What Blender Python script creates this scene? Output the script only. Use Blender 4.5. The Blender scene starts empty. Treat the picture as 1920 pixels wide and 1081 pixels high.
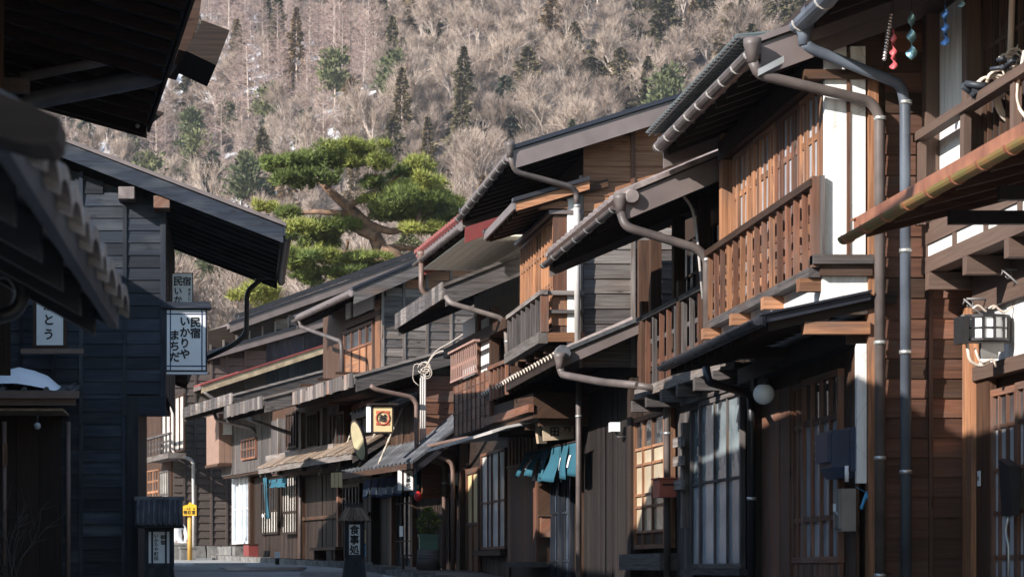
import bpy, bmesh, math, random
from mathutils import Vector, Matrix, Quaternion
random.seed(7)
R = math.radians
SC = bpy.context.scene
COL = SC.collection
# ---------------------------------------------------------------- camera
F, VX, HY, EYE = 4500.0, 450.0, 1065.0, 1.5      # focal length in photo pixels, vanishing point, horizon row, eye height
cam_d = bpy.data.cameras.new('camera')
cam = bpy.data.objects.new('camera', cam_d); COL.objects.link(cam)
cam_d.sensor_width = 36.0; cam_d.lens = 36.0 * F / 1920.0
cam_d.shift_x = (960 - VX) / 1920.0; cam_d.shift_y = (HY - 540.5) / 1920.0
cam_d.clip_start = 0.2; cam_d.clip_end = 3000
cam.location = (0, 0, EYE); cam.rotation_euler = (R(90), 0, 0)
cam_d.dof.use_dof = True; cam_d.dof.focus_distance = 26.0; cam_d.dof.aperture_fstop = 8.0
SC.camera = cam
# ---------------------------------------------------------------- light
SUN_DIR = Vector((1.0, 0.70, -0.62)).normalized()
world = bpy.data.worlds.new('World'); SC.world = world; world.use_nodes = True
wn = world.node_tree; bg = wn.nodes['Background']
sky_n = wn.nodes.new('ShaderNodeTexSky'); sky_n.sky_type = 'NISHITA'; sky_n.sun_disc = False
sky_n.sun_elevation = math.asin(-SUN_DIR.z); sky_n.sun_rotation = math.atan2(-SUN_DIR.x, -SUN_DIR.y)
sky_n.altitude = 900; sky_n.air_density = 1.5; sky_n.dust_density = 0.3; sky_n.ozone_density = 2.0
wn.links.new(sky_n.outputs[0], bg.inputs[0]); bg.inputs[1].default_value = 0.125
sun_d = bpy.data.lights.new('sun', 'SUN'); sun = bpy.data.objects.new('sun', sun_d); COL.objects.link(sun)
sun_d.energy = 4.6; sun_d.angle = R(0.5); sun_d.color = (1.0, 0.945, 0.885)
sun.rotation_euler = SUN_DIR.to_track_quat('-Z', 'Y').to_euler(); sun.location = (-20, -20, 40)
vs = SC.view_settings; vs.view_transform = 'Standard'; vs.look = 'None'; vs.gamma = 1.0; vs.use_curve_mapping = False
vs.exposure = 1.0
SC.render.engine = 'CYCLES'
SC.cycles.max_bounces = 6; SC.cycles.diffuse_bounces = 3; SC.cycles.glossy_bounces = 3; SC.cycles.transparent_max_bounces = 6

# ---------------------------------------------------------------- materials
def nmat(name):
    m = bpy.data.materials.new(name); m.use_nodes = True
    nt = m.node_tree; b = nt.nodes['Principled BSDF']
    return m, nt, b
def nd(nt, t, **kw):
    n = nt.nodes.new(t)
    for k, v in kw.items(): setattr(n, k, v)
    return n
def ramp(nt, stops):
    r = nd(nt, 'ShaderNodeValToRGB'); e = r.color_ramp.elements
    while len(e) < len(stops): e.new(0.5)
    for i, (p, c) in enumerate(stops): e[i].position = p; e[i].color = (*c, 1)
    return r
def c3(c, k=1.0): return (c[0]*k, c[1]*k, c[2]*k)
def mul_rand(nt, col_out, amt=0.35):
    """per-object brightness spread"""
    oi = nd(nt, 'ShaderNodeObjectInfo'); mr = nd(nt, 'ShaderNodeMapRange')
    mr.inputs[3].default_value = 1 - amt; mr.inputs[4].default_value = 1 + amt
    nt.links.new(oi.outputs['Random'], mr.inputs[0])
    mx = nd(nt, 'ShaderNodeMix', data_type='RGBA', blend_type='MULTIPLY'); mx.inputs[0].default_value = 1
    nt.links.new(col_out, mx.inputs[6]); nt.links.new(mr.outputs[0], mx.inputs[7])
    return mx.outputs[2], oi
def wood(name, lo, hi, grey=None, rough=0.75, rnd=0.3, knots=True, bump=0.35, gk=0.5):
    m, nt, b = nmat(name); L = nt.links.new
    uv = nd(nt, 'ShaderNodeUVMap'); oi = nd(nt, 'ShaderNodeObjectInfo')
    off = nd(nt, 'ShaderNodeVectorMath', operation='MULTIPLY_ADD')
    comb = nd(nt, 'ShaderNodeCombineXYZ'); L(oi.outputs['Random'], comb.inputs[0]); L(oi.outputs['Random'], comb.inputs[1])
    off.inputs[1].default_value = (37.0, 91.0, 0); L(comb.outputs[0], off.inputs[0]); L(uv.outputs[0], off.inputs[2])
    mp = nd(nt, 'ShaderNodeMapping'); mp.inputs['Scale'].default_value = (1.3, 26, 1); L(off.outputs[0], mp.inputs[0])
    n1 = nd(nt, 'ShaderNodeTexNoise'); n1.inputs['Scale'].default_value = 1.6; n1.inputs['Detail'].default_value = 5; n1.inputs['Distortion'].default_value = 0.6
    L(mp.outputs[0], n1.inputs['Vector'])
    r1 = ramp(nt, [(0.30, lo), (0.72, hi)]); L(n1.outputs['Fac'], r1.inputs[0])
    col = r1.outputs[0]
    mp2 = nd(nt, 'ShaderNodeMapping'); mp2.inputs['Scale'].default_value = (0.8, 3.0, 1); L(off.outputs[0], mp2.inputs[0])
    n2 = nd(nt, 'ShaderNodeTexNoise'); n2.inputs['Scale'].default_value = 1.7; n2.inputs['Detail'].default_value = 6; L(mp2.outputs[0], n2.inputs['Vector'])
    if grey:
        r2 = ramp(nt, [(gk - 0.12, (0, 0, 0)), (gk + 0.15, (1, 1, 1))]); L(n2.outputs['Fac'], r2.inputs[0])
        mx = nd(nt, 'ShaderNodeMix', data_type='RGBA'); L(r2.outputs[0], mx.inputs[0]); L(col, mx.inputs[6])
        g2 = ramp(nt, [(0.3, c3(grey, 0.6)), (0.7, grey)]); L(n1.outputs['Fac'], g2.inputs[0]); L(g2.outputs[0], mx.inputs[7]); col = mx.outputs[2]
    if knots:
        vo = nd(nt, 'ShaderNodeTexVoronoi'); vo.inputs['Scale'].default_value = 1.0
        mp3 = nd(nt, 'ShaderNodeMapping'); mp3.inputs['Scale'].default_value = (2.2, 7.0, 1); L(off.outputs[0], mp3.inputs[0]); L(mp3.outputs[0], vo.inputs['Vector'])
        r3 = ramp(nt, [(0.05, (0.25, 0.2, 0.2)), (0.14, (1, 1, 1))]); L(vo.outputs['Distance'], r3.inputs[0])
        mk = nd(nt, 'ShaderNodeMix', data_type='RGBA', blend_type='MULTIPLY'); mk.inputs[0].default_value = 0.8
        L(col, mk.inputs[6]); L(r3.outputs[0], mk.inputs[7]); col = mk.outputs[2]
    col, _ = mul_rand(nt, col, rnd)
    L(col, b.inputs['Base Color']); b.inputs['Roughness'].default_value = rough; b.inputs['Specular IOR Level'].default_value = 0.3
    bp = nd(nt, 'ShaderNodeBump'); bp.inputs['Strength'].default_value = bump; bp.inputs['Distance'].default_value = 0.006
    L(n1.outputs['Fac'], bp.inputs['Height']); L(bp.outputs[0], b.inputs['Normal'])
    return m
def plain(name, c, rough=0.6, metal=0.0, var=0.18, scale=6.0, bump=0.0, rnd=0.0, spec=0.4, c2=None):
    m, nt, b = nmat(name); L = nt.links.new
    tc = nd(nt, 'ShaderNodeTexCoord'); n = nd(nt, 'ShaderNodeTexNoise'); n.inputs['Scale'].default_value = scale; n.inputs['Detail'].default_value = 6
    L(tc.outputs['Object'], n.inputs['Vector'])
    r = ramp(nt, [(0.3, c2 if c2 else c3(c, 1 - var)), (0.7, c3(c, 1 + var * 0.6))]); L(n.outputs['Fac'], r.inputs[0]); col = r.outputs[0]
    if rnd: col, _ = mul_rand(nt, col, rnd)
    L(col, b.inputs['Base Color']); b.inputs['Roughness'].default_value = rough; b.inputs['Metallic'].default_value = metal
    b.inputs['Specular IOR Level'].default_value = spec
    if bump:
        bp = nd(nt, 'ShaderNodeBump'); bp.inputs['Strength'].default_value = bump; bp.inputs['Distance'].default_value = 0.02
        L(n.outputs['Fac'], bp.inputs['Height']); L(bp.outputs[0], b.inputs['Normal'])
    return m
def glassy(name, c, c2, rough=0.06, wave=0.25, spec=0.9):
    """old float glass seen against a dark room or a pale blind: slightly wavy reflections"""
    m, nt, b = nmat(name); L = nt.links.new
    tc = nd(nt, 'ShaderNodeTexCoord'); n = nd(nt, 'ShaderNodeTexNoise'); n.inputs['Scale'].default_value = 2.2; n.inputs['Detail'].default_value = 2
    L(tc.outputs['Object'], n.inputs['Vector'])
    r = ramp(nt, [(0.35, c), (0.65, c2)]); L(n.outputs['Fac'], r.inputs[0]); col, _ = mul_rand(nt, r.outputs[0], 0.2)
    L(col, b.inputs['Base Color']); b.inputs['Roughness'].default_value = rough; b.inputs['Specular IOR Level'].default_value = spec
    n2 = nd(nt, 'ShaderNodeTexNoise'); n2.inputs['Scale'].default_value = 5; L(tc.outputs['Object'], n2.inputs['Vector'])
    bp = nd(nt, 'ShaderNodeBump'); bp.inputs['Strength'].default_value = wave; bp.inputs['Distance'].default_value = 0.02
    L(n2.outputs['Fac'], bp.inputs['Height']); L(bp.outputs[0], b.inputs['Normal'])
    return m
def tinted(name, c, rnd=0.35, rough=0.8, trans=0.0, hue2=None):
    m, nt, b = nmat(name); L = nt.links.new
    oi = nd(nt, 'ShaderNodeObjectInfo')
    r = ramp(nt, [(0.0, c3(c, 1 - rnd)), (0.55, c), (1.0, hue2 if hue2 else c3(c, 1 + rnd))]); L(oi.outputs['Random'], r.inputs[0])
    g = nd(nt, 'ShaderNodeNewGeometry'); mr = nd(nt, 'ShaderNodeMapRange'); mr.inputs[3].default_value = 0.65; mr.inputs[4].default_value = 1.35
    L(g.outputs['Random Per Island'], mr.inputs[0])
    mx = nd(nt, 'ShaderNodeMix', data_type='RGBA', blend_type='MULTIPLY'); mx.inputs[0].default_value = 1
    L(r.outputs[0], mx.inputs[6]); L(mr.outputs[0], mx.inputs[7])
    L(mx.outputs[2], b.inputs['Base Color']); b.inputs['Roughness'].default_value = rough; b.inputs['Specular IOR Level'].default_value = 0.2
    return m

M = {}
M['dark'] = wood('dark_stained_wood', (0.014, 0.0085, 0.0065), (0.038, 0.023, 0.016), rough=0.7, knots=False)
M['shadeblack'] = wood('shade_darkened_board', (0.009, 0.007, 0.0065), (0.026, 0.020, 0.018), rough=0.7, knots=False)  # dark boards, blackened further in colour to stand in for pent-roof shade
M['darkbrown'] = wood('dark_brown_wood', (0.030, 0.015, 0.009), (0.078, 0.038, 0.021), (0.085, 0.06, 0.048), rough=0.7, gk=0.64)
M['brown'] = wood('brown_siding_wood', (0.070, 0.032, 0.021), (0.130, 0.060, 0.038), (0.10, 0.06, 0.045), rough=0.6, gk=.6, rnd=.35)
M['redbrown'] = wood('red_brown_wood', (0.095, 0.040, 0.024), (0.215, 0.095, 0.055), (0.15, 0.105, 0.085), rough=0.65, gk=0.56, rnd=.4)
M['orange'] = wood('sheltered_cedar_wood', (0.165, 0.072, 0.036), (0.390, 0.190, 0.098), (0.17, 0.105, 0.08), rough=0.65, gk=0.60, rnd=.4)
M['grey'] = wood('weathered_grey_wood', (0.095, 0.080, 0.072), (0.235, 0.205, 0.185), (0.11, 0.075, 0.055), rough=0.85, gk=0.6, bump=0.6, rnd=.4)
M['greydark'] = wood('dark_weathered_wood', (0.042, 0.036, 0.035), (0.125, 0.110, 0.105), (0.13, 0.075, 0.045), rough=0.85, gk=0.68, bump=0.5)
M['umber'] = wood('umber_painted_wood', (0.090, 0.058, 0.045), (0.135, 0.088, 0.068), rough=0.65, knots=False, rnd=0.12)
M['black'] = wood('blackened_wood', (0.0062, 0.0085, 0.014), (0.021, 0.027, 0.041), (0.062, 0.066, 0.074), rough=0.6, rnd=0.55, gk=.60)  # blue cast of skylight is put into the wood colour
M['rust'] = wood('rust_stained_board', (0.11, 0.095, 0.088), (0.25, 0.215, 0.195), (0.33, 0.14, 0.065), rough=0.8, gk=0.60)
M['cedarwarm'] = wood('warm_cedar_plank', (0.190, 0.082, 0.040), (0.400, 0.190, 0.098), rough=0.6, rnd=.3)
M['char'] = wood('umber_far_siding', (0.060, 0.045, 0.040), (0.100, 0.078, 0.068), rough=0.8, rnd=0.15)
def plaster_mat():
    m, nt, b = nmat('rain_streaked_plaster'); L = nt.links.new; tc = nd(nt, 'ShaderNodeTexCoord'); g = nd(nt, 'ShaderNodeNewGeometry')
    mp = nd(nt, 'ShaderNodeMapping'); mp.inputs['Scale'].default_value = (9, 9, .8); L(g.outputs['Position'], mp.inputs[0])
    n = nd(nt, 'ShaderNodeTexNoise'); n.inputs['Scale'].default_value = 1.5; n.inputs['Detail'].default_value = 6; L(mp.outputs[0], n.inputs['Vector'])
    r = ramp(nt, [(.30, (.56, .54, .50)), (.52, (.76, .75, .725)), (.8, (.80, .795, .775))]); L(n.outputs['Fac'], r.inputs[0])
    v = nd(nt, 'ShaderNodeTexVoronoi', feature='DISTANCE_TO_EDGE'); v.inputs['Scale'].default_value = 1.7; L(g.outputs['Position'], v.inputs['Vector'])
    r2 = ramp(nt, [(0.0, (.55, .52, .48)), (.006, (1, 1, 1))]); L(v.outputs['Distance'], r2.inputs[0])
    mx = nd(nt, 'ShaderNodeMix', data_type='RGBA', blend_type='MULTIPLY'); mx.inputs[0].default_value = .55; L(r.outputs[0], mx.inputs[6]); L(r2.outputs[0], mx.inputs[7])
    L(mx.outputs[2], b.inputs['Base Color']); b.inputs['Roughness'].default_value = .9; bp = nd(nt, 'ShaderNodeBump'); bp.inputs['Strength'].default_value = .15; bp.inputs['Distance'].default_value = .01; L(n.outputs['Fac'], bp.inputs['Height']); L(bp.outputs[0], b.inputs['Normal'])
    return m
M['plaster'] = plaster_mat()
M['cream'] = plain('cream_board', (0.84, 0.78, 0.66), 0.8, var=0.1)
M['tan'] = plain('weathered_tan_board', (0.40, 0.31, 0.20), 0.8, c2=(0.24, 0.175, 0.115))
M['pink'] = plain('tan_sheet_siding', (0.25, 0.155, 0.115), 0.7, var=0.1)
M['pipe'] = plain('brown_grey_pipe', (0.125, 0.100, 0.092), 0.5, c2=(0.060, 0.048, 0.044), scale=3.5, bump=.12)
M['pipeblue'] = plain('slate_blue_pipe', (0.115, 0.135, 0.165), 0.42, c2=(0.065, 0.075, 0.095), scale=3)
M['pipetan'] = plain('tan_grey_pipe', (0.22, 0.185, 0.165), 0.5, c2=(0.12, 0.095, 0.085), scale=4)
M['signboardwood'] = wood('pale_driftwood', (0.30, 0.22, 0.15), (0.48, 0.38, 0.27), rough=0.8, knots=False)
M['ironpink'] = plain('rusty_pink_iron', (0.36, 0.22, 0.18), 0.6)
M['pipelight'] = plain('pale_pvc_pipe', (0.46, 0.43, 0.40), 0.5, var=0.12)
M['pipeblack'] = plain('black_pipe', (0.016, 0.017, 0.02), 0.4)
M['pipered'] = plain('brown_pvc_pipe', (0.16, 0.105, 0.085), 0.45)
M['strap'] = plain('galvanised_strap', (0.55, 0.55, 0.53), 0.4, 0.7)
M['metal'] = plain('brown_sheet_metal', (0.165, 0.132, 0.125), 0.5, 0.1, scale=4)
M['metaldark'] = plain('dark_sheet_metal', (0.035, 0.033, 0.038), 0.4, 0.3, scale=4)
M['metalnavy'] = plain('navy_sheet_metal', (0.030, 0.032, 0.045), 0.35, 0.3)
M['copper'] = plain('copper_sheet', (0.40, 0.17, 0.095), 0.5, 0.3, c2=(0.20, 0.075, 0.045), scale=5)
M['verdigris'] = plain('weathered_copper_gutter', (0.30, 0.14, 0.06), 0.6, 0.2, c2=(0.15, 0.17, 0.055), scale=5)
M['redroof'] = plain('red_metal_tile', (0.28, 0.085, 0.065), 0.55, c2=(0.19, 0.05, 0.045))
M['redpaint'] = plain('maroon_sheet', (0.20, 0.045, 0.04), 0.5)
M['tile'] = plain('smoked_clay_tile', (0.105, 0.108, 0.115), 0.55, c2=(0.045, 0.045, 0.05), scale=9, rnd=0.3)
M['tileblush'] = plain('sun_bleached_clay_tile', (0.30, 0.255, 0.235), 0.7, c2=(0.10, 0.08, 0.075), scale=9, rnd=0.3)
M['tilepale'] = plain('weathered_clay_tile', (0.24, 0.20, 0.185), 0.65, c2=(0.11, 0.085, 0.08), scale=9, rnd=0.25)
M['slate'] = plain('grey_green_shingle', (0.135, 0.155, 0.155), 0.6, c2=(0.075, 0.09, 0.092), scale=20, rnd=0.25)
M['bark'] = wood('cedar_bark_roofing', (0.10, 0.07, 0.05), (0.33, 0.26, 0.20), (0.20, 0.13, 0.09), rough=0.9, gk=0.55, bump=0.8)
M['paper'] = plain('white_paper', (0.74, 0.74, 0.72), 0.85, var=0.04)
M['lampwhite'] = plain('milk_glass', (0.78, 0.79, 0.78), 0.25, var=0.03)
M['shoji'] = glassy('frosted_glass', (0.40, 0.42, 0.44), (0.52, 0.54, 0.55), 0.25, 0.1, 0.5)
M['curtain'] = glassy('glass_over_cream_curtain', (0.42, 0.34, 0.23), (0.62, 0.52, 0.37), 0.12, 0.12, 0.5)
M['blind'] = glassy('glass_over_pale_blind', (0.50, 0.48, 0.43), (0.68, 0.65, 0.59), 0.15, 0.1, 0.5)
M['glass'] = glassy('old_window_glass', (0.022, 0.027, 0.032), (0.055, 0.065, 0.075), 0.045, 0.16, 0.95)
M['glassblue'] = glassy('dark_shop_glass', (0.02, 0.03, 0.045), (0.12, 0.16, 0.22), 0.06, 0.3, 0.9)
M['glasssky'] = glassy('grey_green_old_glass', (0.09, 0.125, 0.14), (0.25, 0.30, 0.31), 0.05, 0.5, 0.95)
M['glassfrost'] = glassy('rain_pattern_glass', (0.25, 0.29, 0.335), (0.40, 0.44, 0.48), 0.16, 0.35, 0.7)
M['teal'] = plain('teal_cotton', (0.020, 0.095, 0.135), 0.9, var=0.12)
M['palecotton'] = plain('faded_blue_white_cotton', (0.34, 0.40, 0.52), 0.9, c2=(0.16, 0.21, 0.34), scale=7)
M['navy'] = plain('navy_cotton', (0.02, 0.035, 0.10), 0.9)
M['navyblue'] = plain('dark_blue_enamel', (0.020, 0.035, 0.075), 0.4)
M['greybox'] = plain('grey_steel_box', (0.22, 0.21, 0.20), 0.45, 0.3)
M['beige'] = plain('beige_plastic', (0.55, 0.50, 0.42), 0.5)
M['redbox'] = plain('brick_red_box', (0.42, 0.105, 0.065), 0.5)
M['red'] = plain('red_lacquer', (0.50, 0.03, 0.03), 0.4)
M['yellow'] = plain('yellow_sign_paint', (0.80, 0.45, 0.035), 0.5, var=0.06)
M['yellowpost'] = plain('yellow_wood_post', (0.52, 0.30, 0.07), 0.6)
M['gold'] = plain('pale_gold_panel', (0.66, 0.50, 0.26), 0.6, var=0.05)
M['goldwood'] = plain('gilded_wood', (0.42, 0.35, 0.20), 0.6, c2=(0.24, 0.20, 0.12), scale=3)
M['signred'] = plain('vermilion_print', (0.50, 0.11, 0.06), 0.7)
M['ink'] = plain('black_ink', (0.010, 0.010, 0.012), 0.7, var=0.0)
M['white'] = plain('white_paint', (0.80, 0.80, 0.80), 0.5, var=0.04)
M['cable'] = plain('pale_cable', (0.62, 0.52, 0.43), 0.5, var=0.05)
M['cabledark'] = plain('black_cable', (0.03, 0.035, 0.045), 0.5)
M['iron'] = plain('wrought_iron', (0.045, 0.042, 0.045), 0.5, 0.6)
M['irongrey'] = plain('grey_iron', (0.16, 0.15, 0.15), 0.5, 0.5)
M['rope'] = plain('twisted_rope', (0.45, 0.40, 0.33), 0.9)
M['snow'] = plain('old_snow', (0.84, 0.87, 0.92), 0.7, var=0.05, bump=0.5, scale=5)
M['stone'] = plain('rough_stone', (0.20, 0.19, 0.175), 0.9, c2=(0.09, 0.085, 0.08), bump=0.8, scale=5, rnd=0.2)
M['road'] = plain('worn_asphalt', (0.30, 0.29, 0.28), 0.9, var=0.2, bump=0.3, scale=3)
M['greenpot'] = plain('green_glazed_pot', (0.02, 0.10, 0.075), 0.35)
M['bluep'] = plain('blue_ribbon', (0.06, 0.30, 0.55), 0.5)
M['spinblue'] = plain('blue_foil', (0.10, 0.28, 0.70), 0.3, 0.3)
M['spinpale'] = plain('pale_blue_foil', (0.24, 0.45, 0.52), 0.3, 0.3)
M['spinred'] = plain('red_foil', (0.62, 0.12, 0.13), 0.35, 0.2)
M['spinsilver'] = plain('silver_foil', (0.75, 0.68, 0.66), 0.25, 0.8)
M['skin'] = plain('skin', (0.50, 0.30, 0.21), 0.6)
M['hair'] = plain('dark_hair', (0.02, 0.015, 0.012), 0.6)
M['trousers'] = plain('dark_trousers', (0.05, 0.05, 0.07), 0.9)
M['lightbulb'] = plain('bulb_glass', (0.35, 0.36, 0.36), 0.15)

def sheet_mat():
    m, nt, b = nmat('translucent_mesh_sheet'); tr = nd(nt, 'ShaderNodeBsdfTranslucent'); tr.inputs[0].default_value = (.42, .47, .46, 1); mx = nd(nt, 'ShaderNodeMixShader'); mx.inputs[0].default_value = .6
    b.inputs['Base Color'].default_value = (.2, .22, .22, 1); out = nt.nodes['Material Output']
    nt.links.new(b.outputs[0], mx.inputs[1]); nt.links.new(tr.outputs[0], mx.inputs[2]); nt.links.new(mx.outputs[0], out.inputs[0]); return m
M['mesh_sheet'] = sheet_mat()
# ---------------------------------------------------------------- mesh building
def prop(o, label=None, cat=None, group=None, kind=None):
    for k, v in (('label', label), ('category', cat), ('group', group), ('kind', kind)):
        if v: o[k] = v
    return o
class MB:
    def __init__(s): s.v = []; s.f = []; s.uv = []; s.mi = []; s.sm = []
    def face(s, idx, uvs, mi=0, sm=False): s.f.append(idx); s.uv.append(uvs); s.mi.append(mi); s.sm.append(sm)
    def hexa(s, p, ax=0, mi=0):
        """p: 8 points, index = i + 2j + 4k; grain along local axis ax"""
        b = len(s.v); s.v += [tuple(q) for q in p]
        P = [Vector(q) for q in p]
        d = [(P[1]-P[0]).length, (P[2]-P[0]).length, (P[4]-P[0]).length]
        o = random.random() * 7
        for q in ((0,2,3,1), (4,5,7,6), (0,1,5,4), (2,6,7,3), (0,4,6,2), (1,3,7,5)):
            us = []
            for i in q:
                t = [(i & 1)*d[0], (i >> 1 & 1)*d[1], (i >> 2 & 1)*d[2]]
                u = t.pop(ax); us.append((u + o, t[0] + t[1] + o))
            s.face([b + i for i in q], us, mi)
    def box(s, x0, x1, y0, y1, z0, z1, mi=0):
        x0, x1 = min(x0, x1), max(x0, x1); y0, y1 = min(y0, y1), max(y0, y1); z0, z1 = min(z0, z1), max(z0, z1)
        d = (x1-x0, y1-y0, z1-z0)
        s.hexa([((x1 if i & 1 else x0), (y1 if i & 2 else y0), (z1 if i & 4 else z0)) for i in range(8)], d.index(max(d)), mi)
    def prism(s, poly, x0, x1, axis='x', mi=0):
        """poly: outline in the two other axes, extruded along axis"""
        n = len(poly); b = len(s.v)
        def pt(x, p):
            return (x, p[0], p[1]) if axis == 'x' else ((p[0], x, p[1]) if axis == 'y' else (p[0], p[1], x))
        s.v += [pt(x0, p) for p in poly] + [pt(x1, p) for p in poly]
        a = sum(poly[i][0]*poly[(i+1) % n][1] - poly[(i+1) % n][0]*poly[i][1] for i in range(n))
        flip = (a < 0) != (x1 < x0)
        if axis == 'y': flip = not flip
        per = 0.0
        o = random.random()*5
        e = [(Vector(poly[(i+1) % n]) - Vector(poly[i])).length for i in range(n)]
        long_side = abs(x1-x0) >= max(e)
        for i in range(n):
            j = (i+1) % n
            q = [b+i, b+j, b+n+j, b+n+i]; w = abs(x1-x0)
            if long_side: us = [(o, per), (o, per+e[i]), (o+w, per+e[i]), (o+w, per)]
            else: us = [(per+o, 0), (per+e[i]+o, 0), (per+e[i]+o, w), (per+o, w)]
            if flip: q.reverse(); us.reverse()
            s.face(q, us, mi); per += e[i]
        c0 = [b+i for i in reversed(range(n))]; c1 = [b+n+i for i in range(n)]
        u0 = [(poly[i][0]+o, poly[i][1]) for i in reversed(range(n))]; u1 = [(poly[i][0]+o, poly[i][1]) for i in range(n)]
        if flip: c0.reverse(); c1.reverse(); u0.reverse(); u1.reverse()
        s.face(c0, u0, mi); s.face(c1, u1, mi)
    def tube(s, pts, r, n=8, caps=True, mi=0, r2=None, a0=0.0, a1=None):
        pts = [Vector(p) for p in pts]; m = len(pts); b = len(s.v)
        t0 = (pts[1]-pts[0]).normalized()
        up = Vector((0, 0, 1)) if abs(t0.z) < 0.9 else Vector((1, 0, 0))
        nx = t0.cross(up).normalized(); ln = 0.0; lens = []
        for i, p in enumerate(pts):
            if i == 0: t = t0
            elif i == m-1: t = (pts[i]-pts[i-1]).normalized()
            else: t = ((pts[i]-pts[i-1]).normalized() + (pts[i+1]-pts[i]).normalized()).normalized()
            nx = (nx - t*nx.dot(t)); nx = nx.normalized() if nx.length > 1e-6 else t.orthogonal().normalized()
            ny = t.cross(nx)
            k = 1.0
            if 0 < i < m-1:
                c = (pts[i]-pts[i-1]).normalized().dot((pts[i+1]-pts[i]).normalized()); k = 1/max(0.5, math.sqrt(max(0.0, (1+c)/2)))
            rr = (r if r2 is None else r + (r2-r)*i/(m-1))
            if i: ln += (p-pts[i-1]).length
            lens.append(ln)
            for j in range(n):
                a = 2*math.pi*j/n
                q = p + nx*math.cos(a)*rr + ny*math.sin(a)*rr; s.v.append(tuple(q))
        for i in range(m-1):
            for j in range(n):
                k = (j+1) % n
                s.face([b+i*n+j, b+i*n+k, b+(i+1)*n+k, b+(i+1)*n+j],
                       [(lens[i], j*r), (lens[i], (j+1)*r), (lens[i+1], (j+1)*r), (lens[i+1], j*r)], mi, True)
        if caps:
            s.face([b+j for j in reversed(range(n))], [(0, 0)]*n, mi); s.face([b+(m-1)*n+j for j in range(n)], [(0, 0)]*n, mi)
    def lathe(s, prof, c, n=12, mi=0, axis='z'):
        """prof: (radius, height) from low to high"""
        b = len(s.v); c = Vector(c)
        for r, h in prof:
            for j in range(n):
                a = 2*math.pi*j/n; q = Vector((r*math.cos(a), r*math.sin(a), h))
                if axis == 'y': q = Vector((q.x, q.z, -q.y))
                if axis == 'x': q = Vector((q.z, q.x, q.y))
                s.v.append(tuple(c+q))
        for i in range(len(prof)-1):
            for j in range(n):
                k = (j+1) % n
                s.face([b+i*n+j, b+i*n+k, b+(i+1)*n+k, b+(i+1)*n+j], [(j/n, prof[i][1]), (k/n, prof[i][1]), (k/n, prof[i+1][1]), (j/n, prof[i+1][1])], mi, True)
        s.face([b+j for j in reversed(range(n))], [(0, 0)]*n, mi); s.face([b+(len(prof)-1)*n+j for j in range(n)], [(0, 0)]*n, mi)
    def ball(s, c, r, n=12, mi=0, sq=(1, 1, 1)):
        b = len(s.v); k0 = max(3, n//2)
        for i in range(k0+1):
            th = math.pi*(0.02 + 0.96*i/k0)
            for j in range(n):
                a = 2*math.pi*j/n
                s.v.append((c[0]+r*sq[0]*math.sin(th)*math.cos(a), c[1]+r*sq[1]*math.sin(th)*math.sin(a), c[2]-r*sq[2]*math.cos(th)))
        for i in range(k0):
            for j in range(n):
                k = (j+1) % n; s.face([b+i*n+j, b+i*n+k, b+(i+1)*n+k, b+(i+1)*n+j], [(0, 0), (1, 0), (1, 1), (0, 1)], mi, True)
        s.face([b+j for j in reversed(range(n))], [(0, 0)]*n, mi, True); s.face([b+k0*n+j for j in range(n)], [(0, 0)]*n, mi, True)
    def grid(s, rows, mi=0, sm=True, two=False):
        """rows of points -> sheet"""
        b = len(s.v); n = len(rows[0])
        for r in rows: s.v += [tuple(p) for p in r]
        for i in range(len(rows)-1):
            for j in range(n-1):
                s.face([b+i*n+j, b+i*n+j+1, b+(i+1)*n+j+1, b+(i+1)*n+j], [(j, i), (j+1, i), (j+1, i+1), (j, i+1)], mi, sm)
    def mesh(s, name, mats):
        me = bpy.data.meshes.new(name); me.from_pydata(s.v, [], s.f)
        uvl = me.uv_layers.new(name='UVMap'); flat = []
        for u in s.uv:
            for q in u: flat += [q[0], q[1]]
        uvl.data.foreach_set('uv', flat)
        for m in (mats if isinstance(mats, (list, tuple)) else [mats]): me.materials.append(M[m] if isinstance(m, str) else m)
        me.polygons.foreach_set('material_index', s.mi); me.polygons.foreach_set('use_smooth', s.sm); me.update()
        return me
    def build(s, name, mats, parent=None, loc=None, **kw):
        return link(name, s.mesh(name, mats), parent, loc, **kw)
def link(name, me, parent=None, loc=None, **kw):
    o = bpy.data.objects.new(name, me); COL.objects.link(o)
    if parent is not None: o.parent = parent
    if loc is not None: o.location = loc
    return prop(o, **kw)
_cache = {}
def BX(parent, name, mat, x0, x1, y0, y1, z0, z1, **kw):
    """one box piece; alike pieces share mesh data"""
    if isinstance(mat, (list, tuple)): mat = random.choice(mat)
    x0, x1 = min(x0, x1), max(x0, x1); y0, y1 = min(y0, y1), max(y0, y1); z0, z1 = min(z0, z1), max(z0, z1)
    d = (round(x1-x0, 3), round(y1-y0, 3), round(z1-z0, 3)); key = (mat, d)
    if key not in _cache:
        b = MB(); b.box(-d[0]/2, d[0]/2, -d[1]/2, d[1]/2, -d[2]/2, d[2]/2); _cache[key] = b.mesh(name, mat)
    if isinstance(mat, (list, tuple)): mat = random.choice(mat)
    off = parent.location if (parent.type == 'MESH' and parent.parent) else Vector((0, 0, 0))
    return link(name, _cache[key], parent, Vector(((x0+x1)/2, (y0+y1)/2, (z0+z1)/2)) - off, **kw)
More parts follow.
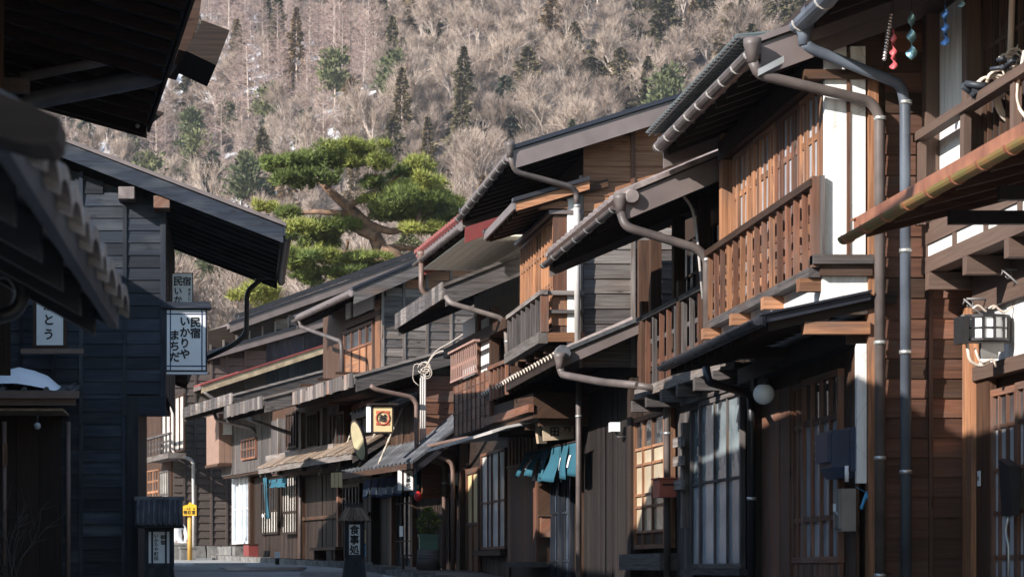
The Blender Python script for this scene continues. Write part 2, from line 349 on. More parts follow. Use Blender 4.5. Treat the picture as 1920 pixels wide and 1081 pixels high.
def LAP(parent, name, mat, u, v0, v1, z0, z1, t=0.03, t2=0.012):
    """lapped board on a wall at u facing -u (towards the camera): its lower edge stands proud"""
    if isinstance(mat, (list, tuple)): mat = random.choice(mat)
    d = (round(abs(v1-v0), 3), round(z1-z0, 3), t); key = (mat, d, 'lap')
    if key not in _cache:
        w, h = d[0], d[1]; b = MB()
        b.hexa([(0, -w/2, 0), (-t, -w/2, 0), (0, w/2, 0), (-t, w/2, 0), (0, -w/2, h), (-t2, -w/2, h), (0, w/2, h), (-t2, w/2, h)][:8], 1)
        # hexa expects i along x: swap so that x grows with i
        b.v = [b.v[i] for i in (1, 0, 3, 2, 5, 4, 7, 6)]
        _cache[key] = b.mesh(name, mat)
    o = link(name, _cache[key], parent, (u, (v0+v1)/2, z0))
    o.rotation_euler = (random.uniform(-.0015, .0015), 0, 0)
    return o
def round_path(pts, r, n=4):
    pts = [Vector(p) for p in pts]; out = [pts[0]]
    for i in range(1, len(pts)-1):
        a, b, c = pts[i-1], pts[i], pts[i+1]
        d0, d1 = (a-b), (c-b); k = min(r, d0.length*0.45, d1.length*0.45)
        p0, p1 = b + d0.normalized()*k, b + d1.normalized()*k
        for j in range(n+1):
            t = j/n; out.append(p0*(1-t)**2 + b*2*t*(1-t) + p1*t*t)
    out.append(pts[-1]); return out
def tube_part(parent, name, mat, pts, r, n=10, rr=0.12, **kw):
    b = MB(); b.tube(round_path(pts, rr), r, n); return b.build(name, mat, parent, **kw)
def empty(name, loc, rz=0.0, **kw):
    o = bpy.data.objects.new(name, None); COL.objects.link(o); o.empty_display_size = 0.2
    o.location = loc; o.rotation_euler = (0, 0, rz); return prop(o, **kw)
def text_mesh(body, size, spacing=1.0, bold=0.006):
    c = bpy.data.curves.new('text', 'FONT'); c.body = body; c.size = size; c.align_x = 'CENTER'; c.align_y = 'CENTER'; c.space_line = spacing; c.resolution_u = 2
    c.offset = size*bold
    o = bpy.data.objects.new('text', c); COL.objects.link(o)
    dg = bpy.context.evaluated_depsgraph_get(); me = bpy.data.meshes.new_from_object(o.evaluated_get(dg))
    bpy.data.objects.remove(o); return me
def lettering(parent, body, size, loc, face, mat='ink', spacing=1.0, bold=0.0, **kw):
    """flat print; face: direction its front looks in, in the parent's frame"""
    me = text_mesh(body, size, spacing, bold)
    xs = [v.co.x for v in me.vertices]; ys = [v.co.y for v in me.vertices]; me.transform(Matrix.Translation((-(min(xs)+max(xs))/2, -(min(ys)+max(ys))/2, 0)))
    k = size*0.03; b2 = MB()
    for q, (dx, dy) in enumerate(((0, 0), (k, 0), (-k, 0), (0, k), (0, -k))):
        o0 = len(b2.v); b2.v += [(v.co.x+dx, v.co.y+dy, v.co.z+0.0004*q) for v in me.vertices]
        for f_ in me.polygons: b2.face([o0+i for i in f_.vertices], [(0, 0)]*len(f_.vertices))
    bpy.data.meshes.remove(me); me = b2.mesh('lettering', mat)
    o = link('lettering', me, parent); f = Vector(face).normalized(); x = Vector((0, 0, 1)).cross(f).normalized(); y = f.cross(x)
    o.matrix_local = Matrix.Translation(loc) @ Matrix((x, y, f)).transposed().to_4x4()
    return prop(o, **kw)
def ray(px, py): return (px-VX)/F, (HY-py)/F
def at(px, py, Z):
    a, b = ray(px, py); return Vector((a*Z, Z, EYE+b*Z))

# ---------------------------------------------------------------- terrain
def zroad(y): return 0.0366*y if y < 41 else 1.5 + 0.013*(y-41)
_base = [(-60, -2.2), (0, 0), (41, 1.5), (66, 1.83), (84, 6.0), (100, 8), (200, 20), (260, 36), (700, 172), (1100, 330)]
def zterr(x, y):
    e = y if y < 90 else y + 0.55*max(-60, min(160, x))*min(1, (y-90)/120)
    z = _base[-1][1]
    for (a, za), (b, zb) in zip(_base, _base[1:]):
        if e <= b: z = za + (zb-za)*(e-a)/(b-a); break
    k = max(0, min(1, (y-110)/160))
    z += k*(5.5*math.sin(x/31.0+y/60.0+0.6) + 3.0*math.sin(x/13.0-y/37.0+1.9) + 4.5*math.sin(y/52.0+x/90.0))
    return z
# ================================================================ GROUND, ROAD, HILL
def ground_material():
    m, nt, b = nmat('hillside_litter_and_snow'); L = nt.links.new
    g = nd(nt, 'ShaderNodeNewGeometry'); n = nd(nt, 'ShaderNodeTexNoise'); n.inputs['Scale'].default_value = 0.35; n.inputs['Detail'].default_value = 8
    L(g.outputs['Position'], n.inputs['Vector'])
    r = ramp(nt, [(0.3, (0.060, 0.044, 0.036)), (0.55, (0.14, 0.105, 0.085)), (0.75, (0.21, 0.165, 0.135))]); L(n.outputs['Fac'], r.inputs[0])
    n2 = nd(nt, 'ShaderNodeTexNoise'); n2.inputs['Scale'].default_value = 0.020; n2.inputs['Detail'].default_value = 7; n2.inputs['Roughness'].default_value = 0.68; L(g.outputs['Position'], n2.inputs['Vector'])
    sp = nd(nt, 'ShaderNodeSeparateXYZ'); L(g.outputs['Position'], sp.inputs[0])
    mr = nd(nt, 'ShaderNodeMapRange'); mr.inputs[1].default_value = 230; mr.inputs[2].default_value = 420; mr.inputs[3].default_value = -0.2; mr.inputs[4].default_value = 0.04; L(sp.outputs[1], mr.inputs[0])
    mx0 = nd(nt, 'ShaderNodeMapRange'); mx0.inputs[1].default_value = -20; mx0.inputs[2].default_value = 90; mx0.inputs[3].default_value = 0.05; mx0.inputs[4].default_value = -0.10; L(sp.outputs[0], mx0.inputs[0])
    ad = nd(nt, 'ShaderNodeMath', operation='ADD'); L(n2.outputs['Fac'], ad.inputs[0]); L(mr.outputs[0], ad.inputs[1])
    ad2 = nd(nt, 'ShaderNodeMath', operation='ADD'); L(ad.outputs[0], ad2.inputs[0]); L(mx0.outputs[0], ad2.inputs[1])
    r2 = ramp(nt, [(0.50, (0, 0, 0)), (0.53, (1, 1, 1))]); L(ad2.outputs[0], r2.inputs[0])
    mx = nd(nt, 'ShaderNodeMix', data_type='RGBA'); L(r2.outputs[0], mx.inputs[0]); L(r.outputs[0], mx.inputs[6]); mx.inputs[7].default_value = (0.80, 0.82, 0.86, 1)
    L(mx.outputs[2], b.inputs['Base Color']); b.inputs['Roughness'].default_value = 0.95
    return m
def build_ground():
    xs = [-900, -500, -300, -200] + [-150 + 5*i for i in range(81)] + [300, 400, 600, 1000]
    ys = [-60, -30, 0] + [4*i for i in range(1, 17)] + [66 + 6*i for i in range(110)] + [740, 800, 900, 1000, 1100]
    b = MB(); b.grid([[(x, y, zterr(x, y)) for x in xs] for y in ys])
    b.build('ground', ground_material(), kind='structure')
    b = MB(); b.grid([[(x, y, zroad(y) + 0.006) for x in (-2.6 - 0.2*max(0, y-44), 0.8 - 0.2*max(0, y-44)*1.0, 4.3 if y < 30 else 4.3 - 0.16*(y-30))] for y in [-30 + 3*i for i in range(32)]])
    b.build('road', 'road', kind='structure')
build_ground()

# ---------------------------------------------------------------- trees
M['twig'] = tinted('bare_twigs', (0.37, 0.285, 0.235), 0.34, 0.85, hue2=(0.49, 0.39, 0.32))
M['twigpink'] = tinted('larch_twigs', (0.41, 0.295, 0.26), 0.3, 0.85, hue2=(0.48, 0.36, 0.31))
M['trunkpale'] = tinted('pale_bark', (0.42, 0.35, 0.305), 0.35, 0.85)
M['cedar'] = tinted('winter_cedar_foliage', (0.125, 0.105, 0.060), 0.4, 0.8, hue2=(0.215, 0.145, 0.085))
M['fir'] = tinted('dark_green_foliage', (0.075, 0.088, 0.060), 0.3, 0.8, hue2=(0.12, 0.125, 0.075))
M['hillpine'] = tinted('hill_pine_foliage', (0.115, 0.130, 0.062), 0.3, 0.8, hue2=(0.18, 0.175, 0.085))
M['pineneedle'] = tinted('yellow_green_pine_needles', (0.135, 0.172, 0.045), 0.5, 0.6, hue2=(0.285, 0.290, 0.068))  # the needles' own yellow-green, varied from pad to pad
M['pinebark'] = plain('red_pine_bark', (0.27, 0.165, 0.11), 0.9, c2=(0.075, 0.05, 0.04), scale=3.5, bump=0.9)
def seg(b, p, q, r0, r1, mi=0):
    """three sided tapered twig"""
    d = (q-p).normalized(); nx = d.orthogonal().normalized(); ny = d.cross(nx); k = len(b.v)
    for c, r in ((p, r0), (q, r1)):
        for j in range(3):
            a = 2.094*j; b.v.append(tuple(c + nx*math.cos(a)*r + ny*math.sin(a)*r))
    for j in range(3):
        m = (j+1) % 3; b.face([k+j, k+m, k+3+m, k+3+j], [(0, 0)]*4, mi)
def twig(b, p, q, w, mi=0):
    d = (q-p).normalized(); s = d.cross(Vector((random.uniform(-1, 1), random.uniform(-1, 1), random.uniform(-1, 1))))
    s = s.normalized()*w if s.length > 1e-4 else Vector((w, 0, 0)); k = len(b.v)
    b.v += [tuple(p-s), tuple(p+s), tuple(q)]; b.face([k, k+1, k+2], [(0, 0)]*3, mi)
def rdir(d, ang, up=0.0):
    o = Vector((random.gauss(0, 1), random.gauss(0, 1), random.gauss(0, 1))); o = (o - d*o.dot(d)).normalized()
    v = d*math.cos(ang) + o*math.sin(ang); v.z += up; return v.normalized()
def bare_mesh(seed, H=10.0, spread=0.55, levels=(5, 4, 5, 6), mat='twig', lean=0.0):
    random.seed(seed); b = MB()
    def grow(p, d, ln, r, k):
        mid = p + rdir(d, 0.12)*ln*0.5; q = mid + rdir(d, 0.16, 0.05)*ln*0.5
        seg(b, p, mid, r, r*0.82, 1); seg(b, mid, q, r*0.82, r*0.62, 1)
        if k == len(levels): return
        n = levels[k]
        for i in range(n):
            t = random.uniform(0.45, 1.0); s = p.lerp(mid, t*2) if t < 0.5 else mid.lerp(q, t*2-1)
            dd = rdir(d, random.uniform(0.3, 1.0)*spread*1.3, 0.18)
            if k == len(levels)-1:
                for _ in range(3):
                    e = rdir(dd, 0.5, 0.1); twig(b, s, s + e*ln*random.uniform(0.6, 1.2), 0.018, 0)
            else: grow(s, dd, ln*random.uniform(0.55, 0.8), r*0.5, k+1)
    grow(Vector((0, 0, -0.4)), Vector((lean, 0, 1)).normalized(), H*0.30, H*0.0115, 0)
    for _ in range(1): pass
    return b.mesh('bare_tree', [mat, 'trunkpale'])
def larch_mesh(seed, H=14.0):
    random.seed(seed); b = MB(); t0 = Vector((0, 0, -0.4)); top = Vector((random.uniform(-.3, .3), 0, H))
    seg(b, t0, t0.lerp(top, 0.5), H*0.011, H*0.008, 1); seg(b, t0.lerp(top, 0.5), top, H*0.008, 0.02, 1)
    for i in range(150):
        t = random.uniform(0.28, 0.99); p = t0.lerp(top, t); ln = (1.02-t)*H*0.24 + 0.5; a = random.uniform(0, 6.28)
        d = Vector((math.cos(a), math.sin(a), random.uniform(0.1, 0.6))).normalized(); q = p + d*ln
        twig(b, p, q, 0.028, 0)
        for _ in range(6):
            s = p.lerp(q, random.uniform(0.2, 1)); twig(b, s, s + rdir(d, 0.8, 0.15)*ln*0.42, 0.016, 0)
    return b.mesh('larch_tree', ['twigpink', 'trunkpale'])
def leaf(b, p, d, s, mi=0):
    d = d.normalized(); w = d.orthogonal().normalized(); w = Quaternion(d, random.uniform(0, 6.28)) @ w; k = len(b.v)
    b.v += [tuple(p - w*s*0.42), tuple(p + w*s*0.42), tuple(p + d*s + w*s*0.14), tuple(p + d*s - w*s*0.14)]
    b.face([k, k+1, k+2, k+3], [(0, 0)]*4, mi)
def conifer_mesh(seed, H=13.0, W=0.20, mat='cedar', n=1500, droop=-0.25, s=0.42, pw=0.8, lo=0.05):
    random.seed(seed); b = MB(); seg(b, Vector((0, 0, -0.5)), Vector((0, 0, H*0.97)), H*0.014, 0.02, 1)
    lump = [(random.uniform(0, 6.28), random.uniform(0.1, 0.95), random.uniform(0.7, 1.25)) for _ in range(26)]
    for i in range(n):
        t = lo + (1-lo)*random.random()**1.15; a = random.uniform(0, 6.28)
        rmax = H*W*(1-t)**pw*(0.75 + 0.25*math.sin(t*40+seed))
        for la, lt, lk in lump:
            if abs(t-lt) < 0.06 and math.cos(a-la) > 0.6: rmax *= lk
        rr = rmax*math.sqrt(random.uniform(0.15, 1)); p = Vector((math.cos(a)*rr, math.sin(a)*rr, t*H))
        d = Vector((math.cos(a), math.sin(a), droop + random.uniform(-0.35, 0.5)))
        leaf(b, p, d, s*random.uniform(0.6, 1.4)*(1.1-0.4*t))
    return b.mesh('conifer_tree', [mat, 'twig'])
def clump_tree_mesh(seed, H=9.0, mat='hillpine', n=1300):
    random.seed(seed); b = MB(); seg(b, Vector((0, 0, -0.5)), Vector((0.2, 0.1, H*0.85)), H*0.02, 0.05, 1)
    for k in range(15):
        a = random.uniform(0, 6.28); t = random.uniform(0.35, 1); rr = H*0.26*(1.15-t)*random.uniform(0.4, 1.2)
        c = Vector((math.cos(a)*rr, math.sin(a)*rr, t*H*0.95)); seg(b, Vector((0, 0, c.z*0.85)), c, 0.07, 0.03, 1)
        for i in range(n//15):
            o = Vector((random.gauss(0, 1), random.gauss(0, 1), random.gauss(0, 0.5)))*H*0.072
            leaf(b, c+o, Vector((o.x, o.y, abs(o.z)+0.5)), 0.42*random.uniform(0.6, 1.3))
    return b.mesh('hill_pine_tree', [mat, 'twig'])
BARE = [bare_mesh(11, 10, 0.55), bare_mesh(12, 11, 0.5), bare_mesh(13, 9, 0.62), bare_mesh(14, 10, 0.7, (6, 4, 5, 5)), bare_mesh(15, 12, 0.42), bare_mesh(16, 10, 0.6, (4, 5, 5, 6))]
BROOM = [bare_mesh(21, 12, 0.62, (7, 5, 5, 6)), bare_mesh(22, 12, 0.55, (8, 5, 5, 6), lean=0.15)]
LARCH = [larch_mesh(31, 10.5), larch_mesh(32, 11.5), larch_mesh(33, 9.5)]
CEDAR = [conifer_mesh(41, 10, 0.26, n=2000), conifer_mesh(42, 9, 0.30, n=2200, pw=.7), conifer_mesh(43, 11, 0.22, n=2000), conifer_mesh(46, 8, 0.36, n=2200, pw=0.6)]
FIR = [conifer_mesh(44, 11, 0.24, 'fir', 1500, -0.1), conifer_mesh(45, 9, 0.30, 'fir', 1500, 0.0, pw=0.6)]
NEAR = [conifer_mesh(47, 9, .28, 'fir', 8000, -0.1, .19), conifer_mesh(48, 8, .34, 'hillpine', 8000, 0.1, .19, pw=.55)]
HPINE = [clump_tree_mesh(51), clump_tree_mesh(52, 8)]
SKYLINE = [(-60, 180), (60, 200), (280, 245), (310, 330), (530, 440), (560, 590), (640, 545), (780, 500), (880, 430), (960, 300), (1290, 195), (1400, 80), (1500, 60), (1620, -10)]
def skyl(px):
    for (a, ya), (b_, yb) in zip(SKYLINE, SKYLINE[1:]):
        if a <= px <= b_: return ya + (yb-ya)*(px-a)/(b_-a)
    return -200
def proj(p): return VX + F*p[0]/p[1], HY - F*(p[2]-EYE)/p[1]
def vnoise(x, y): return (math.sin(x*1.3+y*0.7)+math.sin(x*0.6-y*1.1+2)+math.sin(x*2.3+1.1+y*1.9)*0.6+math.sin(-x*1.9+y*2.7)*0.4)/3.0
def plant_hill():
    random.seed(99); pts = []; cell = {}; ever = []
    for _ in range(26000):
        Y = 125 + 640*random.random()**0.8; px = random.uniform(-80, 1640); x = (px-VX)/F*Y
        near = Y < 230
        gap = 3.1
        key = (int(x//gap), int(Y//gap))
        if any((key[0]+i, key[1]+j) in cell and (cell[(key[0]+i, key[1]+j)][0]-x)**2 + (cell[(key[0]+i, key[1]+j)][1]-Y)**2 < gap*gap for i in (-1, 0, 1) for j in (-1, 0, 1)): continue
        z = zterr(x, Y); cell[key] = (x, Y)
        n = vnoise(x/17.0, Y/22.0) + random.uniform(-0.25, 0.25); n2 = vnoise(x/9.0+5, Y/30.0-3) + random.uniform(-.3, .3)
        pxc, pyc = proj((x, Y, z+4))
        if pxc < 700 and pyc < 470: k = 'larch' if n2 > 0.05 else 'bare'
        else: k = 'bare'
        if n > 0.70 and n2 > -0.2: k = 'cedar'
        elif n < -0.72: k = 'fir' if n2 < 0.05 else 'pine'
        if pxc > 1180 and pyc < 100 and n2 > -0.1: k = 'cedar'
        if 640 < pxc < 980 and 170 < pyc < 430 and random.random() < 0.28: k = random.choice(('cedar', 'cedar', 'cedar', 'fir', 'pine'))
        if pxc < 470 and pyc > 230 and random.random() < 0.3: k = random.choice(('pine', 'fir'))
        if k in ('bare', 'larch') and random.random() < 0.13: k = random.choice(('cedar', 'cedar', 'cedar', 'cedar', 'fir', 'pine'))
        sc = random.uniform(0.65, 1.3)
        if k in ('cedar', 'fir', 'pine') and Y < 235: k = 'near'
        if k in ('cedar', 'fir', 'pine', 'near'):
            if any((q[1]-x)**2+(q[2]-Y)**2 < 30 for q in ever): k = 'bare'
            else: ever.append((k, x, Y))
        if k == 'bare' and pxc > 820 and pyc > 130 and random.random() < 0.55: k = 'broom'
        pts.append([k, x, Y, z, sc])
    return pts
HILL = plant_hill()
KINDS = {'bare': (BARE, 'bare_tree', 'tree', 'bare grey tree on the wooded hillside', 'bare trees on the hillside'),
         'broom': (BROOM, 'spreading_tree', 'tree', 'bare fan-crowned tree on the hillside', 'bare fan-crowned trees on the hillside'),
         'larch': (LARCH, 'larch_tree', 'tree', 'leafless larch on the hillside', 'larches on the hillside'),
         'cedar': (CEDAR, 'cedar_tree', 'tree', 'brownish pointed cedar on the hillside', 'cedars on the hillside'),
         'near': (NEAR, 'evergreen_tree', 'tree', 'dense dark evergreen on the hillside', 'dense evergreens on the hillside'),
         'fir': (FIR, 'fir_tree', 'tree', 'dark green conifer among the bare trees on the hillside', 'dark firs on the hillside'),
         'pine': (HPINE, 'hill_pine_tree', 'tree', 'light green pine on the wooded hillside', 'green pines on the hillside')}
HT = {'near': 9, 'bare': 8.5, 'broom': 10, 'larch': 10.5, 'cedar': 9.5, 'fir': 9, 'pine': 8}
def tree_words(label, group, px, py, cat):
    w = ('left of the old pine' if px < 470 else 'above the old pine' if px < 900 else 'above the plank gable' if px < 1260 else 'by the right-hand roofs')
    t = ('near the top edge' if py < 60 else 'high up' if py < 170 else 'halfway down' if py < 300 else 'low down')
    return dict(label=label.replace('on the hillside', 'on the hill').replace('on the wooded hillside', 'on the hill').replace('high on the hillside', 'on the hill').replace('among the bare trees on the hill', 'on the hill') + ' ' + t + ' ' + w, cat=cat, group=group + ' ' + t + ' ' + w)
def put_trees():
    rest = {}
    for k, (meshes, name, cat, label, group) in KINDS.items():
        ps = []
        for q in HILL:
            if q[0] != k: continue
            pxt, pyt = proj((q[1], q[2], q[3] + HT[k]*q[4])); pxb, pyb = proj((q[1], q[2], q[3]))
            vis = pyt < skyl(pxt) - 6 and pyb > 6 and -10 < pxt < 1600
            ps.append((not vis, -HT[k]*q[4]/q[2], q))
        ps.sort(key=lambda t: t[:2]); n = 0
        for hid, _, q in ps:
            pxt, pyt = proj((q[1], q[2], q[3] + HT[k]*q[4]))
            if not hid and n < 290:
                o = link(name, random.choice(meshes), None, (q[1], q[2], q[3]), **tree_words(label, group, pxt, pyt, cat)); o.rotation_euler = (0, 0, random.uniform(0, 6.28)); o.scale = (q[4]*random.uniform(.9, 1.15),)*2 + (q[4],); n += 1
            else: rest.setdefault(k, []).append(q)
    # the far wood beyond the countable trees: one object, instanced
    ng = bpy.data.node_groups.new('far_wood', 'GeometryNodeTree'); ng.interface.new_socket('Geometry', in_out='INPUT', socket_type='NodeSocketGeometry'); ng.interface.new_socket('Geometry', in_out='OUTPUT', socket_type='NodeSocketGeometry')
    gi = ng.nodes.new('NodeGroupInput'); go = ng.nodes.new('NodeGroupOutput'); jn = ng.nodes.new('GeometryNodeJoinGeometry'); L = ng.links.new
    V = []; var = []; scl = []; rot = []; srcs = []
    for k in KINDS:
        for me in KINDS[k][0]: srcs.append((k, me))
    for k, lst in rest.items():
        idx = [i for i, (kk, _) in enumerate(srcs) if kk == k]
        for q in lst: V.append((q[1], q[2], q[3])); var.append(random.choice(idx)); scl.append(q[4]); rot.append(random.uniform(0, 6.28))
    # low brush between the trees
    random.seed(5); ib = [i for i, (kk, _) in enumerate(srcs) if kk == 'bare']
    for _ in range(6000):
        Y = 120 + 560*random.random()**0.9; px = random.uniform(-40, 1600); x = (px-VX)/F*Y
        V.append((x, Y, zterr(x, Y)-0.3)); var.append(random.choice(ib)); scl.append(random.uniform(0.24, 0.46)); rot.append(random.uniform(0, 6.28))
    me = bpy.data.meshes.new('far_wood'); me.from_pydata(V, [], [])
    for nm, ty, vals in (('variant', 'INT', var), ('size', 'FLOAT', scl), ('turn', 'FLOAT', rot)):
        at_ = me.attributes.new(nm, ty, 'POINT'); at_.data.foreach_set('value', vals)
    o = bpy.data.objects.new('far_wood', me); COL.objects.link(o); prop(o, 'mass of bare and evergreen woodland filling the hillside', 'woodland', None, 'stuff')
    def attr(nm, ty):
        a = ng.nodes.new('GeometryNodeInputNamedAttribute'); a.data_type = ty; a.inputs[0].default_value = nm; return a.outputs[0]
    byme = {}
    for ob in COL.objects:
        if ob.type == 'MESH': byme.setdefault(ob.data.name, ob)
    for i, (k, m_) in enumerate(srcs):
        src = byme.get(m_.name)
        if src is None: continue
        oi = ng.nodes.new('GeometryNodeObjectInfo'); oi.inputs[0].default_value = src; oi.transform_space = 'ORIGINAL'; oi.inputs[1].default_value = True
        ip = ng.nodes.new('GeometryNodeInstanceOnPoints'); L(gi.outputs[0], ip.inputs[0]); L(oi.outputs['Geometry'], ip.inputs['Instance'])
        cmp = ng.nodes.new('FunctionNodeCompare'); cmp.data_type = 'INT'; cmp.operation = 'EQUAL'
        ints = [s for s in cmp.inputs if s.type == 'INT']; L(attr('variant', 'INT'), ints[0]); ints[1].default_value = i
        L(cmp.outputs[0], ip.inputs['Selection'])
        cx = ng.nodes.new('ShaderNodeCombineXYZ'); L(attr('turn', 'FLOAT'), cx.inputs[2]); L(cx.outputs[0], ip.inputs['Rotation']); L(attr('size', 'FLOAT'), ip.inputs['Scale'])
        L(ip.outputs[0], jn.inputs[0])
    L(jn.outputs[0], go.inputs[0]); md = o.modifiers.new('wood', 'NODES'); md.node_group = ng
put_trees()

# ---------------------------------------------------------------- the old red pine above the roofs
def old_pine():
    random.seed(3); Z = 80.0
    base = at(722, 520, Z); root = empty('pine_tree', (base.x, base.y, zterr(base.x, Z)), label='large old red pine with cloud-like green pads rising above the dark roofs', cat='pine tree')
    O = root.location
    def W(px, py, dz=0.0): return at(px, py, Z+dz) - O
    b = MB()
    tr = [Vector((base.x+0.3, Z, zterr(base.x, Z)-0.4)) - O, W(724, 520), W(716, 475), W(702, 438), W(668, 402), W(640, 378), W(612, 352), W(596, 335)]
    b.tube(round_path(tr, 0.6, 3), 0.33, 10, True, 0, 0.10); b.build('trunk', 'pinebark', root)
    for pts, r0, r1 in (([(706, 444), (668, 428), (690, 420), (735, 437), (770, 422), (812, 416), (870, 424)], .26, .07), ([(672, 405), (628, 399), (580, 396), (552, 404), (535, 402)], .17, .06),
                        ([(700, 478), (660, 474), (600, 472), (552, 474), (530, 484)], .14, .05), ([(712, 470), (740, 462), (770, 466), (800, 462)], .2, .1), ([(650, 388), (690, 366), (730, 340), (760, 322)], .16, .05),
                        ([(612, 352), (640, 320), (668, 290)], .12, .04), ([(780, 424), (788, 390), (800, 372)], .11, .04), ([(606, 346), (570, 330), (545, 322)], .1, .04), ([(652, 450), (650, 470), (640, 492)], .08, .04), ([(716, 462), (750, 478), (770, 500)], .22, .12)):
        b = MB(); b.tube(round_path([W(x, y, random.uniform(-.6, .6)) for x, y in pts], 0.4, 3), r0*.72, 7, True, 0, r1*.7); b.build('limb', 'pinebark', root)
    pads = [(532, 322, 46, 19), (520, 306, 34, 14), (560, 300, 42, 15), (590, 333, 56, 22), (605, 300, 60, 17), (640, 285, 62, 18), (690, 278, 52, 17), (668, 303, 50, 18), (715, 302, 36, 17),
            (752, 322, 26, 18), (776, 310, 26, 26), (792, 340, 42, 24), (735, 350, 46, 20), (760, 378, 58, 24), (812, 372, 38, 24), (722, 378, 36, 18), (790, 404, 56, 20), (848, 398, 48, 20), (880, 408, 36, 18), (830, 432, 40, 16),
            (538, 396, 38, 17), (512, 392, 26, 13), (566, 430, 42, 20), (540, 446, 30, 15), (628, 428, 46, 22), (610, 452, 40, 16), (518, 478, 34, 18), (596, 484, 52, 22), (560, 500, 34, 18), (640, 492, 46, 16), (690, 484, 38, 14), (725, 484, 34, 14), (575, 520, 40, 20), (470, 545, 46, 26), (500, 520, 30, 20)]
    pads += [(780, 350, 44, 22), (806, 392, 50, 20), (845, 418, 50, 18), (720, 400, 40, 16), (862, 425, 40, 14), (760, 392, 56, 24), (835, 385, 44, 22), (880, 425, 40, 20), (780, 430, 50, 14), (600, 440, 40, 18), (540, 425, 34, 14), (560, 480, 44, 16), (650, 512, 46, 14), (700, 345, 34, 14), (585, 318, 40, 14), (490, 500, 34, 16), (560, 345, 30, 11), (690, 500, 44, 10), (630, 510, 36, 12)]
    for x, y, rx, ry in pads:
        b = MB(); x += random.uniform(-5, 5); y += random.uniform(-4, 4); c = W(x, y, random.uniform(-2.2, 2.2)); k = Z/F
        n = int(60 + rx*ry*0.40)
        lobes = [(Vector((random.gauss(0, .45)*rx*k, random.gauss(0, .5)*rx*k*0.9, random.gauss(0, .22)*ry*k)), random.uniform(.22, .55)) for _ in range(11)]
        for _ in range(n):
            lc, lr = random.choice(lobes)
            o = Vector((random.gauss(0, 1), random.gauss(0, 1), random.gauss(0, 1))).normalized()*random.random()**0.4
            p = c + lc + Vector((o.x*rx*k*lr, o.y*rx*k*lr, o.z*ry*k*lr*1.25))
            for _ in range(7):
                d = rdir(Vector((o.x*0.5, o.y*0.5, 0.8)).normalized(), random.uniform(0.1, 1.4)); twig(b, p, p + d*random.uniform(0.13, 0.30), 0.017)
        b.build('foliage_pad', 'pineneedle', root)
old_pine()
# ---------------------------------------------------------------- thin winter haze
def haze():
    m, nt, b = nmat('winter_haze'); nt.nodes.remove(b); v = nd(nt, 'ShaderNodeVolumePrincipled'); v.inputs['Color'].default_value = (.80, .86, .95, 1); v.inputs['Density'].default_value = HAZE; v.inputs['Anisotropy'].default_value = 0.2
    nt.links.new(v.outputs[0], nt.nodes['Material Output'].inputs['Volume'])
    b = MB(); b.box(-960, 1060, -70, 1120, -12, 520); b.build('haze', m, kind='stuff')
HAZE = 0.0002
haze()
# ================================================================ HOUSES: frame and builders
class House:
    """local frame: x = along the street away from the camera, y = towards the left, z = up from the ground at its near corner"""
    def __init__(s, name, label, cat, px, Z, d, X=None, group=None):
        X = (px-VX)/F*Z if X is None else X
        n = math.hypot(1, d); s.U = (d/n, 1/n); s.V = (-1/n, d/n); s.O = (X, Z, zroad(Z)); s.d = d
        s.e = empty(name, s.O, math.atan2(1, d), label=label, cat=cat, group=group)
    def uw(s, px, py, v=0.0):
        a, b = ray(px, py); x0 = s.O[0]+v*s.V[0]; y0 = s.O[1]+v*s.V[1]
        u = (a*y0 - x0)/(s.U[0]-a*s.U[1]); Z = y0+u*s.U[1]; return u, EYE+b*Z-s.O[2]
    def vw(s, px, py, u=0.0):
        a, b = ray(px, py); x0 = s.O[0]+u*s.U[0]; y0 = s.O[1]+u*s.U[1]
        v = (a*y0 - x0)/(s.V[0]-a*s.V[1]); Z = y0+v*s.V[1]; return v, EYE+b*Z-s.O[2]
    def L(s, px, py, Z):
        p = at(px, py, Z); dx, dy = p.x-s.O[0], p.y-s.O[1]
        return Vector((dx*s.U[0]+dy*s.U[1], dx*s.V[0]+dy*s.V[1], p.z-s.O[2]))
    def P(s, px, py, v):
        u, w = s.uw(px, py, v); return Vector((u, v, w))
    def S(s, px, py, u):
        v, w = s.vw(px, py, u); return Vector((u, v, w))
    def rect(s, v, pn, pf, yt, yb):
        """facade rectangle: near and far column, top and bottom row at the near column"""
        u0, w1 = s.uw(pn, yt, v); _, w0 = s.uw(pn, yb, v); u1, _ = s.uw(pf, yt, v); return u0, u1, w0, w1
    def world(s, p):
        return Vector((s.O[0]+p[0]*s.U[0]+p[1]*s.V[0], s.O[1]+p[0]*s.U[1]+p[1]*s.V[1], s.O[2]+p[2]))
    @property
    def rz(s): return math.atan2(s.U[1], s.U[0])

